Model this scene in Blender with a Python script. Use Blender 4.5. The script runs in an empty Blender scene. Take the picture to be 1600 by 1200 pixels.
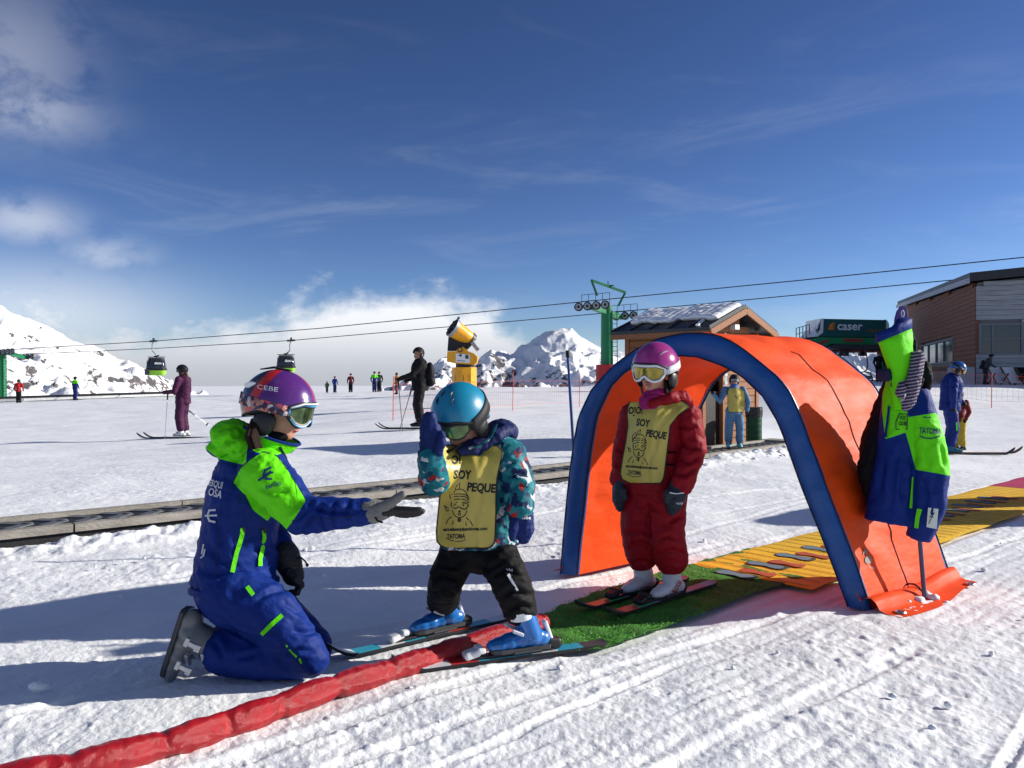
import bpy, bmesh, math, random
import numpy as np
from mathutils import Vector, Matrix
from mathutils.bvhtree import BVHTree

random.seed(7)
sc = bpy.context.scene
COL = sc.collection

# ---------------------------------------------------------------- camera, sky, sun, exposure
CAM_H, FPX, HORIZON = 1.15, 1256.0, 590.0      # eye height (m), focal length and horizon row of the 1600 px photograph
cam_d = bpy.data.cameras.new('camera'); cam = bpy.data.objects.new('camera', cam_d); COL.objects.link(cam)
cam.location = (0, 0, CAM_H); cam.rotation_euler = (math.radians(90), 0, 0)
cam_d.sensor_width = 36.0; cam_d.lens = 36.0 * FPX / 1600.0
cam_d.shift_y = -(600.0 - HORIZON) / 1600.0
cam_d.clip_start = 0.05; cam_d.clip_end = 9000.0
sc.camera = cam

SUN_EL, SUN_AZ = math.radians(21.5), math.radians(81.0)      # azimuth from +Y towards +X
sun_dir = Vector((math.sin(SUN_AZ) * math.cos(SUN_EL), math.cos(SUN_AZ) * math.cos(SUN_EL), math.sin(SUN_EL)))
sl = bpy.data.lights.new('sun', 'SUN'); sl.energy = 4.9; sl.angle = math.radians(0.55); sl.color = (1.0, 0.95, 0.86)
so = bpy.data.objects.new('sun', sl); COL.objects.link(so)
so.rotation_euler = sun_dir.to_track_quat('Z', 'Y').to_euler(); so.location = (20, 5, 12)

sc.view_settings.view_transform = 'Standard'; sc.view_settings.look = 'None'
sc.view_settings.exposure = 0.48; sc.view_settings.gamma = 1.0; sc.view_settings.use_curve_mapping = False

def build_world():
    w = bpy.data.worlds.new('World'); sc.world = w; w.use_nodes = True
    nt = w.node_tree; N = nt.nodes; L = nt.links; N.clear()
    def nd(t, **k):
        n = N.new(t)
        for a, b in k.items(): setattr(n, a, b)
        return n
    def math_(op, a, b=None, c=None, clamp=False):
        n = nd('ShaderNodeMath', operation=op, use_clamp=clamp)
        for i, q in enumerate((a, b, c)):
            if q is None: continue
            if isinstance(q, (int, float)): n.inputs[i].default_value = q
            else: L.new(q, n.inputs[i])
        return n.outputs[0]
    out = nd('ShaderNodeOutputWorld'); bg = nd('ShaderNodeBackground'); bg.inputs[1].default_value = 0.088
    sky = nd('ShaderNodeTexSky', sky_type='NISHITA', sun_disc=False)
    sky.sun_elevation = SUN_EL; sky.sun_rotation = SUN_AZ; sky.altitude = 2200; sky.air_density = 1.0; sky.dust_density = 0.05; sky.ozone_density = 4.0
    gm = nd('ShaderNodeGamma'); gm.inputs['Gamma'].default_value = 1.38
    hsv = nd('ShaderNodeMix', data_type='RGBA', blend_type='MULTIPLY'); hsv.inputs[0].default_value = 1.0; hsv.inputs[7].default_value = (0.50, 0.485, 0.50, 1)
    tint = nd('ShaderNodeMix', data_type='RGBA', blend_type='MULTIPLY'); tint.inputs[0].default_value = 1.0; tint.inputs[7].default_value = (1.03, 0.935, 0.93, 1)
    L.new(sky.outputs[0], tint.inputs[6]); L.new(tint.outputs[2], gm.inputs[0]); L.new(gm.outputs[0], hsv.inputs[6])
    tc = nd('ShaderNodeTexCoord'); sep = nd('ShaderNodeSeparateXYZ'); L.new(tc.outputs['Generated'], sep.inputs[0])
    az = math_('ARCTAN2', sep.outputs[0], sep.outputs[1])
    el = math_('ARCSINE', sep.outputs[2])
    def noise3(sa, se, scale, detail, rough, off=0.0, dist=0.0):
        cb = nd('ShaderNodeCombineXYZ')
        L.new(math_('MULTIPLY', az, sa), cb.inputs[0]); L.new(math_('MULTIPLY', el, se), cb.inputs[1]); cb.inputs[2].default_value = off
        n = nd('ShaderNodeTexNoise'); n.inputs['Scale'].default_value = scale; n.inputs['Detail'].default_value = detail
        n.inputs['Roughness'].default_value = rough; n.inputs['Distortion'].default_value = dist
        L.new(cb.outputs[0], n.inputs['Vector']); return n.outputs['Fac']
    n_big = noise3(1.0, 1.6, 5.0, 6, 0.6, 3.1, 0.25)
    n_fine = noise3(1.0, 1.4, 16.0, 6, 0.62, 1.7, 0.3)
    n_wisp = noise3(0.55, 2.6, 6.5, 7, 0.62, 8.4, 0.9)
    def smooth(x, a, b):
        m = nd('ShaderNodeMapRange', interpolation_type='SMOOTHSTEP'); m.inputs[1].default_value = a; m.inputs[2].default_value = b
        L.new(x, m.inputs[0]); return m.outputs[0]
    def blob(px, py, sx, sy):
        a0 = math.atan((px - 800) / FPX); e0 = math.atan((HORIZON - py) / FPX * math.cos(a0))
        dx = math_('DIVIDE', math_('SUBTRACT', az, a0), sx / FPX); dy = math_('DIVIDE', math_('SUBTRACT', el, e0), sy / FPX)
        r2 = math_('ADD', math_('MULTIPLY', dx, dx), math_('MULTIPLY', dy, dy))
        return math_('POWER', 2.718, math_('MULTIPLY', r2, -1.0))
    # fog bank along the horizon: its top edge billows with azimuth
    top = math_('ADD', math_('MULTIPLY', math_('SUBTRACT', n_big, 0.5), 0.16), math_('MULTIPLY', math_('SUBTRACT', n_fine, 0.5), 0.06))
    bump = math_('MULTIPLY', blob(610, 590, 250, 4000), 0.088)
    bump2 = math_('MULTIPLY', blob(0, 590, 150, 4000), 0.05)
    bump3 = math_('MULTIPLY', blob(1300, 590, 330, 4000), -0.05)
    edge = math_('ADD', math_('ADD', math_('ADD', top, bump), math_('ADD', bump2, bump3)), 0.022)
    bank = smooth(math_('SUBTRACT', edge, el), -0.018, 0.028)
    def patch(px, py, sx, sy, k, lo=0.38, hi=0.72):
        b = blob(px, py, sx, sy)
        return math_('MULTIPLY', math_('MULTIPLY', b, smooth(math_('ADD', n_fine, math_('MULTIPLY', n_big, 0.25)), lo, hi)), k)
    parts = [patch(15, 100, 85, 90, 0.24), patch(35, 170, 85, 36, 0.34), patch(40, 345, 62, 28, 0.45), patch(165, 400, 60, 26, 0.35), patch(60, 500, 170, 70, 0.55, 0.2, 0.6)]
    cl = bank
    for p in parts: cl = math_('MAXIMUM', cl, p)
    wis = math_('MULTIPLY', smooth(n_wisp, 0.47, 0.80), math_('MULTIPLY', smooth(el, 0.62, 0.02), 0.11))
    cl = math_('MAXIMUM', cl, wis)
    # unseen broken cloud added round the sides and behind to lift the shadows
    n_fill = noise3(1.0, 1.8, 2.6, 6, 0.58, 21.0, 0.3)
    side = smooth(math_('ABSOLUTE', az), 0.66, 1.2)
    fill_cloud = math_('MULTIPLY', math_('MULTIPLY', smooth(n_fill, 0.42, 0.66), side), 0.26)
    cl = math_('MAXIMUM', cl, fill_cloud)
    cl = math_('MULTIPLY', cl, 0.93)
    # cloud body: brighter tops, greyer low down in the bank
    shade = smooth(el, -0.01, 0.085)
    mixc = nd('ShaderNodeMix', data_type='RGBA'); L.new(shade, mixc.inputs[0])
    mixc.inputs[6].default_value = (4.1, 4.35, 4.9, 1); mixc.inputs[7].default_value = (8.2, 8.3, 8.5, 1)
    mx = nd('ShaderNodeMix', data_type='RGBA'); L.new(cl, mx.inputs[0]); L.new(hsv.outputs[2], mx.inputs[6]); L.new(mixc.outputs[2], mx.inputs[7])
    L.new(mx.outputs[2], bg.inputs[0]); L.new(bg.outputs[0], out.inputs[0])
build_world()

# ---------------------------------------------------------------- helpers
TMP = bpy.data.scenes.new('workbench')          # modifiers and text are evaluated here, away from the growing scene
def evaluate(o):
    TMP.collection.objects.link(o); vl = TMP.view_layers[0]; vl.update(); me = bpy.data.meshes.new_from_object(o.evaluated_get(vl.depsgraph)); bpy.data.objects.remove(o); return me
def P(px, py, d):
    return Vector(((px - 800) / FPX * d, d, CAM_H + (HORIZON - py) / FPX * d))
def G(px, py, z=0.0):                       # the point of height z seen at a pixel
    d = (CAM_H - z) * FPX / (py - HORIZON); return P(px, py, d)
def lerp(a, b, t): return a + (b - a) * t
def sstep(a, b, x):
    t = np.clip((np.asarray(x, float) - a) / (b - a), 0, 1); return t * t * (3 - 2 * t)

_rs = np.random.RandomState(11)
_perm = _rs.permutation(256); _perm = np.concatenate([_perm, _perm, _perm])
_grad = _rs.normal(size=(256, 3)); _grad /= np.linalg.norm(_grad, axis=1)[:, None]
def pnoise(p):
    p = np.asarray(p, float); i = np.floor(p).astype(int); f = p - i; i &= 255
    u = f * f * f * (f * (f * 6 - 15) + 10); res = 0
    for dx in (0, 1):
        wx = u[:, 0] if dx else 1 - u[:, 0]
        for dy in (0, 1):
            wy = u[:, 1] if dy else 1 - u[:, 1]
            for dz in (0, 1):
                wz = u[:, 2] if dz else 1 - u[:, 2]
                h = _perm[_perm[_perm[i[:, 0] + dx] + i[:, 1] + dy] + i[:, 2] + dz]
                g = _grad[h]
                res = res + wx * wy * wz * (g[:, 0] * (f[:, 0] - dx) + g[:, 1] * (f[:, 1] - dy) + g[:, 2] * (f[:, 2] - dz))
    return res * 1.6
def fbm(p, oct=4, gain=0.5, lac=2.03, ridged=False):
    p = np.asarray(p, float); s = 0; a = 1.0; q = p.copy()
    for k in range(oct):
        n = pnoise(q)
        if ridged: n = 1 - 2 * np.abs(n)
        s = s + a * n; a *= gain; q = q * lac + 17.3
    return s
def xyz(x, y, z=0.0):
    x = np.asarray(x, float); return np.stack([x, np.asarray(y, float) + 0 * x, np.zeros_like(x) + z], 1)

class MB:
    def __init__(s): s.v = []; s.f = []; s.m = []
    def add(s, vs, fs, mi=0):
        o = len(s.v); s.v.extend([tuple(v) for v in vs]); s.f.extend([tuple(i + o for i in f) for f in fs]); s.m.extend([mi] * len(fs)); return s
    def hexa(s, p, mi=0):
        return s.add(p, [(0, 3, 2, 1), (4, 5, 6, 7), (0, 1, 5, 4), (1, 2, 6, 5), (2, 3, 7, 6), (3, 0, 4, 7)], mi)
    def box(s, c, size, rot=None, mi=0):
        c = Vector(c); hx, hy, hz = size[0] / 2, size[1] / 2, size[2] / 2
        pts = [Vector(q) for q in ((-hx, -hy, -hz), (hx, -hy, -hz), (hx, hy, -hz), (-hx, hy, -hz), (-hx, -hy, hz), (hx, -hy, hz), (hx, hy, hz), (-hx, hy, hz))]
        if rot is not None: pts = [rot @ q for q in pts]
        return s.hexa([c + q for q in pts], mi)
    def bar(s, a, b, w, h, up=(0, 0, 1), mi=0):           # a box from a to b
        a = Vector(a); b = Vector(b); t = (b - a).normalized(); u = Vector(up); sd = t.cross(u)
        if sd.length < 1e-4: sd = t.cross(Vector((1, 0, 0)))
        sd.normalize(); u = sd.cross(t); sd = sd * w / 2; u = u * h / 2
        return s.hexa([a - sd - u, a + sd - u, b + sd - u, b - sd - u, a - sd + u, a + sd + u, b + sd + u, b - sd + u], mi)
    def tube(s, pts, r, n=10, up=None, mi=0, rounded=True, closed=False):
        pts = [Vector(p) for p in pts]; k = len(pts)
        R = [(q if isinstance(q, (tuple, list)) else (q, q)) for q in (r if isinstance(r, (list, tuple)) and len(r) == k else [r] * k)]
        rings = []; prev = None
        for i in range(k):
            if closed: t = pts[(i + 1) % k] - pts[i - 1]
            else: t = pts[min(i + 1, k - 1)] - pts[max(i - 1, 0)]
            t.normalize()
            if up is not None: sd = t.cross(Vector(up))
            elif prev is not None: sd = prev - t * prev.dot(t)
            else: sd = t.cross(Vector((0, 0, 1)))
            if sd.length < 1e-3: sd = t.cross(Vector((0, 1, 0.01)))
            sd.normalize(); prev = sd; u = sd.cross(t); rings.append((pts[i], sd, u, t, R[i]))
        if rounded and not closed:
            def capr(e, sgn):
                p, sd, u, t, rr = e; m = min(rr); o = []
                for a in (30, 60, 82):
                    c, s_ = math.cos(math.radians(a)), math.sin(math.radians(a))
                    o.append((p + t * sgn * m * s_, sd, u, t, (rr[0] * c, rr[1] * c)))
                return o
            rings = capr(rings[0], -1)[::-1] + rings + capr(rings[-1], 1)
        vs = []
        for p, sd, u, t, rr in rings:
            for j in range(n):
                a = 2 * math.pi * j / n; vs.append(p + sd * rr[0] * math.cos(a) + u * rr[1] * math.sin(a))
        fs = []; K = len(rings)
        for i in range(K if closed else K - 1):
            for j in range(n):
                a = i * n + j; b = i * n + (j + 1) % n; a2 = ((i + 1) % K) * n + j; b2 = ((i + 1) % K) * n + (j + 1) % n
                fs.append((a, a2, b2, b))
        if not closed: fs += [tuple(range(n)), tuple(range((K - 1) * n + n - 1, (K - 1) * n - 1, -1))]
        return s.add(vs, fs, mi)
    def ell(s, c, r, rot=None, nu=20, nv=12, mi=0):
        c = Vector(c); r = (r, r, r) if isinstance(r, (int, float)) else r; vs = []; fs = []
        for i in range(nv + 1):
            th = math.pi * i / nv
            for j in range(nu):
                ph = 2 * math.pi * j / nu; q = Vector((r[0] * math.sin(th) * math.cos(ph), r[1] * math.sin(th) * math.sin(ph), r[2] * math.cos(th)))
                vs.append(c + (rot @ q if rot is not None else q))
        for i in range(nv):
            for j in range(nu):
                fs.append((i * nu + j, (i + 1) * nu + j, (i + 1) * nu + (j + 1) % nu, i * nu + (j + 1) % nu))
        return s.add(vs, fs, mi)
    def loft(s, rings, caps=True, closed=True, mi=0):
        n = len(rings[0]); vs = [p for r in rings for p in r]; fs = []
        for i in range(len(rings) - 1):
            for j in range(n if closed else n - 1):
                fs.append((i * n + j, i * n + (j + 1) % n, (i + 1) * n + (j + 1) % n, (i + 1) * n + j))
        if caps and closed: fs += [tuple(range(n - 1, -1, -1)), tuple(range((len(rings) - 1) * n, len(rings) * n))]
        return s.add(vs, fs, mi)
    def prism(s, poly, o, ux, uy, uz, mi=0):              # polygon in (ux, uy), extruded along uz
        o = Vector(o); ux = Vector(ux); uy = Vector(uy); uz = Vector(uz); n = len(poly)
        vs = [o + ux * a + uy * b for a, b in poly] + [o + ux * a + uy * b + uz for a, b in poly]
        return s.add(vs, [tuple(range(n - 1, -1, -1)), tuple(range(n, 2 * n))] + [(i, (i + 1) % n, n + (i + 1) % n, n + i) for i in range(n)], mi)
    def cyl(s, a, b, r, n=16, r2=None, mi=0): return s.tube([a, b], [r, r if r2 is None else r2], n, mi=mi, rounded=False)
    def build(s, name, mats, parent=None, smooth=True, angle=40):
        me = bpy.data.meshes.new(name); off = wloc(parent)
        me.from_pydata([(v[0] - off[0], v[1] - off[1], v[2] - off[2]) for v in s.v], [], s.f)
        return finish(name, me, mats, parent, s.m, smooth, angle)

def wloc(o):
    v = Vector((0, 0, 0))
    while o is not None: v = v + o.location; o = o.parent
    return v
def finish(name, me, mats, parent=None, mi=None, smooth=True, angle=40):
    mats = mats if isinstance(mats, (list, tuple)) else [mats]
    for m in mats: me.materials.append(m)
    if mi is not None and len(mats) > 1: me.polygons.foreach_set('material_index', mi)
    bm = bmesh.new(); bm.from_mesh(me); bmesh.ops.recalc_face_normals(bm, faces=bm.faces[:]); bm.to_mesh(me); bm.free()
    me.polygons.foreach_set('use_smooth', [bool(smooth)] * len(me.polygons))
    if smooth and angle: me.set_sharp_from_angle(angle=math.radians(angle))
    o = bpy.data.objects.new(name, me); COL.objects.link(o)
    if parent is not None: o.parent = parent
    return o
def tag(o, label=None, cat=None, group=None, kind=None):
    if label: o['label'] = label
    if cat: o['category'] = cat
    if group: o['group'] = group
    if kind: o['kind'] = kind
    return o
def thing(name, loc, label, cat, group=None):
    o = bpy.data.objects.new(name, None); COL.objects.link(o); o.location = loc; o.empty_display_size = 0.1
    return tag(o, label, cat, group)
def origin_to(o, p):                         # move a top-level mesh's origin to its base point
    p = Vector(p); d = p - o.location; o.data.transform(Matrix.Translation(-d)); o.location = p; return o
def verts_np(me):
    a = np.empty(len(me.vertices) * 3); me.vertices.foreach_get('co', a); return a.reshape(-1, 3)
def norms_np(me):
    a = np.empty(len(me.vertices) * 3); me.vertices.foreach_get('normal', a); return a.reshape(-1, 3)
def fuse(name, mb, mat, parent=None, voxel=0.008, smooth=5, wr=None, base=None):
    """overlapping closed shapes -> one continuous skin (voxel remesh + smoothing), then cloth folds"""
    me = bpy.data.meshes.new('tmp'); me.from_pydata(mb.v, [], mb.f)
    bm = bmesh.new(); bm.from_mesh(me); bmesh.ops.recalc_face_normals(bm, faces=bm.faces[:]); bm.to_mesh(me); bm.free()
    t = bpy.data.objects.new('tmp', me)
    m = t.modifiers.new('r', 'REMESH'); m.mode = 'VOXEL'; m.voxel_size = voxel
    m = t.modifiers.new('s', 'SMOOTH'); m.factor = 0.5; m.iterations = smooth
    out = evaluate(t); out.name = name
    co = verts_np(out)
    if wr is not None:
        co = co + norms_np(out) * wr(co)[:, None]
    co -= np.array(wloc(parent)) if parent is not None else 0
    out.vertices.foreach_set('co', co.ravel()); out.update()
    out.materials.clear()
    o = finish(name, out, mat, parent, smooth=True, angle=0)
    return o
def folds(amp=0.006, sc=(9, 9, 16), seed=0.0, fine=0.35):
    def f(co):
        q = co * np.array(sc) + seed; w = np.stack([pnoise(q * 0.6 + 5), pnoise(q * 0.6 + 9), pnoise(q * 0.6 + 13)], 1) * 0.8
        r = fbm(q + w, 2, 0.5, 2.1, ridged=True)
        return amp * (r - 0.5) + amp * fine * pnoise(q * 3.1)
    return f
def creases(lines, dep=0.008, w=3.0):        # long directional folds, given as lines on the picture
    def f(co):
        px = to_px(co); tot = np.zeros(len(co))
        for pl in lines:
            d = np.full(len(co), 1e9); tt = np.zeros(len(co)); n = len(pl) - 1
            for i in range(n):
                a_, b_ = np.array(pl[i], float), np.array(pl[i + 1], float); e = b_ - a_; t = np.clip(((px - a_) @ e) / (e @ e), 0, 1); q = np.linalg.norm(px - a_ - t[:, None] * e, axis=1); m = q < d; d = np.where(m, q, d); tt = np.where(m, (i + t) / n, tt)
            k = np.clip(np.sin(np.clip(tt, 0.02, 0.98) * math.pi) * 1.6, 0, 1); tot += dep * k * (-np.exp(-(d / w) ** 2) + 0.55 * np.exp(-((d - 2.1 * w) / (1.3 * w)) ** 2))
        return tot
    return f
def attr(o, name, vals):
    a = o.data.attributes.new(name, 'FLOAT', 'POINT'); a.data.foreach_set('value', np.asarray(vals, np.float32))
def poly_sdf(pts, poly):                     # >0 inside, metres
    pts = np.asarray(pts); poly = np.asarray(poly, float); d = np.full(len(pts), 1e9); ins = np.zeros(len(pts), bool)
    for i in range(len(poly)):
        a, b = poly[i], poly[(i + 1) % len(poly)]; e = b - a; w = pts - a
        t = np.clip((w @ e) / max(e @ e, 1e-12), 0, 1); d = np.minimum(d, np.linalg.norm(w - t[:, None] * e, axis=1))
        c = ((a[1] <= pts[:, 1]) & (pts[:, 1] < b[1])) | ((b[1] <= pts[:, 1]) & (pts[:, 1] < a[1]))
        xs = a[0] + (pts[:, 1] - a[1]) / (e[1] if abs(e[1]) > 1e-12 else 1e-12) * e[0]
        ins ^= c & (pts[:, 0] < xs)
    return np.where(ins, d, -d)
def to_px(co):                               # photograph row/column of world points (for laying print on cloth)
    return np.stack([800 + FPX * co[:, 0] / co[:, 1], HORIZON - FPX * (co[:, 2] - CAM_H) / co[:, 1]], 1)

# ---- print and trim laid on a surface
def bvh_of(objs):
    vs = []; fs = []
    for o in objs:
        off = wloc(o); n = len(vs); vs += [v.co + off for v in o.data.vertices]; fs += [[i + n for i in p.vertices] for p in o.data.polygons]
    return BVHTree.FromPolygons(vs, fs)
CAMP = Vector((0, 0, CAM_H))
def cast(bvh, px, py, lift=0.003):
    d = (P(px, py, 1.0) - CAMP).normalized(); h = bvh.ray_cast(CAMP, d)
    if h[0] is None: return None
    n = h[1]
    if n.dot(d) > 0: n = -n
    return h[0] + n * lift - d * lift * 0.5
def text_2d(s, size=1.0, font_scale=(1, 1), shear=0.0, bold=0.0):
    c = bpy.data.curves.new('t', 'FONT'); c.body = s; c.size = size; c.align_x = 'CENTER'; c.align_y = 'CENTER'; c.resolution_u = 3; c.shear = shear; c.offset = bold
    me = evaluate(bpy.data.objects.new('t', c))
    bm = bmesh.new(); bm.from_mesh(me); bmesh.ops.triangulate(bm, faces=bm.faces[:])
    for k in range(2):
        lng = [e for e in bm.edges if e.calc_length() > size * 0.22]
        if lng: bmesh.ops.subdivide_edges(bm, edges=lng, cuts=1); bmesh.ops.triangulate(bm, faces=bm.faces[:])
    vs = [(v.co.x * font_scale[0], v.co.y * font_scale[1]) for v in bm.verts]; bm.verts.index_update(); fs = [tuple(v.index for v in f.verts) for f in bm.faces]; bm.free()
    return vs, fs
def stroke_2d(pl, w):
    vs = []; fs = []; pl = [Vector((a, b)) for a, b in pl]
    for i, p in enumerate(pl):
        t = (pl[min(i + 1, len(pl) - 1)] - pl[max(i - 1, 0)]); t.normalize(); n = Vector((-t.y, t.x)) * w / 2
        vs += [tuple(p + n), tuple(p - n)]
    for i in range(len(pl) - 1): fs.append((2 * i, 2 * i + 1, 2 * i + 3, 2 * i + 2))
    return vs, fs
def decal_px(name, bvh, shapes, mat, parent, lift=0.003):
    """shapes: list of (verts2d in photo pixels, faces); laid on the surface of bvh as thin print"""
    mb = MB()
    for vs, fs in shapes:
        w = [cast(bvh, x, y, lift) for x, y in vs]; ok = [f for f in fs if all(w[i] is not None for i in f)]
        if ok: mb.add([q if q is not None else Vector((0, 0, 0)) for q in w], ok)
    bm = None
    if not mb.f: return None
    used = sorted({i for f in mb.f for i in f}); mp = {a: b for b, a in enumerate(used)}
    mb.v = [mb.v[i] for i in used]; mb.f = [tuple(mp[i] for i in f) for f in mb.f]
    return mb.build(name, mat, parent, smooth=True, angle=0)
def place2d(vf, cx, cy, ang=0.0, sx=1.0, sy=1.0, skew=0.0):   # text units -> photo pixels (y down), ang in degrees, + turns clockwise on the picture
    a = math.radians(ang); c, s = math.cos(a), math.sin(a); o = []
    for x, y in vf[0]:
        x2 = x * sx + y * skew; y2 = -y * sy; o.append((cx + c * x2 - s * y2, cy + s * x2 + c * y2))
    return o, vf[1]

# ---------------------------------------------------------------- materials
def M(name, col, rough=0.6, metal=0.0, spec=0.4, var=0.0, vscale=8.0, bump=0.0, bscale=60.0, bdetail=4, sheen=0.0, coat=0.0, stretch=(1, 1, 1), trans=0.0, weave=0.0):
    m = bpy.data.materials.new(name); m.use_nodes = True; nt = m.node_tree; b = nt.nodes['Principled BSDF']
    b.inputs['Base Color'].default_value = (*col, 1); b.inputs['Roughness'].default_value = rough; b.inputs['Metallic'].default_value = metal
    b.inputs['Specular IOR Level'].default_value = spec; b.inputs['Sheen Weight'].default_value = sheen; b.inputs['Coat Weight'].default_value = coat
    b.inputs['Transmission Weight'].default_value = trans
    tc = nt.nodes.new('ShaderNodeTexCoord'); mp = nt.nodes.new('ShaderNodeMapping'); mp.inputs['Scale'].default_value = stretch
    nt.links.new(tc.outputs['Object'], mp.inputs[0])
    if var > 0:
        n = nt.nodes.new('ShaderNodeTexNoise'); n.inputs['Scale'].default_value = vscale; n.inputs['Detail'].default_value = 5; nt.links.new(mp.outputs[0], n.inputs['Vector'])
        r = nt.nodes.new('ShaderNodeMapRange'); r.inputs[1].default_value = 0.25; r.inputs[2].default_value = 0.75; r.inputs[3].default_value = 1 - var; r.inputs[4].default_value = 1 + var
        nt.links.new(n.outputs['Fac'], r.inputs[0])
        mx = nt.nodes.new('ShaderNodeMix'); mx.data_type = 'RGBA'; mx.blend_type = 'MULTIPLY'; mx.inputs[0].default_value = 1.0
        mx.inputs[6].default_value = (*col, 1); nt.links.new(r.outputs[0], mx.inputs[7]); nt.links.new(mx.outputs[2], b.inputs['Base Color'])
        rr = nt.nodes.new('ShaderNodeMapRange'); rr.inputs[3].default_value = max(rough - 0.12, 0.03); rr.inputs[4].default_value = min(rough + 0.12, 1)
        nt.links.new(n.outputs['Fac'], rr.inputs[0]); nt.links.new(rr.outputs[0], b.inputs['Roughness'])
    last = None
    if bump > 0:
        n2 = nt.nodes.new('ShaderNodeTexNoise'); n2.inputs['Scale'].default_value = bscale; n2.inputs['Detail'].default_value = bdetail; nt.links.new(mp.outputs[0], n2.inputs['Vector'])
        bp = nt.nodes.new('ShaderNodeBump'); bp.inputs['Strength'].default_value = bump; bp.inputs['Distance'].default_value = 0.02
        nt.links.new(n2.outputs['Fac'], bp.inputs['Height']); last = bp
    if weave > 0:
        v = nt.nodes.new('ShaderNodeTexVoronoi'); v.inputs['Scale'].default_value = 420; nt.links.new(tc.outputs['Object'], v.inputs['Vector'])
        bp = nt.nodes.new('ShaderNodeBump'); bp.inputs['Strength'].default_value = weave; bp.inputs['Distance'].default_value = 0.004
        nt.links.new(v.outputs['Distance'], bp.inputs['Height'])
        if last: nt.links.new(last.outputs[0], bp.inputs['Normal'])
        last = bp
    if last: nt.links.new(last.outputs[0], b.inputs['Normal'])
    return m
def add_mask(m, attrname, col, soft=0.0008, rough=None):
    """second colour of the cloth where the attribute (metres inside the panel) is positive"""
    nt = m.node_tree; b = nt.nodes['Principled BSDF']; a = nt.nodes.new('ShaderNodeAttribute'); a.attribute_name = attrname
    r = nt.nodes.new('ShaderNodeMapRange'); r.inputs[1].default_value = -soft; r.inputs[2].default_value = soft; nt.links.new(a.outputs['Fac'], r.inputs[0])
    mx = nt.nodes.new('ShaderNodeMix'); mx.data_type = 'RGBA'; nt.links.new(r.outputs[0], mx.inputs[0])
    s = b.inputs['Base Color']
    if s.is_linked: nt.links.new(s.links[0].from_socket, mx.inputs[6])
    else: mx.inputs[6].default_value = s.default_value
    mx.inputs[7].default_value = (*col, 1); nt.links.new(mx.outputs[2], s)
    return m
def fabric(name, col, bump=0.35, bscale=28, rough=0.62, var=0.10, **k): return M(name, col, rough=rough, spec=0.16, var=var, vscale=14, bump=bump, bscale=bscale, **k)

NAVY = (0.003, 0.021, 0.165); NEON = (0.13, 0.72, 0.006)
m_black = M('black_plastic', (0.012, 0.012, 0.014), 0.45, var=0.15)
m_dark = M('dark_grey_plastic', (0.05, 0.052, 0.056), 0.5, var=0.12)
m_white = M('white_plastic', (0.78, 0.79, 0.80), 0.38, var=0.05)
m_grey = M('grey_plastic', (0.30, 0.31, 0.33), 0.45, var=0.1)
m_metal = M('bare_metal', (0.55, 0.56, 0.58), 0.35, metal=0.9, var=0.1)
m_ink = M('black_print', (0.01, 0.01, 0.012), 0.6)
m_neon = fabric('neon_green_cloth', NEON, var=0.04)
m_navy = fabric('navy_cloth', NAVY)
m_blackcloth = fabric('black_cloth', (0.006, 0.006, 0.008), rough=0.8)
m_skin = M('skin', (0.55, 0.27, 0.18), 0.5, var=0.06, vscale=30, bump=0.05, bscale=150)
m_hair = M('brown_hair', (0.022, 0.009, 0.004), 0.6, spec=0.2, bump=0.6, bscale=90, stretch=(6, 6, 0.6))
# ---------------------------------------------------------------- the snow field
U = Vector((0.74, 0.67)).normalized()                # direction of the carpets and of the ski tracks
def along(x, y): return x * U.x + y * U.y
def across(x, y): return -x * U.y + y * U.x
CONV = [Vector((-7.2, 2.35)), Vector((-3.47, 5.45)), Vector((0.66, 8.9)), Vector((4.5, 12.9))]     # near edge of the conveyor on the snow
def base_z(x, y):
    x = np.asarray(x, float); y = np.asarray(y, float); r = np.hypot(x, y)
    z = (-0.05 * np.clip(-x - 2, 0, 6) - 0.02 * np.clip(-x - 8, 0, 60)) * sstep(6, 18, y)
    z = z + 0.22 * sstep(35, 72, y)
    z = z - 0.30 * sstep(4, 8, x) * sstep(8, 14, y) * (1 - sstep(16, 26, y))
    z = z + 0.78 * sstep(6, 13, x) * sstep(17, 36, y)
    z = z - 0.0016 * np.clip(y - 76, 0, 60) ** 2 * (1 - 0.9 * sstep(10, 22, x)) - 0.06 * np.clip(r - 136, 0, 700)
    z = z - 0.25 * sstep(4, 60, -y)
    return z
def zg(x, y): return float(base_z(np.array([x]), np.array([y]))[0])
def gpt(px, d, dz=0.0):
    x = (px - 800) / FPX * d; return Vector((x, d, zg(x, d) + dz))

MAT_G = [(862, 1022), (835, 972), (880, 948), (925, 930), (985, 911), (1075, 884), (1180, 856), (1260, 905), (1180, 927), (1100, 959), (1010, 993), (935, 1017)]
MATG_W = [G(a, b).xy for a, b in MAT_G]
YN, YF = 2.0, 2.80                                  # across-range of the yellow carpet (set below from the picture)
pn_, pf_ = G(1300, 912), G(1075, 885)
YN, YF = across(pn_.x, pn_.y), across(pf_.x, pf_.y); YS = along(pf_.x, pf_.y) + 0.02

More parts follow.
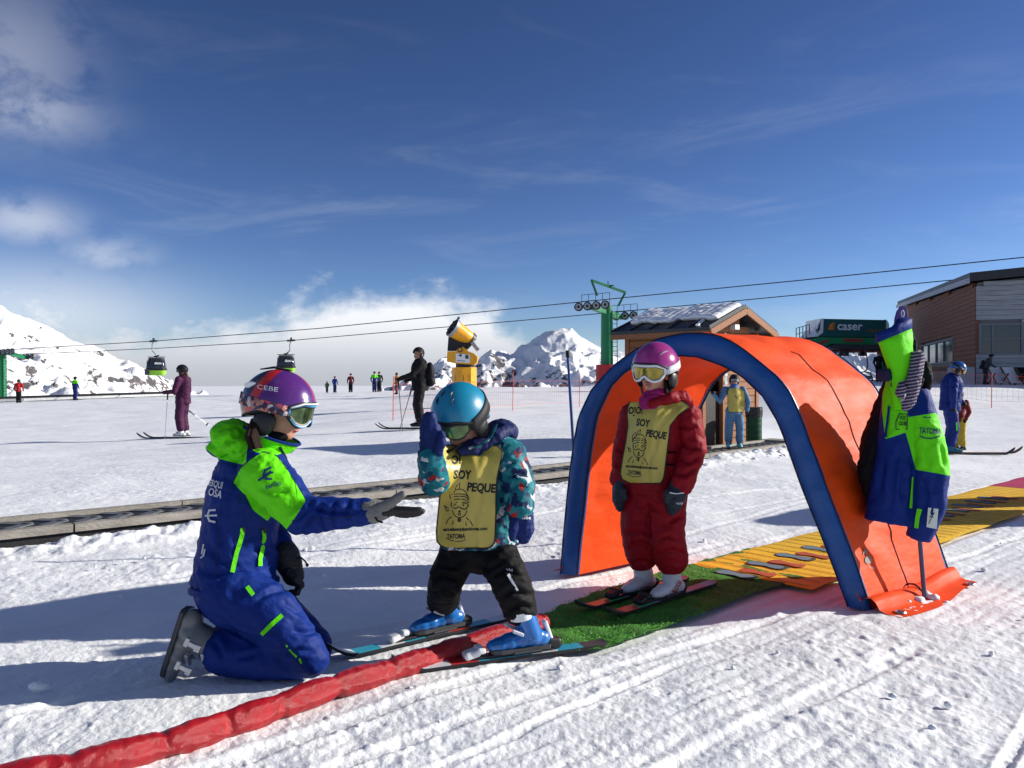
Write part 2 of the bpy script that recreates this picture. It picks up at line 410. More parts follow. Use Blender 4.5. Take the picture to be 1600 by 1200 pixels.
def seg_dist(x, y, pts):
    d = np.full(x.shape, 1e9); side = np.zeros(x.shape); tt = np.zeros(x.shape); acc = 0.0
    for a, b in zip(pts[:-1], pts[1:]):
        e = b - a; L2 = e.length_squared; t = np.clip(((x - a.x) * e.x + (y - a.y) * e.y) / L2, 0, 1)
        dx = x - a.x - t * e.x; dy = y - a.y - t * e.y; dd = np.hypot(dx, dy); up = dd < d
        s = np.sign(e.x * dy - e.y * dx); d = np.where(up, dd, d); side = np.where(up, s, side); tt = np.where(up, acc + t * math.sqrt(L2), tt); acc += math.sqrt(L2)
    return d, side, tt

def detail_z(x, y):
    r = np.hypot(x, y); z = np.zeros(x.shape); s1 = (r < 20) & (y > -1); s2 = (r >= 20) & (r < 130) & (y > -1)
    z[s1] = detail_near(x[s1], y[s1])
    xf, yf = x[s2], y[s2]; rf = r[s2]
    z[s2] = 0.045 * fbm(xyz(xf, yf) * 0.33, 2) * (1 - sstep(90, 130, rf)) + (1 - sstep(90, 130, rf)) * far_streaks(xf, yf)
    return z
def far_streaks(x, y): return 0.026 * fbm(xyz(x * 0.12, y * 0.8), 3) + 0.014 * fbm(xyz(x * 0.5, y * 1.9, 4), 3)
def detail_near(x, y):
    r = np.hypot(x, y); near = 1 / (1 + (r / 11.0) ** 2)
    a = along(x, y); v = across(x, y); q = xyz(x, y)
    z = 0.045 * fbm(q * 0.33, 2) * sstep(1, 5, r) + 0.020 * fbm(q * 1.3, 3) * near
    big = sstep(-0.25, 0.45, fbm(q * 0.9 + 31, 2))              # churned / smoother areas
    lump = fbm(q * 11.0, 3, 0.55); fine = fbm(q * 38.0, 2, 0.6)
    z = z + near * (0.0066 * lump * (0.3 + 0.7 * big) + 0.0026 * fine)
    cl = pnoise(q * 17 + 7); z = z + near * 0.016 * np.clip(cl - 0.34, 0, 1) * (0.3 + big)      # clods
    cl2 = pnoise(q * 8 + 70); z = z - near * 0.015 * np.clip(cl2 - 0.38, 0, 1)                  # dents
    # groomed ribs, best seen on the open snow to the right of the carpets
    rib = np.abs(np.sin(math.pi * (v + 0.015 * pnoise(q * 1.7)) / 0.072)) - 0.6
    rmask = (1 - sstep(YN - 0.35, YN - 0.05, v)) * sstep(-0.5, 0.4, fbm(q * 0.8 + 12, 2) + 0.55 * sstep(0.3, 2.2, x)) + 0.45 * sstep(YF + 0.1, YF + 0.5, v) * sstep(-0.2, 0.5, fbm(q * 0.5 + 3, 2))
    z = z + 0.0058 * rib * rmask * (0.35 + 0.65 * sstep(-0.35, 0.3, fbm(q * 3.5 + 40, 2))) * (1 / (1 + (r / 9.0) ** 2))
    # single ski and sledge tracks
    rs = np.random.RandomState(5)
    for k in range(70):
        v0 = rs.uniform(-1.4, 5.0) if k % 3 else rs.uniform(3, 9); sl = rs.normal(0, 0.07); a0 = rs.uniform(-1.0, 9); ln = rs.uniform(0.5, 2.6); w = rs.uniform(0.018, 0.05); dep = rs.uniform(0.004, 0.011)
        c0 = np.where((np.abs(v - v0 - sl * (a - a0)) < 0.3) & (np.abs(a - a0) < ln + 0.3))[0]
        if not len(c0): continue
        A_, V_, R_ = a[c0], v[c0], r[c0]
        vv = V_ - v0 - sl * (A_ - a0) - 0.02 * np.sin((A_ - a0) * 1.1); m = sstep(0, 0.4, A_ - a0 + ln) * sstep(0, 0.4, ln - (A_ - a0))
        g = np.exp(-(vv / w) ** 4); e = np.exp(-((np.abs(vv) - w * 1.5) / (w * 0.5)) ** 2)
        z[c0] += m * (-dep * g + 0.45 * dep * e) * (1 / (1 + (R_ / 8.0) ** 2))
    # far field: long soft streaks
    z = z + sstep(7, 20, r) * far_streaks(x, y)
    # snow heaped along the conveyor
    d, side, tt = seg_dist(x, y, CONV)
    n1 = fbm(xyz(tt * 1.1, d * 2.0, 2), 3); n2 = fbm(q * 9 + 3, 3)
    nearh = np.where(side < 0, np.exp(-((d - 0.22) / 0.26) ** 2) * np.clip(0.035 + 0.07 * n1 + 0.024 * n2 + 0.05 * sstep(11.5, 14.5, tt), 0, 1) * sstep(0.02, 0.16, d), 0)
    farh = np.where(side > 0, np.exp(-((d - 0.72) / 0.25) ** 2) * np.clip(0.05 + 0.03 * n1, 0, 1), 0)
    trench = np.where((side > 0) & (d < 0.5), -0.10, 0) + np.where((side <= 0) & (d < 0.05), -0.06, 0)
    z = z + (nearh + farh) * sstep(0, 2, tt) * (d < 3)
    z = np.where(d < 0.5, np.where(trench < 0, trench, z), z)
    # trodden flat below the carpets
    pts = np.stack([x, y], 1); sel = (r < 14)
    f = np.zeros(x.shape)
    if sel.any():
        f1 = poly_sdf(pts[sel], [tuple(p) for p in MATG_W]); aa, vv = a[sel], v[sel]
        f2 = np.minimum(np.minimum(vv - YN, YF - vv), np.minimum(aa - YS, 11.2 - aa)); f[sel] = sstep(-0.06, 0.02, np.maximum(f1, f2))
    return z * (1 - f) + f * (-0.022)

def build_ground():
    ang = np.concatenate([np.linspace(-180, -52, 46)[:-1], np.linspace(-52, -37, 60)[:-1], np.linspace(-37, 37, 820)[:-1], np.linspace(37, 52, 60)[:-1], np.linspace(52, 180, 46)[:-1]]) * math.pi / 180
    def geo(a, b, st): n = max(2, int(math.log(b / a) / st)); return np.exp(np.linspace(math.log(a), math.log(b), n))[:-1]
    rad = np.concatenate([geo(0.5, 1.9, 0.03), geo(1.9, 14, 0.0037), geo(14, 120, 0.011), geo(120, 5000, 0.11), [5000.0]])
    A, R = np.meshgrid(ang, rad); x = (R * np.sin(A)).ravel(); y = (R * np.cos(A)).ravel()
    z = base_z(x, y) + detail_z(x, y)
    nr, na = len(rad), len(ang)
    co = np.stack([x, y, z], 1); co = np.vstack([co, [[0, 0, 0]]])
    i = np.arange(nr - 1)[:, None] * na; j = np.arange(na)[None, :]; j2 = (j + 1) % na
    q = np.stack([i + j, i + j2, i + na + j2, i + na + j], -1).reshape(-1, 4)[:, ::-1]
    me = bpy.data.meshes.new('snow_ground'); nq = len(q); c = len(co) - 1
    tri = np.stack([np.full(na, c), np.arange(na), (np.arange(na) + 1) % na], 1)[:, ::-1]
    me.vertices.add(len(co)); me.vertices.foreach_set('co', co.ravel())
    me.loops.add(nq * 4 + na * 3); me.loops.foreach_set('vertex_index', np.concatenate([q.ravel(), tri.ravel()]))
    me.polygons.add(nq + na); me.polygons.foreach_set('loop_start', np.concatenate([np.arange(nq) * 4, nq * 4 + np.arange(na) * 3]))
    me.update(calc_edges=True); me.polygons.foreach_set('use_smooth', [True] * len(me.polygons))
    m = bpy.data.materials.new('snow'); m.use_nodes = True; nt = m.node_tree; b = nt.nodes['Principled BSDF']; Lk = nt.links
    b.inputs['Roughness'].default_value = 0.62; b.inputs['Specular IOR Level'].default_value = 0.28
    tc = nt.nodes.new('ShaderNodeTexCoord')
    def nz(scale, det, rough=0.6):
        n = nt.nodes.new('ShaderNodeTexNoise'); n.inputs['Scale'].default_value = scale; n.inputs['Detail'].default_value = det; n.inputs['Roughness'].default_value = rough; Lk.new(tc.outputs['Object'], n.inputs['Vector']); return n.outputs['Fac']
    r = nt.nodes.new('ShaderNodeValToRGB'); r.color_ramp.elements[0].position = 0.3; r.color_ramp.elements[0].color = (0.80, 0.82, 0.85, 1); r.color_ramp.elements[1].position = 0.65; r.color_ramp.elements[1].color = (0.90, 0.905, 0.91, 1)
    Lk.new(nz(2.3, 8), r.inputs[0]); Lk.new(r.outputs[0], b.inputs['Base Color'])
    b1 = nt.nodes.new('ShaderNodeBump'); b1.inputs['Strength'].default_value = 0.40; b1.inputs['Distance'].default_value = 0.012; Lk.new(nz(75, 5, 0.7), b1.inputs['Height'])
    b2 = nt.nodes.new('ShaderNodeBump'); b2.inputs['Strength'].default_value = 0.22; b2.inputs['Distance'].default_value = 0.06; Lk.new(nz(9, 6, 0.65), b2.inputs['Height']); Lk.new(b1.outputs[0], b2.inputs['Normal'])
    Lk.new(b2.outputs[0], b.inputs['Normal'])
    me.materials.append(m); o = bpy.data.objects.new('snow_ground', me); COL.objects.link(o); tag(o, kind='structure'); return m
m_snow = build_ground()

# ---------------------------------------------------------------- mountains
def rock_mat(name, scale, thr, rock=(0.055, 0.052, 0.055), stretch=(1, 1, 0.45), slope=0.25):
    m = bpy.data.materials.new(name); m.use_nodes = True; nt = m.node_tree; b = nt.nodes['Principled BSDF']; Lk = nt.links
    b.inputs['Roughness'].default_value = 0.85; b.inputs['Specular IOR Level'].default_value = 0.1
    tc = nt.nodes.new('ShaderNodeTexCoord'); mp = nt.nodes.new('ShaderNodeMapping'); mp.inputs['Scale'].default_value = stretch; mp.inputs['Rotation'].default_value = (0, 0.5, 0.3); Lk.new(tc.outputs['Object'], mp.inputs[0])
    def nz(s, det, rough): n = nt.nodes.new('ShaderNodeTexNoise'); n.inputs['Scale'].default_value = s; n.inputs['Detail'].default_value = det; n.inputs['Roughness'].default_value = rough; Lk.new(mp.outputs[0], n.inputs['Vector']); return n.outputs['Fac']
    def mth(op, a, c):
        n = nt.nodes.new('ShaderNodeMath'); n.operation = op
        for i, q in enumerate((a, c)):
            if isinstance(q, (int, float)): n.inputs[i].default_value = q
            else: Lk.new(q, n.inputs[i])
        return n.outputs[0]
    at = nt.nodes.new('ShaderNodeAttribute'); at.attribute_name = 'rock'
    s = mth('ADD', mth('MULTIPLY', nz(scale, 8, 0.68), 1.0), mth('MULTIPLY', at.outputs['Fac'], slope))
    r = nt.nodes.new('ShaderNodeMapRange'); r.inputs[1].default_value = thr; r.inputs[2].default_value = thr + 0.035; Lk.new(s, r.inputs[0])
    rc = nt.nodes.new('ShaderNodeMix'); rc.data_type = 'RGBA'; rc.inputs[6].default_value = (*rock, 1); rc.inputs[7].default_value = (rock[0] * 3.2, rock[1] * 3.0, rock[2] * 2.8, 1); Lk.new(nz(scale * 5, 5, 0.7), rc.inputs[0])
    mx = nt.nodes.new('ShaderNodeMix'); mx.data_type = 'RGBA'; mx.inputs[6].default_value = (0.84, 0.85, 0.87, 1); Lk.new(rc.outputs[2], mx.inputs[7]); Lk.new(r.outputs[0], mx.inputs[0]); Lk.new(mx.outputs[2], b.inputs['Base Color'])
    return m
def ridge_mesh(name, prof, d_ridge, d_base, z_base, d_back, amp, freq, m, nu=260, nv=90, rockf=None, skew=0.0):
    px = np.array([p[0] for p in prof], float); py = np.array([p[1] for p in prof], float)
    u = np.linspace(px[0], px[-1], nu); ry = np.interp(u, px, py)
    co = []; ts = np.concatenate([np.linspace(0, 1, nv), np.linspace(1, 2, nv // 3)[1:]])
    for t in ts:
        f = min(t, 1.0); d = lerp(d_base, d_ridge, f) if t <= 1 else lerp(d_ridge, d_back, t - 1)
        zr = CAM_H + (HORIZON - ry) / FPX * d_ridge
        xr = (u - 800) / FPX * d_ridge + skew * (d - d_ridge)
        z = z_base + (zr - z_base) * (f ** 1.25) if t <= 1 else zr + (z_base - zr) * (t - 1) ** 1.3
        co.append(np.stack([xr, np.full(nu, d), z], 1))
    co = np.concatenate(co); T = np.repeat(ts, nu)
    n = fbm(co * freq, 5, 0.52, 2.1, ridged=True); k = np.where(T <= 1, np.clip(1 - T, 0, 1) ** 0.6 * 0.9 + 0.12, 0.4)
    co[:, 2] += amp * (n - 0.8) * k * sstep(0.0, 0.15, T); co[:, 1] += amp * 0.8 * pnoise(co * freq * 1.7 + 9) * k
    nvt = len(ts); i = np.arange(nvt - 1)[:, None] * nu; j = np.arange(nu - 1)[None, :]
    q = np.stack([i + j, i + j + 1, i + nu + j + 1, i + nu + j], -1).reshape(-1, 4)
    me = bpy.data.meshes.new(name); me.from_pydata(co.tolist(), [], q.tolist()); me.update()
    o = finish(name, me, m, None, smooth=True, angle=0); nn = norms_np(me)
    rk = np.clip(1 - nn[:, 2], 0, 1) * 1.2
    if rockf is not None: rk = rk + rockf(to_px(co), T)
    attr(o, 'rock', rk); tag(o, kind='structure'); return o
left_prof = [(-900, 430), (-500, 330), (-250, 395), (-90, 452), (0, 487), (42, 507), (60, 521), (88, 540), (115, 549), (140, 562), (165, 572), (182, 579), (195, 586), (212, 592), (232, 604), (250, 616), (300, 640)]
ridge_mesh('left_mountain', left_prof, 620, 400, -30, 800, 26, 0.013, rock_mat('left_mountain_rock', 0.085, 0.665, stretch=(1, 1, 0.6)), nu=360, nv=130,
           rockf=lambda p, T: 0.28 * np.exp(-((p[:, 0] - 215) / 55) ** 2) + 0.1 * np.exp(-((p[:, 1] - 600) / 14) ** 2))
cen_prof = [(560, 625), (620, 606), (655, 588), (672, 574), (690, 561), (700, 557), (715, 568), (735, 575), (752, 556), (768, 544), (782, 549), (796, 556), (806, 551), (822, 540), (845, 527), (866, 520), (880, 518), (893, 521), (912, 530), (935, 541), (955, 551), (990, 556), (1030, 545), (1100, 570), (1180, 600), (1230, 625)]
def cen_rock(p, T):
    x, y = p[:, 0], p[:, 1]
    cliff = 0.55 * np.exp(-((x - (772 + (y - 545) * 0.35)) / 13) ** 2) * sstep(548, 556, y) + 0.30 * np.exp(-((x - 735) / 22) ** 2) * sstep(560, 575, y)
    low = 0.30 * sstep(566, 590, y + 6 * np.sin(x * 0.11))
    dome = -0.6 * np.exp(-((x - 872) / 52) ** 2) * (1 - sstep(555, 575, y))
    return cliff + low + dome
ridge_mesh('far_mountains', cen_prof, 1500, 1000, -60, 2000, 30, 0.0085, rock_mat('far_mountain_rock', 0.05, 0.90, rock=(0.06, 0.06, 0.07)), nu=420, nv=130, rockf=cen_rock)
hill_prof = [(1150, 640), (1210, 606), (1250, 585), (1290, 560), (1320, 552), (1352, 556), (1385, 560), (1430, 566), (1480, 570), (1560, 590), (1640, 625)]
ridge_mesh('rocky_snow_bank', hill_prof, 150, 96, -1.5, 190, 5.0, 0.06, rock_mat('bank_rock', 0.17, 0.66, rock=(0.07, 0.066, 0.062)), nu=200, nv=80)
# ---------------------------------------------------------------- structures
def rot_z(a): return Matrix.Rotation(a, 3, 'Z')
def ray_plane(px, py, p0, n):
    d = P(px, py, 1.0) - CAMP; t = (Vector(p0) - CAMP).dot(Vector(n)) / d.dot(Vector(n)); return CAMP + d * t
def pxprism(mb, pts, d, depth, mi=0):            # outline seen at distance d, real size, extruded away by depth metres
    a = [P(x, y, d) for x, y in pts]; dv = Vector((0, depth, 0)); n = len(a)
    mb.add(a + [q + dv for q in a], [tuple(range(n)), tuple(range(2 * n - 1, n - 1, -1))] + [(i, n + i, n + (i + 1) % n, (i + 1) % n) for i in range(n)], mi); return mb
def copy_tree(o, parent=None):
    c = o.copy(); COL.objects.link(c); c.parent = parent
    for ch in o.children: copy_tree(ch, c)
    return c

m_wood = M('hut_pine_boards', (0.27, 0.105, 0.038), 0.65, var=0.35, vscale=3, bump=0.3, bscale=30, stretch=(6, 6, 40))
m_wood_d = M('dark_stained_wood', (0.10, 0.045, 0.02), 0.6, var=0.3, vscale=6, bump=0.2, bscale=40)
m_roof = M('black_roof_sheet', (0.022, 0.023, 0.026), 0.42, var=0.2, vscale=5)
m_green = M('green_lift_paint', (0.008, 0.17, 0.06), 0.4, var=0.18, vscale=2, bump=0.05, bscale=20)
m_steel = M('galvanised_steel', (0.32, 0.33, 0.34), 0.5, metal=0.5, var=0.2, vscale=5)
m_rubber = M('black_rubber', (0.018, 0.018, 0.02), 0.6, var=0.25, vscale=12, bump=0.2, bscale=80)
m_belt2 = M('worn_rubber_cleat', (0.11, 0.115, 0.125), 0.55, var=0.3, vscale=20)
m_beam = M('weathered_deck_beam', (0.30, 0.275, 0.24), 0.7, var=0.35, vscale=5, bump=0.35, bscale=35, stretch=(1, 1, 3))
m_yel = M('yellow_paint', (0.80, 0.36, 0.012), 0.42, var=0.12, vscale=6)
m_glass = M('window_glass', (0.035, 0.05, 0.06), 0.06, spec=0.8, var=0.2, vscale=1.2)
m_redpost = M('orange_red_net', (0.60, 0.06, 0.03), 0.6)
m_cable = M('steel_cable', (0.03, 0.03, 0.034), 0.6)

# --- magic carpet (conveyor lift)
def conveyor():
    t = thing('conveyor_lift', (CONV[1].x, CONV[1].y, 0), 'long low beginner conveyor with black belt between pale deck beams', 'conveyor lift')
    pts = []; 
    for a, b in zip(CONV[:-1], CONV[1:]):
        n = int((b - a).length / 0.42)
        for i in range(n): pts.append(a.lerp(b, i / n))
    pts.append(CONV[-1])
    # soften the bends
    for _ in range(30): pts = [pts[0]] + [(pts[i - 1] + pts[i] * 2 + pts[i + 1]) / 4 for i in range(1, len(pts) - 1)] + [pts[-1]]
    def off(i, o):
        e = (pts[min(i + 1, len(pts) - 1)] - pts[max(i - 1, 0)]).normalized(); return pts[i] + Vector((-e.y, e.x)) * o
    def strip(name, o0, o1, z0, z1, mat, seg, gap=0.0):
        i = 0; K = len(pts)
        while i < K - 1:
            j = min(i + seg, K - 1); mb = MB(); rings = []
            for k in range(i, j + 1):
                a, b = off(k, o0), off(k, o1)
                if gap and k == j and j < K - 1: 
                    a = a.lerp(off(k - 1, o0), gap); b = b.lerp(off(k - 1, o1), gap)
                rings.append([Vector((a.x, a.y, z0)), Vector((b.x, b.y, z0)), Vector((b.x, b.y, z1)), Vector((a.x, a.y, z1))])
            mb.loft(rings); mb.build(name, mat, t, smooth=False); i = j
    strip('gap_shade_strip', 0.035, 0.05, -0.12, 0.052, m_rubber, 200)  # black strip put in as the shade of the gap under the beam
    strip('deck_beam', 0.0, 0.085, 0.048, 0.104, m_beam, 6, 0.03)
    strip('belt', 0.09, 0.455, -0.02, 0.092, m_rubber, 400)
    strip('guide_rail', 0.46, 0.54, 0.0, 0.125, m_beam, 7, 0.02)
    mb = MB()
    for i in range(len(pts) - 1):
        for q in (0.1, 0.6):
            a = off(i, 0.13).lerp(off(i + 1, 0.13), q); b = off(i, 0.27).lerp(off(i + 1, 0.27), q + 0.35); c = off(i, 0.43).lerp(off(i + 1, 0.43), q)
            for u, v in ((a, b), (b, c)): mb.bar((u.x, u.y, 0.094), (v.x, v.y, 0.094), 0.085, 0.012)
    o = mb.build('belt_cleats', m_belt2, t, smooth=False); tag(o, kind='stuff')
    a, b = off(len(pts) - 1, 0.0), off(len(pts) - 1, 0.54); e = (pts[-1] - pts[-2]).normalized()
    mb = MB(); mb.hexa([Vector((q.x, q.y, z)) for z in (-0.05, 0.13) for q in (a, a + e * 0.35, b + e * 0.35, b)]); mb.build('end_plate', m_beam, t, smooth=False)
conveyor()

# --- hut
HK = Vector((3.074, 13.0, 0)); HG = Vector((0.72, 0.69, 0)).normalized(); HS = Vector((-0.69, 0.72, 0)).normalized()
HW, HL = 1.68, 1.5
def hut():
    t = thing('ticket_hut', HK, 'small pine-board lift hut with black gable roof under a slab of snow', 'hut')
    def Q(g, s, z): return HK + HG * g + HS * s + Vector((0, 0, z))
    zb, ze, zr = 0.02, 1.92, 2.23; rise = (zr - ze) / (HW / 2)
    def wall_top(g): return ze + rise * min(g, HW - g)
    bh = 0.118; n = int(math.ceil((zr - zb) / bh))
    for k in range(n):                                     # gable boards, split by the doorway
        z0 = zb + k * bh; z1 = z0 + bh - 0.010
        if z0 > zr - 0.03: break
        gl = max(0, (z1 - ze) / rise) if z1 > ze else 0.0
        spans = [(0.56, HW - 0.02)] if z1 < 1.78 else [(gl, HW - gl)]
        if z1 >= 1.78 and z1 < ze: spans = [(0.02, HW - 0.02)]
        for a, b in spans:
            if b - a < 0.1: continue
            j = random.uniform(0, 0.006); p = [Q(a, -0.022 - j, z0), Q(b, -0.022 - j, z0), Q(b, 0.02, z0), Q(a, 0.02, z0)]
            tr = min(rise, 0.7); sh = bh / rise if z0 > ze - bh else 0
            mb = MB(); sh2 = 0.0
            mb.hexa(p + [q + Vector((0, 0, z1 - z0)) for q in p]); mb.build('wall_board', m_wood, t, smooth=False)
    for k in range(n):                                     # long side boards
        z0 = zb + k * bh; z1 = z0 + bh - 0.010
        if z1 > ze: break
        for sgn, g0 in ((-1, 0.0), (1, HW)):
            j = random.uniform(0, 0.006); a = [Q(g0 + sgn * (0.022 + j), -0.02, z0), Q(g0 + sgn * (0.022 + j), HL, z0), Q(g0 - sgn * 0.02, HL, z0), Q(g0 - sgn * 0.02, -0.02, z0)]
            mb = MB(); mb.hexa(a + [q + Vector((0, 0, z1 - z0)) for q in a]); mb.build('wall_board', m_wood, t, smooth=False)
    for g0, g1, s0, s1, nm in ((0.03, 0.05, 0.03, HL - 0.05, 'inner_lining'), (HW - 0.05, HW - 0.03, 0.03, HL - 0.05, 'inner_lining'), (0.56, HW - 0.05, 0.03, 0.05, 'inner_lining')):  # dark lining added to stop light leaking between the boards into the doorway
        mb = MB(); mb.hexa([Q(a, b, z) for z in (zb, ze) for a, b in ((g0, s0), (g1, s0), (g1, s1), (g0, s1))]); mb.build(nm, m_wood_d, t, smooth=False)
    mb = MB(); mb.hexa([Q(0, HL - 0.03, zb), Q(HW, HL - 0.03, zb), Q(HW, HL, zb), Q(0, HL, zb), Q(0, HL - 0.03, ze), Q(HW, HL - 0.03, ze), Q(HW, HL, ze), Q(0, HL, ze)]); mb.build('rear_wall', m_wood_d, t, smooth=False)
    for g, s in ((0, 0), (HW, 0), (0, HL), (HW, HL)):
        mb = MB(); mb.bar(Q(g, s, zb), Q(g, s, ze + 0.02), 0.085, 0.085, up=HS); mb.build('corner_post', m_wood, t, smooth=False)
    mb = MB(); mb.hexa([Q(0.03, 0.01, zb), Q(0.53, 0.01, zb), Q(0.53, 0.05, zb), Q(0.03, 0.05, zb), Q(0.03, 0.01, 0.92), Q(0.53, 0.01, 0.92), Q(0.53, 0.05, 0.92), Q(0.03, 0.05, 0.92)]); mb.build('half_door', M('black_stained_door', (0.018, 0.012, 0.010), 0.6, var=0.2), t, smooth=False)
    mb = MB(); mb.bar(Q(0.545, -0.03, zb), Q(0.545, -0.03, 1.78), 0.05, 0.07, up=HS); mb.build('door_jamb', m_wood, t, smooth=False)
    leaf = MB(); leaf.bar(Q(0.60, -0.05, 1.0), Q(0.60, -0.05, 1.75), 0.10, 0.03, up=HS); lo = leaf.build('shutter', m_grey, t, smooth=False)
    for k in range(5):
        mb = MB(); mb.bar(Q(0.555, -0.07, 1.06 + k * 0.14), Q(0.645, -0.07, 1.06 + k * 0.14), 0.012, 0.05); mb.build('shutter_slat', m_steel, lo, smooth=False)
    # roof: two thick sheets with overhang
    oh, of = 0.24, 0.30
    for sgn in (-1, 1):
        def R(e, s, dz=0.0):                                # e: 0 at ridge .. 1 at eave edge
            g = HW / 2 + sgn * e * (HW / 2 + oh); return Q(g, s, zr + 0.06 - rise * e * (HW / 2 + oh) + dz)
        mb = MB(); mb.hexa([R(0, -of), R(1, -of), R(1, HL + 0.2), R(0, HL + 0.2), R(0, -of, 0.055), R(1, -of, 0.055), R(1, HL + 0.2, 0.055), R(0, HL + 0.2, 0.055)])
        ro = mb.build('roof', m_roof, t, smooth=False)
        for k in range(6):                                   # standing seams
            s = -of + 0.02 + k * (HL + of + 0.16) / 5; mb = MB(); mb.bar(R(0.01, s, 0.066), R(1, s, 0.066), 0.022, 0.026); mb.build('roof_seam', m_roof, ro, smooth=False)
        mb = MB(); mb.bar(R(0, -of - 0.012, -0.03), R(0.995, -of - 0.012, -0.03), 0.03, 0.10); mb.build('barge_board', m_wood, ro, smooth=False)
        mb = MB(); mb.bar(R(0.985, -of, -0.045), R(0.985, HL + 0.2, -0.045), 0.03, 0.09); mb.build('eave_board', m_wood, ro, smooth=False)
        if sgn < 0:
            mb = MB(); rs = np.random.RandomState(3)
            for e in np.linspace(0.06, 0.66, 9):
                for s in np.linspace(-0.12, HL + 0.05, 13):
                    if e > 0.60 - 0.10 * math.sin(s * 5) and rs.rand() < 0.5: continue
                    th = 0.055 * (1 - 0.25 * (e - 0.3) ** 2) + rs.uniform(-0.012, 0.012); p = R(float(e), float(s), 0.06 + th * 0.55)
                    mb.ell(p, (0.12, 0.12, th), nu=10, nv=6)
            so_ = fuse('roof_snow', mb, m_snow, None, 0.02, 4); so_.parent = ro; so_.data.transform(Matrix.Translation(-HK))
            mb = MB(); mb.bar(R(0.72, 0.02, 0.085), R(0.98, -0.05, 0.085), 0.05, 0.03); mb.build('ice_strip', m_snow, ro)
    mb = MB(); mb.box(Q(HW / 2 - 0.12, -0.17, zr - 0.24), (0.13, 0.09, 0.08), rot_z(0.76)); fl = mb.build('floodlight', m_white, t, smooth=False)
    mb = MB(); mb.bar(Q(HW / 2 - 0.12, -0.02, zr - 0.19), Q(HW / 2 - 0.12, -0.15, zr - 0.19), 0.02, 0.02); mb.build('lamp_bracket', m_dark, fl, smooth=False)
    mb = MB(); mb.tube([Q(HW / 2, -0.16, zr + 0.1), Q(HW / 2, -0.16, zr + 0.17), Q(HW / 2, -0.06, zr + 0.2), Q(HW / 2, 0.0, zr + 0.12)], 0.012, 6); mb.build('roof_hook', m_dark, t)
hut()

def bin_():
    c = gpt(1178, 13.25); t = thing('litter_bin', c, 'dark green perforated litter bin with black bag beside the hut', 'bin'); r = 0.125
    mb = MB(); n = 30
    for k in range(n):
        a = 2 * math.pi * k / n; d = Vector((math.cos(a), math.sin(a), 0)); mb.bar(c + d * r + Vector((0, 0, 0.03)), c + d * r + Vector((0, 0, 0.60)), 0.017, 0.004, up=d)
    for z in (0.03, 0.12, 0.21, 0.30, 0.39, 0.48, 0.57):
        mb.tube([c + Vector((math.cos(a) * r * 1.01, math.sin(a) * r * 1.01, z)) for a in np.linspace(0, 2 * math.pi, 25)[:-1]], 0.008, 5, closed=True)
    mb.build('wire_body', M('bin_green', (0.01, 0.09, 0.035), 0.45), t, smooth=False)
    mb = MB(); mb.tube([c + Vector((0, 0, z)) for z in (0.02, 0.3, 0.6, 0.66)], [0.10, 0.112, 0.118, 0.135], 18, rounded=False); mb.build('bag', M('bin_bag', (0.01, 0.01, 0.011), 0.25, bump=0.8, bscale=25), t)
    mb = MB(); mb.tube([c + Vector((0, 0, z)) for z in (0.50, 0.58, 0.665)], [0.136, 0.142, 0.138], 22, rounded=False); mb.build('bag_rim', M('bag_fold', (0.012, 0.012, 0.013), 0.22, bump=1.0, bscale=18), t)
bin_()

# --- ropeway: tower, cables, cabins
TD = 57.0
CN = Vector((5.48, 55.1, 6.40)); CF = Vector((7.97, 58.9, 5.98))
def cable(name, pix, p0, label):
    e = Vector((-38.5, 15.0)); pts = []
    for px, py in pix:
        k = (px - 800) / FPX; t = (p0.x - k * p0.y) / (k * e.y - e.x); d = p0.y + e.y * t; pts.append(P(px, py, d))
    fine = []
    for i in range(len(pts) - 1):
        for q in range(8): fine.append(pts[i].lerp(pts[i + 1], q / 8))
    fine.append(pts[-1]); mb = MB(); mb.tube(fine, 0.034, 6, rounded=False); o = mb.build(name, m_cable); origin_to(o, pts[0]); return tag(o, label, 'cable'), pts
cab1, pts1 = cable('haul_cable', [(-150, 553), (18, 546), (95, 541.5), (240, 533), (500, 513), (800, 482.5), (925, 470), (1250, 438), (1600, 402), (1720, 389)], CN, 'upper steel haul rope running over the nearer tower wheels')
cab2, pts2 = cable('haul_cable', [(-150, 558), (40, 553), (110, 550.5), (250, 544), (455, 532), (800, 502), (970, 487), (1250, 460.5), (1535, 433)], CF, 'lower steel haul rope that disappears behind the building roof')
def sheaves(t, c, e, n=4, r=0.30, up=0.0):
    mb = MB(); L = n * r * 2.1; mb.bar(c - e * L / 2 + Vector((0, 0, -0.30)), c + e * L / 2 + Vector((0, 0, -0.30)), 0.14, 0.16); tr = mb.build('sheave_beam', m_dark, t, smooth=False)
    side = Vector((-e.y, e.x, 0)).normalized()
    for k in range(n):
        p = c + e * ((k - (n - 1) / 2) * r * 2.1) + Vector((0, 0, -r)); mb = MB(); mb.cyl(p - side * 0.07, p + side * 0.07, r, 18); mb.cyl(p - side * 0.10, p + side * 0.10, r * 0.35, 10); mb.build('sheave_wheel', m_rubber, tr)
        mb = MB(); mb.cyl(p - side * 0.082, p + side * 0.082, r * 0.72, 16); mb.build('wheel_disc', m_steel, tr)
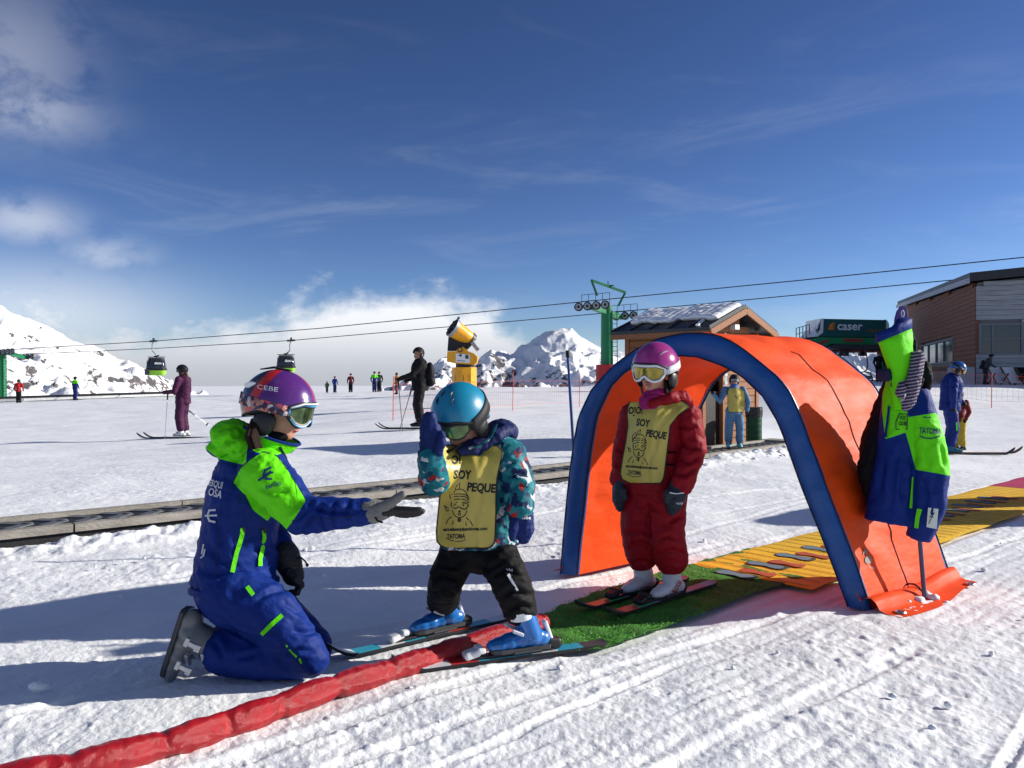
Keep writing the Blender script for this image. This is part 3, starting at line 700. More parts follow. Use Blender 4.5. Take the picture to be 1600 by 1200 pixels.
def tower(base, top_z, label, r0=0.46, r1=0.40, arm=None, ee=None, pad=True, frame=True):
    t = thing('lift_tower', base, label, 'lift tower', 'lift towers')
    mb = MB(); mb.tube([base + Vector((0, 0, -2)), base + Vector((0, 0, top_z - base.z))], [r0, r1], 22, rounded=False); mb.build('column', m_green, t)
    a, b = arm; mb = MB(); mb.bar(a + Vector((0, 0, -0.42)), b + Vector((0, 0, -0.42)), 0.32, 0.34); mb.build('cross_arm', m_green, t, smooth=False)
    for p in (a, b): sheaves(t, p + Vector((0, 0, -0.03)), ee)
    mid = (a + b) / 2
    lad = MB(); sd = Vector((0.58, -0.25, 0))
    for q in (-0.16, 0.16): lad.bar(Vector((base.x + sd.x + q, base.y + sd.y, base.z)), Vector((base.x + sd.x * 0.9 + q, base.y + sd.y, mid.z - 0.3)), 0.05, 0.05)
    z = base.z + 0.3
    while z < mid.z - 0.4: lad.bar(Vector((base.x + sd.x - 0.17, base.y + sd.y, z)), Vector((base.x + sd.x + 0.17, base.y + sd.y, z)), 0.04, 0.04); z += 0.32
    lad.build('ladder', m_green, t, smooth=False)
    if frame:                                                # lifting frame above the arm
        fa = P(924, 438, 56.4); fb = P(977, 457, 57.6)
        mb = MB(); mb.bar(fa, fb, 0.16, 0.16); mb.bar(fa, P(933, 462, 56.4), 0.14, 0.14); mb.bar(fb, P(966, 478, 57.6), 0.14, 0.14); mb.bar(P(950, 447, 57), P(950, 439, 57), 0.06, 0.06); mb.bar(P(947, 446, 57), P(959, 446, 57), 0.06, 0.08); mb.build('lifting_frame', m_green, t, smooth=False)
        for c in (a, b):                                      # catwalk rails
            mb = MB(); u = ee
            for q in (-1.0, -0.5, 0, 0.5, 1.0):
                mb.bar(c + u * q + Vector((0.3, 0.5, -0.4)), c + u * q + Vector((0.3, 0.5, 0.55)), 0.035, 0.035)
            for z in (0.1, 0.55): mb.bar(c - u + Vector((0.3, 0.5, z)), c + u + Vector((0.3, 0.5, z)), 0.035, 0.035)
            mb.build('catwalk_rail', m_dark, t, smooth=False)
    if pad:
        mb = MB(); mb.tube([base + Vector((0, 0, 0)), base + Vector((0, 0, 1.9))], [0.80, 0.76], 18, rounded=False); mb.build('crash_pad', M('red_pad', (0.42, 0.02, 0.02), 0.55, var=0.15, bump=0.2, bscale=6), t)
    return t
EC = Vector((-38.5, 15, -1.9)).normalized()
tb = gpt(948, TD); tower(tb, 6.25, 'green lift tower behind the hut with wheels and lifting frame on top', arm=(CN, CF), ee=EC)
LB = Vector(((2 - 800) / FPX * 84, 84, -2.2)); la = P(18, 546, 82.5); lb = P(40, 553, 88.0)
tower(LB, la.z - 0.3, 'green lift tower at the left edge in front of the snowy mountain', arm=(la + Vector((-0.6, 0, 0.1)), lb), ee=EC, pad=False, frame=False)

m_cabg = M('cabin_green', (0.28, 0.62, 0.02), 0.3, coat=0.4, var=0.05); m_cabglass = M('cabin_tinted_glass', (0.03, 0.035, 0.04), 0.10, spec=0.8, var=0.2, vscale=1.0)
def cabin(grip, label, rz, w=1.55, h=1.62, drop=1.35, off=0.25):
    t = thing('gondola_cabin', grip + Vector((0, 0, -drop - h)), label, 'gondola', 'gondola cabins on the haul ropes'); c = grip + Vector((off, 0, -drop)); R = rot_z(rz)
    def ring(z, sx, sy, n=28):
        o = []
        for k in range(n):
            a = 2 * math.pi * k / n; ca, sa = math.cos(a), math.sin(a); p = 0.42
            o.append(c + R @ Vector((math.copysign(abs(ca) ** p, ca) * sx * w / 2, math.copysign(abs(sa) ** p, sa) * sy * w / 2 * 0.9, -z * h)))
        return o
    mb = MB(); mb.loft([ring(0.72, 1.005, 1.005), ring(0.78, 1.0, 1.0), ring(0.88, 0.95, 0.95), ring(0.97, 0.86, 0.86), ring(1.0, 0.78, 0.78)]); mb.build('lower_shell', m_cabg, t)
    mb = MB(); mb.loft([ring(0.13, 0.76, 0.76), ring(0.22, 0.86, 0.86), ring(0.40, 0.95, 0.95), ring(0.52, 0.99, 0.99), ring(0.72, 1.0, 1.0)]); gl = mb.build('window_band', m_cabglass, t)
    mb = MB(); mb.loft([ring(0.05, 0.70, 0.70), ring(0.09, 0.80, 0.80), ring(0.14, 0.80, 0.80)]); mb.build('roof', m_dark, t)
    mb = MB(); mb.loft([ring(0.60, 1.012, 1.012), ring(0.71, 1.022, 1.022), ring(0.73, 1.015, 1.015)]); mb.build('bumper_band', m_black, t)
    for sx in (-0.42, 0.02, 0.46):
        mb = MB(); pts = [c + R @ Vector((sx * w, -w * 0.45 * q - 0.012, -z * h)) for z, q in ((0.16, 0.80), (0.3, 0.90), (0.52, 0.995))]; mb.tube(pts, 0.022, 5); mb.build('window_mullion', m_black, gl)
    mb = MB(); a = c + R @ Vector((0.15 * w, -w * 0.45 * 0.95 - 0.03, -0.36 * h)); mb.box(a, (0.55, 0.02, 0.16), R); mb.box(a + Vector((-0.18, 0, -0.02)), (0.12, 0.022, 0.28), R); mb.build('white_logo', m_white, gl, smooth=False)
    mb = MB(); mb.box(c + R @ Vector((-0.40 * w, -w * 0.47, -0.82 * h)), (0.36, 0.16, 0.5), R); mb.build('ski_rack', m_dark, t, smooth=False)
    mb = MB(); mb.tube([grip, grip + Vector((-0.12, 0, -0.35)), grip + Vector((-0.10, 0, -0.85)), grip + Vector((off * 0.9, 0, -1.15)), grip + Vector((off, 0, -drop - 0.1))], 0.055, 8); ha = mb.build('hanger_arm', m_steel, t)
    e = Vector((-0.93, 0.36, -0.04)); mb = MB(); mb.bar(grip - e * 0.38, grip + e * 0.38, 0.16, 0.16); mb.bar(grip + Vector((0, 0, 0.08)), grip + Vector((0, 0, 0.26)), 0.2, 0.12); mb.build('grip', m_dark, ha, smooth=False)
    mb = MB(); q = c + Vector((0, 0, 0.0)); mb.bar(q + Vector((-0.75, 0, -0.02)), q + Vector((0.75, 0, -0.02)), 0.06, 0.06); mb.bar(q + Vector((-0.2, 0, 0.0)), q + Vector((0.2, 0, 0.12)), 0.2, 0.1); mb.build('suspension_frame', m_dark, t, smooth=False)
cabin(pts1[3], 'gondola cabin with lime green base hanging left above the woman in purple', 0.25)
cabin(pts2[4], 'gondola cabin half hidden behind the purple helmet', 0.2, drop=1.2, off=-0.45)

# --- snow gun
def snow_gun():
    d = 32.0; b = gpt(726, d); t = thing('snow_gun', b, 'yellow fan snow gun on a padded yellow pillar behind the teal helmet', 'snow gun')
    def q(px, py, dd=0.0): return P(px, py, d + dd)
    cx = 726.0
    def hexring(z, r): return [Vector((b.x + r * math.sin(a), d - r * math.cos(a), z)) for a in (math.radians(k) for k in (-85, -48, -8, 34, 74, 110, 150, 190, 230))]
    zt = q(726, 574).z; mb = MB(); mb.loft([hexring(b.z - 0.2, 0.50), hexring(zt, 0.50)]); mb.build('pillar_pad', m_yel, t, smooth=False)
    for px in (711, 724, 733):
        mb = MB(); mb.bar(q(px, 596, -0.52), q(px, 586, -0.52), 0.03, 0.02); mb.build('pad_strap', m_dark, t, smooth=False)
    mb = MB(); mb.cyl(q(726, 576), q(726, 566), 0.36, 18); mb.build('swivel_collar', m_black, t)
    mb = MB(); pxprism(mb, [(699, 549), (712, 549), (716, 543), (724, 542), (732, 549), (740, 552), (746, 558), (745, 566), (741, 570), (712, 568), (698, 565)], d - 0.45, 0.9); hb = mb.build('control_box', m_yel, t, smooth=False)
    mb = MB(); pxprism(mb, [(712, 552), (734, 554), (734, 567), (712, 566)], d - 0.475, 0.02); lp = mb.build('label_panel', m_white, hb, smooth=False)
    mb = MB(); pxprism(mb, [(727, 554.5), (732, 555), (732, 561), (727, 560.5)], d - 0.49, 0.012); mb.build('display', m_dark, lp, smooth=False)
    mb = MB(); pxprism(mb, [(716, 556), (721, 552.5), (721, 557.5)], d - 0.49, 0.012); pxprism(mb, [(714, 563), (727, 564), (727, 564.8), (714, 563.8)], d - 0.49, 0.012); mb.build('panel_print', m_ink, lp, smooth=False)
    mb = MB(); mb.tube([q(719, 546.5, -0.47) + Vector((0.09 * math.cos(a), 0, 0.09 * math.sin(a))) for a in np.linspace(0, 6.28, 13)[:-1]], 0.018, 5, closed=True); mb.build('pivot_ring', m_black, hb)
    # barrel
    a, c = q(707.5, 512, -0.25), q(737, 533, 0.1); ax = (c - a).normalized()
    mb = MB(); mb.tube([a, a + ax * 0.12, a + ax * 0.5, a + ax * 0.85, c], [0.37, 0.36, 0.33, 0.30, 0.24], 26, rounded=False); br = mb.build('barrel', m_yel, t)
    mb = MB(); mb.tube([a - ax * 0.03, a + ax * 0.10], [0.395, 0.385], 26, rounded=False); mb.build('nozzle_ring', m_steel, br)
    mb = MB(); mb.cyl(a - ax * 0.045, a - ax * 0.032, 0.34, 24); mb.build('fan_opening', m_black, br)
    sd = ax.cross(Vector((0, 0, 1))).normalized(); up = sd.cross(ax)
    for k in range(9):
        an = k * math.pi * 2 / 9; mb = MB(); dr = sd * math.cos(an) + up * math.sin(an); mb.bar(a - ax * 0.05 + dr * 0.05, a - ax * 0.05 + dr * 0.33, 0.02, 0.07, up=ax); mb.build('fan_blade', m_dark, br, smooth=False)
    mb = MB(); mb.cyl(a + up * 0.39 - ax * 0.0, a + up * 0.50, 0.05, 8); mb.build('lifting_lug', m_dark, br)
    mb = MB(); mb.tube([c - ax * 0.12, c + ax * 0.02], [0.33, 0.31], 20, rounded=False); mb.build('rear_grille', m_dark, br)
    mb = MB(); pxprism(mb, [(701, 521), (712, 516), (730, 529), (738, 537), (731, 545), (724, 548), (699, 548), (700, 535)], d - 0.22, 0.44); mb.build('yoke', m_black, t, smooth=False)
    mb = MB(); mb.cyl(q(738, 534, -0.3), q(748, 547, -0.3), 0.10, 12); mb.build('hydraulic_ram', m_steel, t)
snow_gun()

# --- safety nets
def net(posts, label, hgt, cell=0.10):
    t = thing('safety_net', posts[0][0], label, 'safety net'); mb = MB()
    for p, q in posts:
        pm = MB(); pm.tube([p + Vector((0, 0, -0.1)), q], 0.012, 8); pm.build('post', m_redpost, t)
    for (p, q), (p2, q2) in zip(posts[:-1], posts[1:]):
        L = (p2 - p).length; n = int(L / cell)
        def at(u, v):
            lo = p.lerp(p2, u) + Vector((0, 0, 0.18 + 0.05 * math.sin(u * math.pi))); return lo + Vector((0, 0, (hgt - 0.05 * math.sin(u * math.pi)) * v))
        for i in range(n + 1): mb.bar(at(i / n, 0), at(i / n, 1), 0.0028, 0.0028)
        rows = int(hgt / cell)
        for j in range(rows + 1):
            w = 0.007 if j in (0, rows) else 0.0028; pr = at(0, j / rows)
            for i in range(1, 17): cu = at(i / 16, j / rows); mb.bar(pr, cu, w, w); pr = cu
    o = mb.build('net_mesh', m_redpost, t, smooth=False); tag(o, kind='stuff')
def post(px, py0, d): a = gpt(px, d); return (a, P(px + 1, py0, d))
net([post(614, 588, 22.5), post(801, 580, 28.0), post(905, 585, 31.0), post(1010, 585, 33.0)], 'red safety net with thin posts across the slope behind the black skier', 0.85, 0.13)
net([post(1395, 586, 27), post(1549, 583, 24.5), post(1690, 580, 23)], 'red safety net below the building at the right', 0.8, 0.14)

# --- chairlift drive station
def station():
    d = 58.0; t = thing('chairlift_station', gpt(1320, d + 3), 'green chairlift station with caser seguros sign board', 'chairlift station')
    m_sign = M('dark_teal_sign', (0.010, 0.10, 0.095), 0.4, var=0.1, vscale=0.5); m_blue = M('blue_sign', (0.008, 0.02, 0.10), 0.35)
    mb = MB(); pxprism(mb, [(1286, 498), (1385, 500), (1385, 527), (1282, 526)], d, 3.0); sg = mb.build('sign_board', m_sign, t, smooth=False)
    for pl in ([(1283, 497.5), (1287, 498), (1286, 520), (1277, 526), (1272, 526), (1282, 515)], [(1385, 499), (1389, 505), (1390, 516), (1385, 520)]):
        mb = MB(); pxprism(mb, pl, d - 0.03, 3.05); mb.build('white_end_trim', m_white, t, smooth=False)
    mb = MB(); mb.add([P(1283, 498, d), P(1275, 525, d), P(1264, 530, d + 2.6), P(1269, 503, d + 2.6)], [(0, 1, 2, 3)]); mb.add([P(1283, 498, d + .3), P(1275, 525, d + .3), P(1264, 530, d + 2.9), P(1269, 503, d + 2.9)], [(3, 2, 1, 0)]); ep = mb.build('end_sign', m_blue, t, smooth=False)
    mb = MB(); pxprism(mb, [(1278, 527), (1385, 528), (1392, 534), (1392, 540), (1300, 537), (1281, 545), (1262, 541), (1266, 531)], d - 0.1, 3.4); mb.build('housing', M('station_green', (0.012, 0.26, 0.09), 0.4, var=0.12, vscale=1.5), t, smooth=False)
    mb = MB(); pxprism(mb, [(1318, 528.5), (1348, 529.5), (1348, 535), (1318, 534)], d - 0.14, 0.03); pxprism(mb, [(1281, 534), (1294, 529.5), (1295, 534), (1282, 539)], d - 0.14, 0.03); mb.build('red_notice', M('faded_red_sign', (0.34, 0.05, 0.045), 0.6, var=0.2, vscale=2), t, smooth=False)
    mb = MB(); pxprism(mb, [(1296, 541), (1306, 538), (1385, 538.5), (1392, 541), (1380, 547), (1300, 545)], d - 0.5, 4.2); mb.build('underside_deck', m_dark, t, smooth=False)
    for px in (1272, 1381):
        mb = MB(); mb.tube([gpt(px, d + 1.8, -0.5), P(px, 540, d + 1.8)], [0.42, 0.42], 14, rounded=False); mb.build('support_leg', m_green, t)
    c = P(1343, 548.5, d + 1.2); mb = MB(); mb.tube([c + Vector((2.1 * math.cos(a), 1.6 * math.sin(a), 0)) for a in np.linspace(0, 6.2832, 41)[:-1]], 0.09, 6, closed=True)
    for k in range(6): a = k * math.pi / 3 + 0.2; mb.bar(c, c + Vector((2.1 * math.cos(a), 1.6 * math.sin(a), 0)), 0.1, 0.08)
    mb.build('bull_wheel', M('red_wheel', (0.16, 0.03, 0.03), 0.5), t, smooth=False)
    for px in (1314, 1322, 1345, 1349):
        mb = MB(); mb.box(P(px, 552, d), (0.28, 0.3, 0.4)); mb.build('line_machinery', m_dark, t, smooth=False)
    mb = MB(); ps = [P(1244 + k * 5.2, 533 - k * 1.5, d + 1.5) for k in range(5)]
    for p in ps: mb.bar(p, p + Vector((0, 0, 0.95)), 0.05, 0.05)
    for z in (0.5, 0.95):
        for a, b in zip(ps[:-1], ps[1:]): mb.bar(a + Vector((0, 0, z)), b + Vector((0, 0, z)), 0.045, 0.045)
    mb.bar(ps[0], ps[-1], 1.2, 0.08); mb.build('service_platform', m_dark, t, smooth=False)
    b = bvh_of([sg]); w = M('sign_white_print', (0.75, 0.78, 0.80), 0.5); o_ = M('sign_orange_print', (0.75, 0.22, 0.02), 0.5); br = M('sign_bronze_print', (0.28, 0.13, 0.06), 0.5)
    decal_px('lettering', b, [place2d(text_2d('caser', 18.5, bold=0.35), 1327.5, 510, 1.2)], w, sg, 0.03)
    decal_px('sub_lettering', b, [place2d(text_2d('seguros', 8.6), 1367, 515.5, 1.5)], br, sg, 0.03)
    decal_px('sail_emblem', b, [([(1293, 515), (1297, 506), (1303, 503.5), (1302, 515.5)], [(0, 1, 2, 3)]), ([(1298, 513), (1303.5, 504), (1303.5, 515.5)], [(0, 1, 2)])], o_, sg, 0.04)
    b = bvh_of([ep]); decal_px('lettering', b, [place2d(text_2d('caser', 7.0, bold=0.15), 1274.5, 512.5, -12, 0.75, 1.0)], w, ep, 0.03)
    # a chair hanging from the wheel
    c = thing('lift_chair', P(1357, 600, d - 1), 'empty black lift chair hanging under the green station', 'lift chair'); dd = d - 1
    mb = MB(); mb.tube([P(1352, 547, dd), P(1354.5, 556, dd), P(1355.5, 570, dd), P(1354, 578, dd), P(1350, 581, dd)], 0.045, 6); mb.build('hanger', m_dark, c)
    mb = MB(); mb.tube([P(1340, 598, dd), P(1339, 586, dd), P(1341, 582, dd), P(1350, 581, dd), P(1359, 582, dd), P(1362, 587, dd), P(1365, 601, dd)], 0.045, 6); mb.build('frame', m_dark, c)
    mb = MB(); mb.hexa([P(1341, 595, dd), P(1363, 596, dd), P(1363, 596, dd + .5), P(1341, 595, dd + .5), P(1341, 593.5, dd), P(1363, 594.5, dd), P(1363, 594.5, dd + .5), P(1341, 593.5, dd + .5)]); mb.build('seat', m_black, c, smooth=False)
    mb = MB(); mb.hexa([P(1342, 592, dd + .45), P(1362, 593, dd + .45), P(1362, 593, dd + .5), P(1342, 592, dd + .5), P(1342, 586, dd + .55), P(1361, 587, dd + .55), P(1361, 587, dd + .6), P(1342, 586, dd + .6)]); mb.build('backrest', m_grey, c, smooth=False)
station()

# --- mountain restaurant
def building():
    K = P(1525, 598, 40.0); f = Vector((0.342, 1, 0)).normalized(); g = Vector((1, -0.342, 0)).normalized(); nL = -g; nF = -f
    t = thing('restaurant_building', K, 'brown and grey clad building with sloping black roof at the right', 'building')
    m_brown = M('brown_cladding', (0.20, 0.078, 0.038), 0.7, var=0.35, vscale=1.2, bump=0.2, bscale=9, stretch=(1, 1, 14)); m_greyw = M('grey_cladding', (0.30, 0.31, 0.32), 0.75, var=0.30, vscale=1.0, bump=0.25, bscale=9, stretch=(1, 1, 14)); m_frame = M('window_frame_grey', (0.16, 0.17, 0.18), 0.5)
    Z = Vector((0, 0, 1)); LL = 27.0; LF = 16.0; z0 = -1.2
    ztop = lambda s: 5.0 + 0.038 * s                        # wall top above K along the left face (s metres from the corner)
    zf = lambda s: 5.0 + 0.075 * s
    mb = MB(); c0 = K + f * 0.15 + g * 0.15
    mb.add([c0 + Z * z0, c0 + f * LL + Z * z0, c0 + f * LL + g * LF + Z * z0, c0 + g * LF + Z * z0, c0 + Z * ztop(0), c0 + f * LL + Z * ztop(LL), c0 + f * LL + g * LF + Z * (ztop(LL) + 1.2), c0 + g * LF + Z * zf(LF)], [(0, 1, 2, 3), (4, 7, 6, 5), (0, 4, 5, 1), (1, 5, 6, 2), (2, 6, 7, 3), (3, 7, 4, 0)])
    mb.build('core_wall', m_frame, t, smooth=False)
    def plank(a0, a1, axis, out, zlo, zhi_a, zhi_b, mat):
        mb = MB(); A = K + axis * a0; B = K + axis * a1; th = out * (0.03 + random.uniform(0, 0.012))
        mb.hexa([A + Z * zlo + th, B + Z * zlo + th, B + Z * zlo - out * 0.16, A + Z * zlo - out * 0.16, A + Z * zhi_a + th, B + Z * zhi_b + th, B + Z * zhi_b - out * 0.16, A + Z * zhi_a - out * 0.16]); mb.build('cladding_board', mat, t, smooth=False)
    def plane_rect(px0, py0, px1, py1, n):
        a = ray_plane(px0, py0, K, n); b = ray_plane(px1, py1, K, n); ax = g if n is nF else f
        s0, s1 = sorted(((a - K).dot(ax), (b - K).dot(ax))); z1, z2 = sorted((a.z - K.z, b.z - K.z)); return s0, s1, z1, z2
    wF = plane_rect(1531, 507, 1597, 552.5, nF); wL = plane_rect(1440.5, 531, 1490.5, 561, nL)
    wL = (wL[0], wL[1], 1.15, 2.45)
    hb = 0.24
    def clad(axis, out, length, top, w, mat):
        k = 0; z = z0
        while z < top(length) - 0.05:
            zh = z + hb - 0.015; s_start = 0.0
            if zh > top(0): s_start = max(0.0, (zh - top(0)) / ((top(length) - top(0)) / length))
            spans = [(s_start, length)]
            if zh > w[2] and z < w[3]: spans = [(s_start, w[0]), (w[1], length)]
            for a, b in spans:
                if b - a > 0.2: plank(a, b, axis, out, z, zh, zh, mat)
            z += hb
    clad(f, nL, LL, ztop, wL, m_brown); clad(g, nF, LF, zf, wF, m_greyw)
    def window(w, axis, out, splits, bars):
        s0, s1, z1, z2 = w; mb = MB(); 
        A = lambda s, z, o=0.0: K + axis * s + Z * z + out * o
        mb.hexa([A(s0, z1, -0.05), A(s1, z1, -0.05), A(s1, z1, -0.02), A(s0, z1, -0.02), A(s0, z2, -0.05), A(s1, z2, -0.05), A(s1, z2, -0.02), A(s0, z2, -0.02)]); gl = mb.build('window', m_glass, t, smooth=False)
        fw = 0.10
        for a, b in ((A(s0, z1, 0.0), A(s1, z1, 0.0)), (A(s0, z2, 0.0), A(s1, z2, 0.0)), (A(s0, z1 - .05, 0.004), A(s0, z2 + .05, 0.004)), (A(s1, z1 - .05, 0.004), A(s1, z2 + .05, 0.004))):
            m2 = MB(); m2.bar(a, b, fw, 0.14, up=out); m2.build('window_frame', m_frame, gl, smooth=False)
        for q in splits:
            m2 = MB(); s = lerp(s0, s1, q); m2.bar(A(s, z1 + .05, 0.0), A(s, z2 - .05, 0.0), 0.07, 0.10, up=out); m2.build('mullion', m_frame, gl, smooth=False)
        for q0, q1, h in bars:
            m2 = MB(); m2.bar(A(lerp(s0, s1, q0) + .04, lerp(z1, z2, h), 0.0), A(lerp(s0, s1, q1) - .04, lerp(z1, z2, h), 0.0), 0.06, 0.09, up=out); m2.build('transom', m_frame, gl, smooth=False)
    window(wF, g, nF, [0.30], [(0, 0.30, 0.5), (0.30, 1.0, 0.5)]); window(wL, f, nL, [0.27, 0.5, 0.76], [])
    # roof: front edge and left edge overhang
    mb = MB(); o1, o2 = nL * 0.35 + nF * 0.45, 0.42
    A = K + o1 + Z * (ztop(0) + 0.02); B = K + f * LL + nL * 0.35 + Z * (ztop(LL) + 0.02); C = K + f * LL + g * LF + Z * (ztop(LL) + 1.25); D = K + g * LF + nF * 0.45 + Z * (zf(LF) + 0.02)
    mb.hexa([A, D, C, B, A + Z * o2, D + Z * o2, C + Z * o2, B + Z * o2]); rf = mb.build('roof', m_roof, t, smooth=False)
    mb = MB(); A2, B2 = A + nL * 0.06 + Z * 0.02, B + nL * 0.06 + Z * 0.02; mb.bar(A2, B2, 0.10, 0.26); mb.build('gutter', M('zinc_gutter', (0.34, 0.36, 0.39), 0.5, var=0.2, vscale=2), rf, smooth=False)
    mb = MB(); a, b = ray_plane(1489, 600, K, nL), K; mb.hexa([K + f * 0.0 + nL * 0.9 + Z * z0, K + f * 2.2 + nL * 0.9 + Z * z0, K + f * 2.2 + nL * 0.05 + Z * z0, K + nL * 0.05 + Z * z0, K + nL * 0.9 + Z * 0.78, K + f * 2.2 + nL * 0.9 + Z * 0.78, K + f * 2.2 + nL * 0.05 + Z * 0.78, K + nL * 0.05 + Z * 0.78]); mb.build('concrete_plinth', M('pale_concrete', (0.40, 0.40, 0.41), 0.8, var=0.15, vscale=2), t, smooth=False)
    mb = MB(); mb.hexa([K + f * 2.3 + nL * 0.7 + Z * z0, K + f * 20 + nL * 0.7 + Z * z0, K + f * 20 + nL * 0.05 + Z * z0, K + f * 2.3 + nL * 0.05 + Z * z0, K + f * 2.3 + nL * 0.7 + Z * 0.62, K + f * 20 + nL * 0.7 + Z * 0.62, K + f * 20 + nL * 0.05 + Z * 0.62, K + f * 2.3 + nL * 0.05 + Z * 0.62]); mb.build('base_wall', m_dark, t, smooth=False)
building()
def deck_chairs():
    for i, (px, d) in enumerate(((1560, 37.5), (1581, 37.2), (1604, 37.0))):
        b = gpt(px, d); t = thing('deck_chair', b, ('white sling deck chair just right of the bending skier', 'second white sling deck chair on the terrace at right edge', 'deck chair cut by the right picture edge')[i], 'deck chair', 'deck chairs on the terrace')
        for sx in (-0.3, 0.3):
            mb = MB(); mb.bar(b + Vector((sx, -0.45, 0)), b + Vector((sx, 0.35, 0.85)), 0.04, 0.04); mb.bar(b + Vector((sx, 0.40, 0)), b + Vector((sx, -0.25, 0.55)), 0.04, 0.04); mb.build('side_frame', m_wood_d, t, smooth=False)
        mb = MB(); rings = []
        for k in range(9):
            u = k / 8; p = Vector((0, lerp(-0.40, 0.34, u), lerp(0.12, 0.83, u) - 0.22 * math.sin(u * math.pi))); rings.append([b + p + Vector((-0.28, 0, 0)), b + p + Vector((0.28, 0, 0)), b + p + Vector((0.28, 0.01, 0.02)), b + p + Vector((-0.28, 0.01, 0.02))])
        mb.loft(rings); mb.build('sling', M('white_canvas', (0.66, 0.67, 0.68), 0.8) if i < 2 else m_blackcloth, t)
deck_chairs()

# --- far conveyor on the left, seen as a dark line with two riders
def far_conveyor():
    a = gpt(-60, 60); b = gpt(40, 63); c = gpt(160, 68); d = gpt(275, 74); t = thing('conveyor_lift', a, 'far dark conveyor line rising along the left slope below the mountain', 'conveyor lift')
    mb = MB(); mb.tube([p + Vector((0, 0, .22)) for p in (a, b, c, d)], [(0.5, 0.22)] * 4, 8, up=(0, 0, 1), rounded=False); mb.build('belt', m_rubber, t)
    mb = MB(); pts = [p + Vector((0.2, -0.6, 0.15)) for p in (a, b, c, d)]
    for u, v in zip(pts[:-1], pts[1:]): mb.bar(u, v, 0.12, 0.2)
    mb.build('side_rail', m_steel, t, smooth=False)
far_conveyor()
# ---------------------------------------------------------------- foam arch, carpets, padded roll
AX = Vector((0.77, 0.64, 0)).normalized()
A0, B0 = Vector((0.337, 4.70, 0)), Vector((1.72, 4.01, 0))
outer_px = [(877, 897), (881, 845), (887, 782), (892, 735), (898, 692), (905, 653), (924, 612), (943, 590), (960, 572), (993, 548), (1030, 530.5), (1066, 522.5), (1095, 522), (1119, 524.5), (1145, 536), (1169, 553), (1192, 572), (1216, 592), (1230, 610), (1242, 633), (1260, 680), (1282, 740), (1305, 802), (1332, 870), (1360, 947)]
inner_px = [(901, 899), (905, 850), (911, 800), (916, 750), (921, 708), (931, 650), (953, 603), (975, 580), (1000, 566), (1030, 558), (1062, 554), (1090, 556), (1125, 568), (1157, 584), (1192, 617), (1216, 657), (1226, 682), (1255, 762), (1287, 842), (1306, 893), (1326, 949)]
def arch_curve(px, n=72):
    o = []
    for x, y in px:
        k = (x - 800) / FPX; s = (4.70 * k - 0.337) / (1.383 + 0.69 * k); p = A0.lerp(B0, s); o.append(Vector((s, CAM_H + (HORIZON - y) / FPX * p.y)))
    o[0].y = 0.0; o[-1].y = 0.0
    L = [0]
    for a, b in zip(o[:-1], o[1:]): L.append(L[-1] + math.hypot((b.x - a.x) * 1.55, b.y - a.y))
    u = np.linspace(0, L[-1], n); return np.interp(u, L, [p.x for p in o]), np.interp(u, L, [p.y for p in o])
m_orange = M('orange_vinyl', (0.78, 0.068, 0.003), 0.60, spec=0.16, var=0.13, vscale=5, bump=0.38, bscale=6, bdetail=3, stretch=(1, 1, 2.2))
m_rimblue = M('blue_vinyl', (0.006, 0.07, 0.27), 0.42, spec=0.4, var=0.10, vscale=9, bump=0.30, bscale=16, bdetail=3)
m_seam = M('dark_seam', (0.015, 0.012, 0.03), 0.6)
DEPTH = 0.95
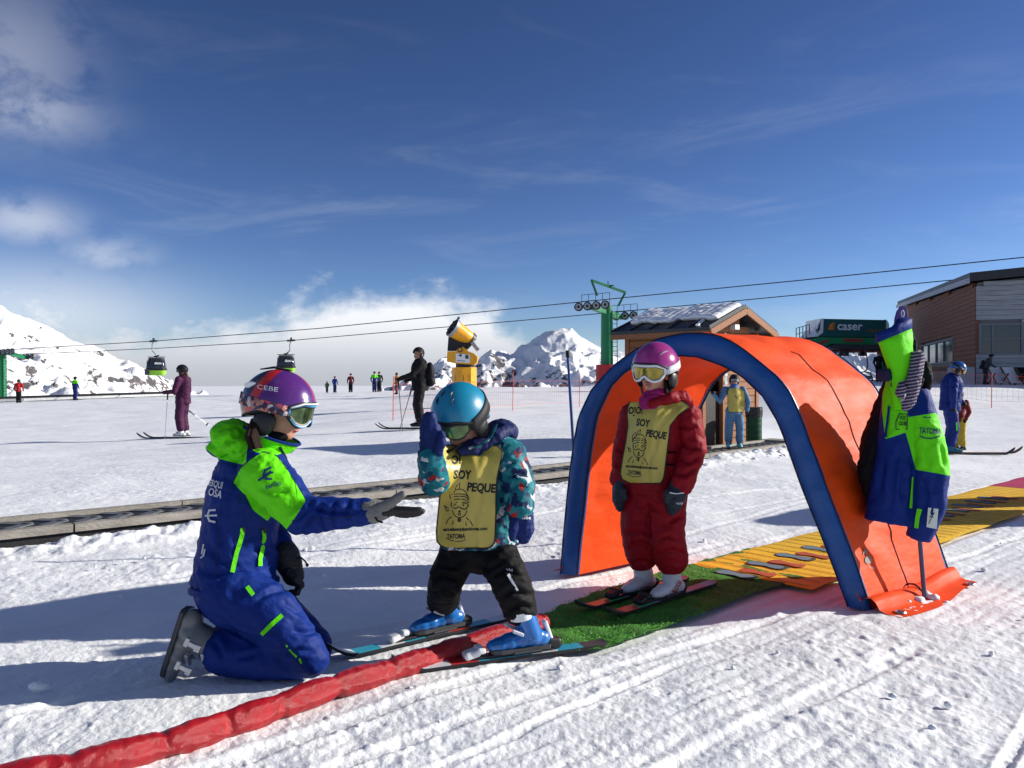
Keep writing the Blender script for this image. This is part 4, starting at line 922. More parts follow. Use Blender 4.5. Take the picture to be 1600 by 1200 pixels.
def arch(shift, label):
    so_, zo = arch_curve(outer_px); si, zi = arch_curve(inner_px); n = len(so_); S = Vector(shift)
    t = thing('foam_arch', A0.lerp(B0, 0.5) + S, label, 'arch', 'foam arches over the carpet')
    c = np.array([0.5, 0.55])
    def pt(s, z, q, lift=0.0):
        p = A0.lerp(B0, float(s)) + AX * (DEPTH * q); v = Vector((float(s) - 0.5, float(z) - 0.45)); v.normalize()
        e = (B0 - A0).normalized(); return p + e * (v.x * lift) + Vector((0, 0, float(z) + v.y * lift)) + S
    nd = 40
    def skin(name, ss, zz, amp, sgn, mat):
        g = np.array([[list(pt(ss[i], zz[i], q)) for i in range(n)] for q in np.linspace(0, 1, nd)]).reshape(-1, 3)
        w = amp * 0.8 * fbm(g * np.array([3, 3, 13.0]) + sgn * 5, 3) + amp * 0.8 * fbm(g * np.array([2, 2, 4.0]), 2, ridged=True)
        q = np.repeat(np.linspace(0, 1, nd), n); I = np.tile(np.arange(n), nd); w = w * np.clip(np.minimum(q, 1 - q) * 9, 0, 1) * np.clip(np.minimum(I, n - 1 - I) / 5, 0, 1)
        mb = MB(); rings = []
        for k in range(nd): rings.append([pt(ss[i], zz[i], k / (nd - 1), sgn * 0.002 + float(w[k * n + i])) for i in range(n)])
        mb.loft(rings, closed=False, caps=False); kept.append(rings); return mb.build(name, mat, t, angle=0)
    kept = []; oc = skin('outer_cover', so_, zo, 0.016, 1, m_orange); skin('inner_lining', si, zi, 0.013, -1, m_orange)
    for q, nm in ((0.0, 'front_rim'), (1.0, 'rear_rim')):
        mb = MB(); rings = []; dr = -1 if q == 0 else 1
        for f, lift, dep in ((0, 0.004, 0.02), (0, 0.005, 0.0), (0.12, 0, -0.012), (0.3, 0, -0.018), (0.5, 0, -0.02), (0.7, 0, -0.018), (0.88, 0, -0.012), (1, -0.005, 0.0), (1, -0.004, 0.02)):
            r = []
            for i in range(n):
                w = 0.004 * math.sin(i * 1.9) * (1 if 0 < f < 1 else 0)
                r.append(pt(lerp(so_[i], si[i], f), lerp(zo[i], zi[i], f), q, lift) + AX * (-dr * -1) * 0 + AX * dr * (-(dep + w)) )
            rings.append(r)
        mb.loft(rings, closed=False, caps=False); rm = mb.build(nm, m_rimblue, t, angle=0)
        for ss, zz, lf in ((so_, zo, 0.006), (si, zi, -0.006)):
            mb = MB(); mb.tube([pt(ss[i], zz[i], q, lf) for i in range(n)], 0.0045, 6); mb.build('edge_piping', m_seam, rm)
    mb = MB(); mb.tube([kept[0][int(0.47 * nd)][i] for i in range(n // 2 + 6, n)], 0.0045, 5); mb.build('panel_seam', m_seam, t)
    # loose skirts folded out on the snow
    for side, nm in ((1, 'ground_flap'), (-1, 'ground_flap')):
        base = B0 if side > 0 else A0.lerp(B0, -0.02); out = Vector((AX.y, -AX.x, 0)) * side
        prof = [(0.0, 0.10), (0.012, 0.055), (0.03, 0.04), (0.055, 0.055), (0.085, 0.06), (0.11, 0.045), (0.13, 0.018), (0.16, 0.008), (0.24, 0.006)] if side > 0 else [(0.0, 0.05), (0.02, 0.02), (0.05, 0.01), (0.09, 0.006)]
        rings = []; nn = 22
        for k in range(nn):
            q = k / (nn - 1); r = []
            for o_, z in prof: 
                sc_ = 1 + 0.18 * math.sin(q * 7 + 1) ; r.append(base + S + AX * (DEPTH * (q * 1.06 - 0.02)) + out * (o_ * (0.95 + 0.15 * math.sin(q * 5))) + Vector((0, 0, z * sc_ if o_ > 0.01 else z)))
            rings.append(r)
        mb = MB(); mb.loft(rings, closed=False, caps=False); fl = mb.build(nm, m_orange, t, angle=0)
        if side > 0:
            for q in (0.06, 0.94):
                p = base + S + AX * (DEPTH * q) + out * 0.19 + Vector((0, 0, 0.012)); mb = MB(); mb.tube([p + Vector((0.022 * math.cos(a), 0.022 * math.sin(a), 0)) for a in np.linspace(0, 6.28, 13)[:-1]], 0.006, 5, closed=True); mb.build('eyelet', m_metal, fl)
            mb = MB(); mb.tube([base + S + AX * (DEPTH * 0.47) + out * o_ + Vector((0, 0, z + 0.004)) for o_, z in prof[:-2]], 0.005, 5); mb.build('flap_seam', m_seam, fl)
    if not any(shift):
        b = bvh_of([oc]); g = M('grey_print', (0.25, 0.2, 0.17), 0.6)
        sh = [place2d(text_2d('K', 13, bold=0.3), 1352, 863, 20), ([(1356 + 5.5 * math.cos(a), 875 + 6.5 * math.sin(a)) for a in np.linspace(0, 6.283, 15)[:-1]], [tuple(range(14))]), place2d(text_2d('kids', 6), 1361, 887, 10)]
        decal_px('printed_mark', b, sh, g, oc, 0.003)
    return t
arch((0, 0, 0), 'orange foam tunnel arch with blue front rim over the carpet')
arch((4.45, 2.45, -0.03), 'unseen orange foam arch added beyond the right picture edge to cast its shadow in')  # unseen arch added for the shadow falling in from the right

def grid_sheet(name, fn, nu, nv, mat, z_under, parent=None):
    mb = MB(); vs = [fn(i / nu, j / nv) for j in range(nv + 1) for i in range(nu + 1)]
    mb.add(vs, [(j * (nu + 1) + i, j * (nu + 1) + i + 1, (j + 1) * (nu + 1) + i + 1, (j + 1) * (nu + 1) + i) for j in range(nv) for i in range(nu)]); return mb.build(name, mat, parent, angle=0)
def av(a, v, z): return Vector((a * U.x - v * U.y, a * U.y + v * U.x, z))
# green turf mat
m_turf = M('green_turf_backing', (0.06, 0.24, 0.025), 0.8, var=0.35, vscale=14, bump=0.8, bscale=120)
def turf():
    poly = [tuple(p) for p in MATG_W]; bm = bmesh.new(); vs = [bm.verts.new((p[0], p[1], 0.012)) for p in poly]; bm.faces.new(vs)
    bmesh.ops.triangulate(bm, faces=bm.faces[:])
    for _ in range(5):
        bmesh.ops.subdivide_edges(bm, edges=[e for e in bm.edges if e.calc_length() > 0.05], cuts=1); bmesh.ops.triangulate(bm, faces=bm.faces[:])
    co = np.array([v.co[:] for v in bm.verts]); zz = 0.010 + 0.006 * fbm(co * 6, 2) + 0.004 * np.sin(along(co[:, 0], co[:, 1]) * 40 + 2 * pnoise(co * 5))
    for v, z in zip(bm.verts, zz): v.co.z = z
    me = bpy.data.meshes.new('turf_mat'); bm.to_mesh(me); bm.free(); o = finish('turf_mat', me, m_turf, None, angle=0); origin_to(o, (poly[0][0], poly[0][1], 0)); tag(o, 'green artificial turf mat at the foot of the arch', 'mat')
    rs = np.random.RandomState(2); P2 = np.array(poly); lo, hi = P2.min(0), P2.max(0); q = rs.uniform(lo, hi, (26000, 2)); sd = poly_sdf(q, poly); q = q[sd > -0.012]; aa_, vv_ = along(q[:, 0], q[:, 1]), across(q[:, 0], q[:, 1]); q = q[~((aa_ > YS - 0.03) & (vv_ > YN - 0.02) & (vv_ < YF + 0.05))]
    mb_v = []; mb_f = []
    for k, (x, y) in enumerate(q):
        a = rs.uniform(0, 6.28); h = rs.uniform(0.003, 0.010); w = 0.0028; lx, ly = rs.normal(0, 0.008, 2); i = len(mb_v); z = 0.010
        mb_v += [(x - w * math.cos(a), y - w * math.sin(a), z), (x + w * math.cos(a), y + w * math.sin(a), z), (x + lx, y + ly, z + h)]; mb_f.append((i, i + 1, i + 2))
    me = bpy.data.meshes.new('turf_fibres'); off = o.location; me.from_pydata([(a - off.x, b - off.y, c) for a, b, c in mb_v], [], mb_f)
    f = finish('turf_fibres', me, M('turf_fibre', (0.10, 0.36, 0.03), 0.6, var=0.3, vscale=20), o, smooth=False); tag(f, kind='stuff')
turf()
# yellow ribbed carpet with painted feet, then a magenta one
m_ycarp = M('yellow_carpet', (0.84, 0.50, 0.018), 0.7, var=0.14, vscale=5, bump=0.25, bscale=60); m_mag = M('magenta_carpet', (0.42, 0.012, 0.08), 0.7, var=0.15, vscale=5)
def carpets():
    def sheet(a0, a1, name, mat, label):
        w = YF - YN; n = int((a1 - a0) / 0.011)
        def fn(u, v):
            a = lerp(a0, a1, u); vv = lerp(YN, YF, v); q = Vector((a, vv)); e = 0.02 * math.sin(a * 9 + v * 3) * (1 if v in (0, 1) else 0)
            r = abs(((a / 0.062) % 1.0) - 0.5) * 2; z = 0.006 + 0.0008 * (1 - min(r * 2.2, 1.0)) + 0.002 * math.sin(a * 3.1 + vv * 4) 
            if u in (0, 1) or v in (0, 1): z = 0.0
            return av(a, vv + e * 0.4, z + 0.008)
        o = grid_sheet(name, fn, n, 14, mat, 0); origin_to(o, av((a0 + a1) / 2, (YN + YF) / 2, 0)); return tag(o, label, 'carpet')
    y = sheet(YS, 9.4, 'ribbed_carpet', m_ycarp, 'yellow ribbed carpet with painted blue and red feet through the arch'); sheet(9.41, 11.0, 'ribbed_carpet', m_mag, 'magenta ribbed carpet beyond the yellow one at right')
    mb = MB(); k = 0
    a = YS + 0.03
    while a < 9.35:                                             # thin printed lines across
        ln = MB(); p0, p1 = av(a, YN + 0.03, 0.0172), av(a, YF - 0.03, 0.0172); mb.bar(p0, p1, 0.008, 0.001); a += 0.124
    o = mb.build('printed_lines', M('olive_print', (0.50, 0.28, 0.010), 0.7), y, smooth=False); tag(o, kind='stuff')
    foot = [(1.0 * x_, 1.25 * y_) for x_, y_ in [(-0.10, -0.028), (-0.085, -0.04), (-0.05, -0.036), (-0.01, -0.026), (0.03, -0.034), (0.07, -0.046), (0.10, -0.04), (0.118, -0.015), (0.112, 0.018), (0.085, 0.036), (0.04, 0.03), (0.0, 0.02), (-0.05, 0.03), (-0.085, 0.034), (-0.105, 0.01)]]
    cols = [M('blue_foot_print', (0.15, 0.23, 0.29), 0.7, var=0.1), M('red_foot_print', (0.46, 0.09, 0.03), 0.7, var=0.1)]
    dk = M('foot_outline', (0.06, 0.06, 0.04), 0.7)
    p = G(1150, 902); a0, v0 = along(p.x, p.y), across(p.x, p.y)
    for i in range(14):
        for j in range(2):
            a = a0 + i * 0.335 + j * 0.13; v = v0 + (0.0 if j == 0 else -0.07)
            if a > 9.2: continue
            def T(q, s): return av(a + q[1] * s, v + q[0] * s, 0.0)
            mb = MB(); mb.prism([(T(q, 1.0).x, T(q, 1.0).y) for q in foot], (0, 0, 0.0192), (1, 0, 0), (0, 1, 0), (0, 0, 0.001)); fo = mb.build('painted_foot', cols[j], y, smooth=False)
            if j == 0:
                mb = MB(); mb.prism([(T(q, 1.16).x + 0.012, T(q, 1.16).y - 0.0) for q in foot], (0, 0, 0.0180), (1, 0, 0), (0, 1, 0), (0, 0, 0.0008)); mb.build('foot_outline', dk, fo, smooth=False)
carpets()

# padded red roll
def roll():
    bot = [(-260, 1300), (-120, 1264), (0, 1238), (100, 1222), (200, 1197), (300, 1168), (400, 1134), (500, 1096), (600, 1064), (680, 1038), (760, 1012), (820, 994), (852, 982)]
    c = [G(x, y) for x, y in bot]; r0 = 0.041; pts = []; L = [0]
    for a, b in zip(c[:-1], c[1:]): L.append(L[-1] + (b - a).length)
    N = 420; us = np.linspace(0, L[-1], N); X = np.interp(us, L, [p.x for p in c]); Y = np.interp(us, L, [p.y for p in c])
    for _ in range(60): X[1:-1] = (X[:-2] + X[2:]) / 2; Y[1:-1] = (Y[:-2] + Y[2:]) / 2
    seams = np.arange(0.12, L[-1], 0.215) + np.random.RandomState(4).normal(0, 0.02, len(np.arange(0.12, L[-1], 0.215)))
    n = 40; rings = []
    co = []; 
    for k in range(N):
        u = us[k]; ds = np.abs(seams - u).min(); pinch = math.exp(-(ds / 0.015) ** 2)
        bulge = 1 + 0.05 * math.cos(min(ds, 0.11) / 0.11 * math.pi); t = Vector((X[min(k + 1, N - 1)] - X[max(k - 1, 0)], Y[min(k + 1, N - 1)] - Y[max(k - 1, 0)], 0)).normalized(); sd = Vector((t.y, -t.x, 0))
        endr = min(1, 0.35 + min(u, L[-1] - u) / 0.03); ring = []
        for j in range(n):
            a = 2 * math.pi * j / n; r = r0 * endr * (2 - bulge) * (1 - 0.19 * pinch * (0.6 + 0.45 * math.sin(a * 2 + u * 7)))
            ring.append(Vector((X[k], Y[k], r0 * 0.86)) + sd * r * 1.08 * math.cos(a) + Vector((0, 0, max(r * math.sin(a), -r0 * 0.84))))
        rings.append(ring)
    g = np.array([[list(p) for p in r] for r in rings]).reshape(-1, 3); w = 0.0034 * fbm(g * np.array([16, 16, 40.0]), 3, ridged=True) + 0.0022 * fbm(g * 7, 2); w = w.reshape(N, n)
    for k in range(N):
        ctr = Vector((X[k], Y[k], r0 * 0.86))
        for j in range(n): d = (rings[k][j] - ctr); rings[k][j] = ctr + d * (1 + float(w[k, j]) / r0)
    mb = MB(); mb.loft(rings); m = M('red_mesh_vinyl', (0.38, 0.007, 0.012), 0.30, spec=0.5, var=0.22, vscale=10, bump=0.12, bscale=30, weave=0.5)
    o = mb.build('padded_roll', m, None, angle=0); origin_to(o, (c[6].x, c[6].y, 0)); tag(o, 'long red padded vinyl roll lying on the snow in front of the kneeling instructor', 'padded roll')
roll()

# slim blue marker pole behind the arch
def pole():
    a = Vector(((905 - 800) / FPX * 5.6, 5.6, 0.0)); b = P(887, 552, 5.6); mb = MB(); mb.tube([a, b], 0.0105, 10); o = mb.build('marker_pole', M('blue_pole', (0.02, 0.07, 0.26), 0.35, var=0.1), None); origin_to(o, a)
    tag(o, 'thin blue marker pole leaning behind the left leg of the arch', 'pole'); mb = MB(); mb.tube([b - (b - a).normalized() * 0.03, b + (b - a).normalized() * 0.02], [0.017, 0.015], 10, rounded=False); mb.build('pole_cap', m_black, o)
pole()

# ---------------------------------------------------------------- skis and boots
def frame(f, u=(0, 0, 1)):
    f = Vector(f).normalized(); u = Vector(u); l = u.cross(f).normalized(); u = f.cross(l).normalized()
    return Matrix(((f.x, l.x, u.x), (f.y, l.y, u.y), (f.z, l.z, u.z)))
def ski(tip, tail, label, mats, group=None, w=0.072, z=0.012, th=0.012, boot=0.45, rise=0.06, heel='white', binding=True, bl=0.25):
    tip = Vector((tip[0], tip[1], z)); tail = Vector((tail[0], tail[1], z)); L = (tip - tail).length; R = frame(tip - tail); t = thing('ski', (tail + tip) / 2, label, 'ski', group)
    def sec(u, dz, ww, hh):
        zc = rise * max(0, (u - 0.86) / 0.14) ** 1.8 + 0.006 * max(0, (0.04 - u) / 0.04) ** 2; o = tail + R @ Vector((u * L, 0, zc + dz)); return [o + R @ Vector((0, -ww / 2, -hh / 2)), o + R @ Vector((0, ww / 2, -hh / 2)), o + R @ Vector((0, ww / 2, hh / 2)), o + R @ Vector((0, -ww / 2, hh / 2))]
    us = [0, 0.01, 0.03, 0.1, 0.2, 0.3, 0.4, 0.5, 0.6, 0.7, 0.8, 0.86, 0.9, 0.93, 0.96, 0.98, 0.992, 1.0]
    wid = lambda u: w * (0.80 + 0.75 * (u - 0.45) ** 2) * (1 if u < 0.93 else max(0.12, math.sqrt(max(0, 1 - ((u - 0.93) / 0.072) ** 2)))) * (1 if u > 0.03 else 0.75 + u * 8)
    mb = MB(); mb.loft([sec(u, 0, wid(u), th) for u in us]); mb.build('ski_base', m_black, t, angle=30)
    cuts = np.linspace(0, 1, len(mats) + 1); mb = MB()
    for i in range(len(mats)):
        uu = sorted(set([cuts[i], cuts[i + 1]] + [u for u in us if cuts[i] < u < cuts[i + 1]])); mb.loft([sec(u, th / 2 + 0.0015, wid(u) * 0.93, 0.003) for u in uu], mi=i)
    mb.build('top_sheet', mats, t, angle=30)
    if binding:
        hm = m_white if heel == 'white' else m_black; c = tail + R @ Vector((boot * L, 0, th / 2 + 0.003))
        def bx(name, ctr, size, mat, par, tilt=0.0):
            q = MB(); rr = R @ Matrix.Rotation(tilt, 3, 'Y'); q.box(c + R @ Vector(ctr), size, rr); o = q.build(name, mat, par, smooth=False); bv = o.modifiers.new('b', 'BEVEL'); bv.width = min(size) * 0.38; bv.segments = 3; return o
        bx('binding_plate', (0, 0, 0.006), (bl * 1.35, w * 0.62, 0.012), m_black, t)
        tp = bx('toe_piece', (bl * 0.66, 0, 0.022), (0.07, w * 0.80, 0.03), hm, t, 0.25); bx('toe_wing', (bl * 0.53, 0, 0.036), (0.035, w * 1.0, 0.024), hm, tp)
        hp = bx('heel_piece', (-bl * 0.68, 0, 0.028), (0.075, w * 0.72, 0.045), m_black, t, -0.2); bx('heel_lever', (-bl * 0.60, 0, 0.075), (0.018, w * 0.5, 0.10), m_white if heel == 'white' else m_dark, hp, 0.35); bx('brake_arm', (-bl * 0.2, 0, 0.014), (0.12, w * 1.25, 0.008), m_dark, t)
    return t
def ski_boot(parent, c, f, u, L, shell, trim, sole=None, lean=0.20, cuff_h=0.85, name='ski_boot', text=None, bk=3):
    """c: middle of the sole, f: toe direction, u: up"""
    R = frame(f, u); c = Vector(c); T = lambda x, y, z: c + R @ Vector((x * L, y * L, z * L)); mb = MB()
    for x, z, rx, rz in ((-0.33, 0.14, 0.15, 0.14), (-0.2, 0.17, 0.165, 0.17), (0.0, 0.17, 0.16, 0.165), (0.18, 0.145, 0.165, 0.135), (0.33, 0.12, 0.15, 0.11), (0.40, 0.11, 0.12, 0.095)):
        mb.ell(T(x, 0, z), (0.17 * L, rx * L, rz * L), R, 16, 10)
    mb.tube([T(-0.16, 0, 0.22), T(-0.13 + lean * 0.3, 0, 0.5), T(-0.12 + lean * 0.6, 0, cuff_h)], [(0.185 * L, 0.215 * L), (0.18 * L, 0.205 * L), (0.19 * L, 0.21 * L)], 18, up=R @ Vector((0, 1, 0)))
    b = fuse(name, mb, shell, parent, L * 0.026, 4)
    mb = MB(); ring = []
    for x, w in ((-0.47, 0.10), (-0.44, 0.135), (-0.2, 0.135), (0.1, 0.14), (0.35, 0.145), (0.46, 0.11), (0.5, 0.06)): ring.append((x, w))
    poly = [(x, -w) for x, w in ring] + [(x, w) for x, w in ring[::-1]]
    mb.prism([(x * L, w * L) for x, w in poly], T(0, 0, 0.0), R @ Vector((1, 0, 0)), R @ Vector((0, 1, 0)), R @ Vector((0, 0, 0.06 * L))); mb.build('sole', sole or m_black, b, smooth=False)
    mb = MB(); mb.tube([T(-0.12 + lean * 0.5, 0, cuff_h - 0.10), T(-0.12 + lean * 0.62, 0, cuff_h + 0.02)], [(0.198 * L, 0.222 * L), (0.205 * L, 0.228 * L)], 18, up=R @ Vector((0, 1, 0)), rounded=False); mb.build('cuff_band', trim, b)
    for k in range(bk):
        z = 0.30 + 0.20 * k; x = 0.13 - 0.09 * k + lean * 0.25 * k; 
        for sy in (1, -1):
            mb = MB(); a = T(x - 0.10, sy * 0.20, z - 0.02); d = T(x + 0.06, sy * 0.155, z + 0.05); mb.bar(a, d, 0.045 * L, 0.09 * L, up=R @ Vector((0, sy, 0))); q = mb.build('buckle', trim, b, smooth=False); bv = q.modifiers.new('b', 'BEVEL'); bv.width = 0.01 * L; bv.segments = 2
    return b

# ---------------------------------------------------------------- helmets, goggles, heads
def head_parts(mb, c, f, u, s=1.0):
    R = frame(f, u); c = Vector(c); T = lambda x, y, z: c + R @ (Vector((x, y, z)) * s)
    mb.ell(T(-0.01, 0, 0.015), (0.098 * s, 0.077 * s, 0.10 * s), R); mb.ell(T(0.025, 0, -0.045), (0.066 * s, 0.062 * s, 0.075 * s), R)
    mb.ell(T(0.045, 0, -0.098), (0.036 * s, 0.040 * s, 0.030 * s), R); mb.ell(T(0.092, 0, -0.034), (0.018 * s, 0.015 * s, 0.019 * s), R, 10, 8); mb.ell(T(0.082, 0, -0.015), (0.012 * s, 0.010 * s, 0.024 * s), R, 10, 8)
    for sy in (-1, 1):
        mb.ell(T(0.062, sy * 0.034, -0.040), (0.022 * s, 0.022 * s, 0.024 * s), R, 10, 8); mb.ell(T(-0.01, sy * 0.078, -0.02), (0.018 * s, 0.008 * s, 0.030 * s), R, 10, 8)
    mb.ell(T(0.081, 0, -0.066), (0.012 * s, 0.022 * s, 0.007 * s), R, 10, 8); mb.ell(T(0.078, 0, -0.079), (0.013 * s, 0.020 * s, 0.008 * s), R, 10, 8)
def lips(parent, c, f, u, s=1.0):
    R = frame(f, u); T = lambda x, y, z: Vector(c) + R @ (Vector((x, y, z)) * s); mb = MB(); mb.ell(T(0.0855, 0, -0.0665), (0.010 * s, 0.021 * s, 0.0055 * s), R, 12, 8); mb.ell(T(0.083, 0, -0.078), (0.011 * s, 0.019 * s, 0.0065 * s), R, 12, 8)
    mb.build('lips', M('lips', (0.45, 0.12, 0.10), 0.45), parent)
def shell_pt(c, R, s, az, el, k=1.0, dims=(0.140, 0.116, 0.128)):
    return Vector(c) + R @ Vector((dims[0] * s * k * math.cos(el) * math.cos(az) - 0.006 * s, dims[1] * s * k * math.cos(el) * math.sin(az), dims[2] * s * k * math.sin(el) + 0.004 * s))
def elmin(az):
    a = abs(math.degrees((az + math.pi) % (2 * math.pi) - math.pi))
    return math.radians(np.interp(a, [0, 35, 60, 85, 120, 150, 180], [16, 14, 3, -6, -20, -30, -32]))
def helmet(parent, c, f, u, s, mat, dims=(0.140, 0.116, 0.128), vents=True, pads=m_black):
    R = frame(f, u); na, ne = 56, 22; mb = MB(); pt = lambda az, el, k=1.0: shell_pt(c, R, s, az, el, k, dims)
    rings = []
    for k, e0 in ((0.94, 0), (1.0, 0)):
        rows = [[pt(2 * math.pi * i / na, lerp(elmin(2 * math.pi * i / na), math.pi / 2 - 0.01, q / ne), k if q or k < 1 else 1.012) for i in range(na)] for q in range(ne + 1)]
        rings = rings + (rows[::-1] if k < 1 else rows)
    mb.loft(rings, caps=True); h = mb.build('helmet', mat, parent, angle=60)
    mb = MB(); mb.tube([pt(2 * math.pi * i / na, elmin(2 * math.pi * i / na), 0.985) for i in range(na)], 0.006 * s, 6, closed=True); mb.build('rim_trim', m_black, h)
    for sy in (1, -1):
        mb = MB(); mb.ell(Vector(c) + R @ Vector((-0.012 * s, sy * 0.092 * s, -0.062 * s)), (0.044 * s, 0.020 * s, 0.050 * s), R, 16, 12); mb.build('ear_pad', pads, h)
    mb = MB(); mb.tube([Vector(c) + R @ (Vector(q) * s) for q in ((-0.005, 0.092, -0.10), (0.03, 0.066, -0.135), (0.048, 0.0, -0.148), (0.03, -0.066, -0.135), (-0.005, -0.092, -0.10))], [(0.010 * s, 0.003 * s)] * 5, 8, up=R @ Vector((1, 0, 0))); mb.build('chin_strap', m_black, h)
    if vents:
        for az0 in (-0.42, 0.42):
            for e0 in (0.80, 1.08):
                a = pt(az0 * 1.0, e0, 1.004); b = pt(az0 * 1.5, e0 + 0.20, 1.004); m = pt(az0 * 1.22, e0 + 0.11, 1.008); v = MB(); v.tube([a, m, b], [(0.0015 * s, 0.003 * s), (0.003 * s, 0.009 * s), (0.0015 * s, 0.003 * s)], 8, up=(m - Vector(c)).normalized()); v.build('vent_slot', m_black, h)
    return h, R, pt
def goggles(parent, c, f, u, s, frame_m, lens_m, strap_m, dims=(0.118, 0.098, 0.12), strap_tilt=0.10, hd=(0.140, 0.116, 0.128), h=1.0, sw=0.15, fr=0.0075):
    R = frame(f, u); gp = lambda az, el, k=1.0: Vector(c) + R @ Vector((dims[0] * s * k * math.cos(el * 0.55) * math.cos(az) + 0.006 * s, dims[1] * s * k * math.sin(az) * 1.02, dims[2] * s * math.sin(el) - 0.002 * s))
    n = 26; amax = 1.02
    def lo(q): return -0.30 * h - 0.10 * h * math.exp(-((abs(q) - 0.5) / 0.3) ** 2) + 0.13 * h * math.exp(-(q / 0.17) ** 2) + 0.16 * h * max(0, abs(q) - 0.75) / 0.25
    def hi(q): return 0.22 * h - 0.14 * h * max(0, abs(q) - 0.6) / 0.4
    rows = [[gp(q * amax, lerp(lo(q), hi(q), v), 1.05) for q in np.linspace(-1, 1, n)] for v in np.linspace(0, 1, 8)]
    mb = MB(); mb.loft(rows, closed=False, caps=False); g = mb.build('goggles', lens_m, parent, angle=0)
    so_ = g.modifiers.new('t', 'SOLIDIFY'); so_.thickness = 0.004
    edge = [gp(q * amax, lo(q), 1.04) for q in np.linspace(-1, 1, n)] + [gp(q * amax, hi(q), 1.04) for q in np.linspace(1, -1, n)]
    mb = MB(); mb.tube(edge, fr * s, 8, closed=True); mb.build('goggle_frame', frame_m, g)
    mb = MB(); inner = [Vector(c) + (p - Vector(c)) * 0.955 for p in edge]; mb.tube(inner, 0.011 * s, 8, closed=True); mb.build('face_foam', m_black, g)
    for sy in (1, -1):
        rr = []
        for k in range(26):
            az = lerp(amax * 0.98, math.pi, k / 25) * sy; el = -0.06 + strap_tilt * 2.2 * math.sin((k / 25) * math.pi / 2); e = sw
            lo_p = shell_pt(c, R, s, az, el - e, 1.022, hd); hi_p = shell_pt(c, R, s, az, el + e, 1.022, hd); out = (lo_p + hi_p) / 2 - Vector(c); out.normalize(); 
            if k == 0: lo_p = gp(amax * sy, -0.16, 1.04); hi_p = gp(amax * sy, 0.10, 1.04)
            rr.append([lo_p, hi_p, hi_p + out * 0.003, lo_p + out * 0.003])
        mb = MB(); mb.loft(rr); mb.build('goggle_strap', strap_m, g, angle=0)
    return g, R, gp
def mitten(parent, pts, radii, thumb, mat, cuff=None, name='mitten', voxel=0.006, up=(0, 1, 0)):
    mb = MB(); mb.tube(pts, radii, 16, up=up)
    if thumb: mb.tube(thumb[0], thumb[1], 10)
    g = fuse(name, mb, mat, parent, voxel, 5, folds(0.0035, (30, 30, 45), 3))
    if cuff is not None:
        a, b, r, m = cuff; q = MB(); q.tube([a, b], [r, r], 18, up=up, rounded=False); q.build('cuff', m, g)
    return g
def hand(parent, wrist, palm, fingers, thumb, mat, rp=(0.042, 0.018), rf=0.0115, name='glove', up=(0, 0, 1)):
    mb = MB(); mb.tube([wrist, wrist.lerp(palm, 0.5), palm], [(0.032, 0.026), rp, (rp[0] * 0.95, rp[1])], 14, up=up)
    for fg in fingers: mb.tube(fg, [rf * 1.05, rf, rf * 0.95, rf * 0.85][:len(fg)], 9)
    mb.tube(thumb, [rf * 1.35, rf * 1.2, rf][:len(thumb)], 9); return fuse(name, mb, mat, parent, 0.0042, 3, folds(0.001, (60, 60, 60)))
# ---------------------------------------------------------------- foreground people
def dp(*a): return [P(*q) for q in a]
m_lens_gold = M('gold_mirror_lens', (0.30, 0.24, 0.05), 0.12, metal=0.75, spec=0.8, var=0.5, vscale=18)
m_lens_green = M('green_mirror_lens', (0.10, 0.16, 0.07), 0.10, metal=0.75, spec=0.8, var=0.6, vscale=22)
m_bib = M('yellow_bib_vinyl', (0.50, 0.40, 0.075), 0.36, spec=0.45, var=0.06, vscale=6, bump=0.5, bscale=9, bdetail=3)

def body(base, mb_fn, label, voxel=0.007):
    mb = MB(); mb_fn(mb); o = fuse('person', mb, m_skin, None, voxel, 4); origin_to(o, base); return tag(o, label, 'person')

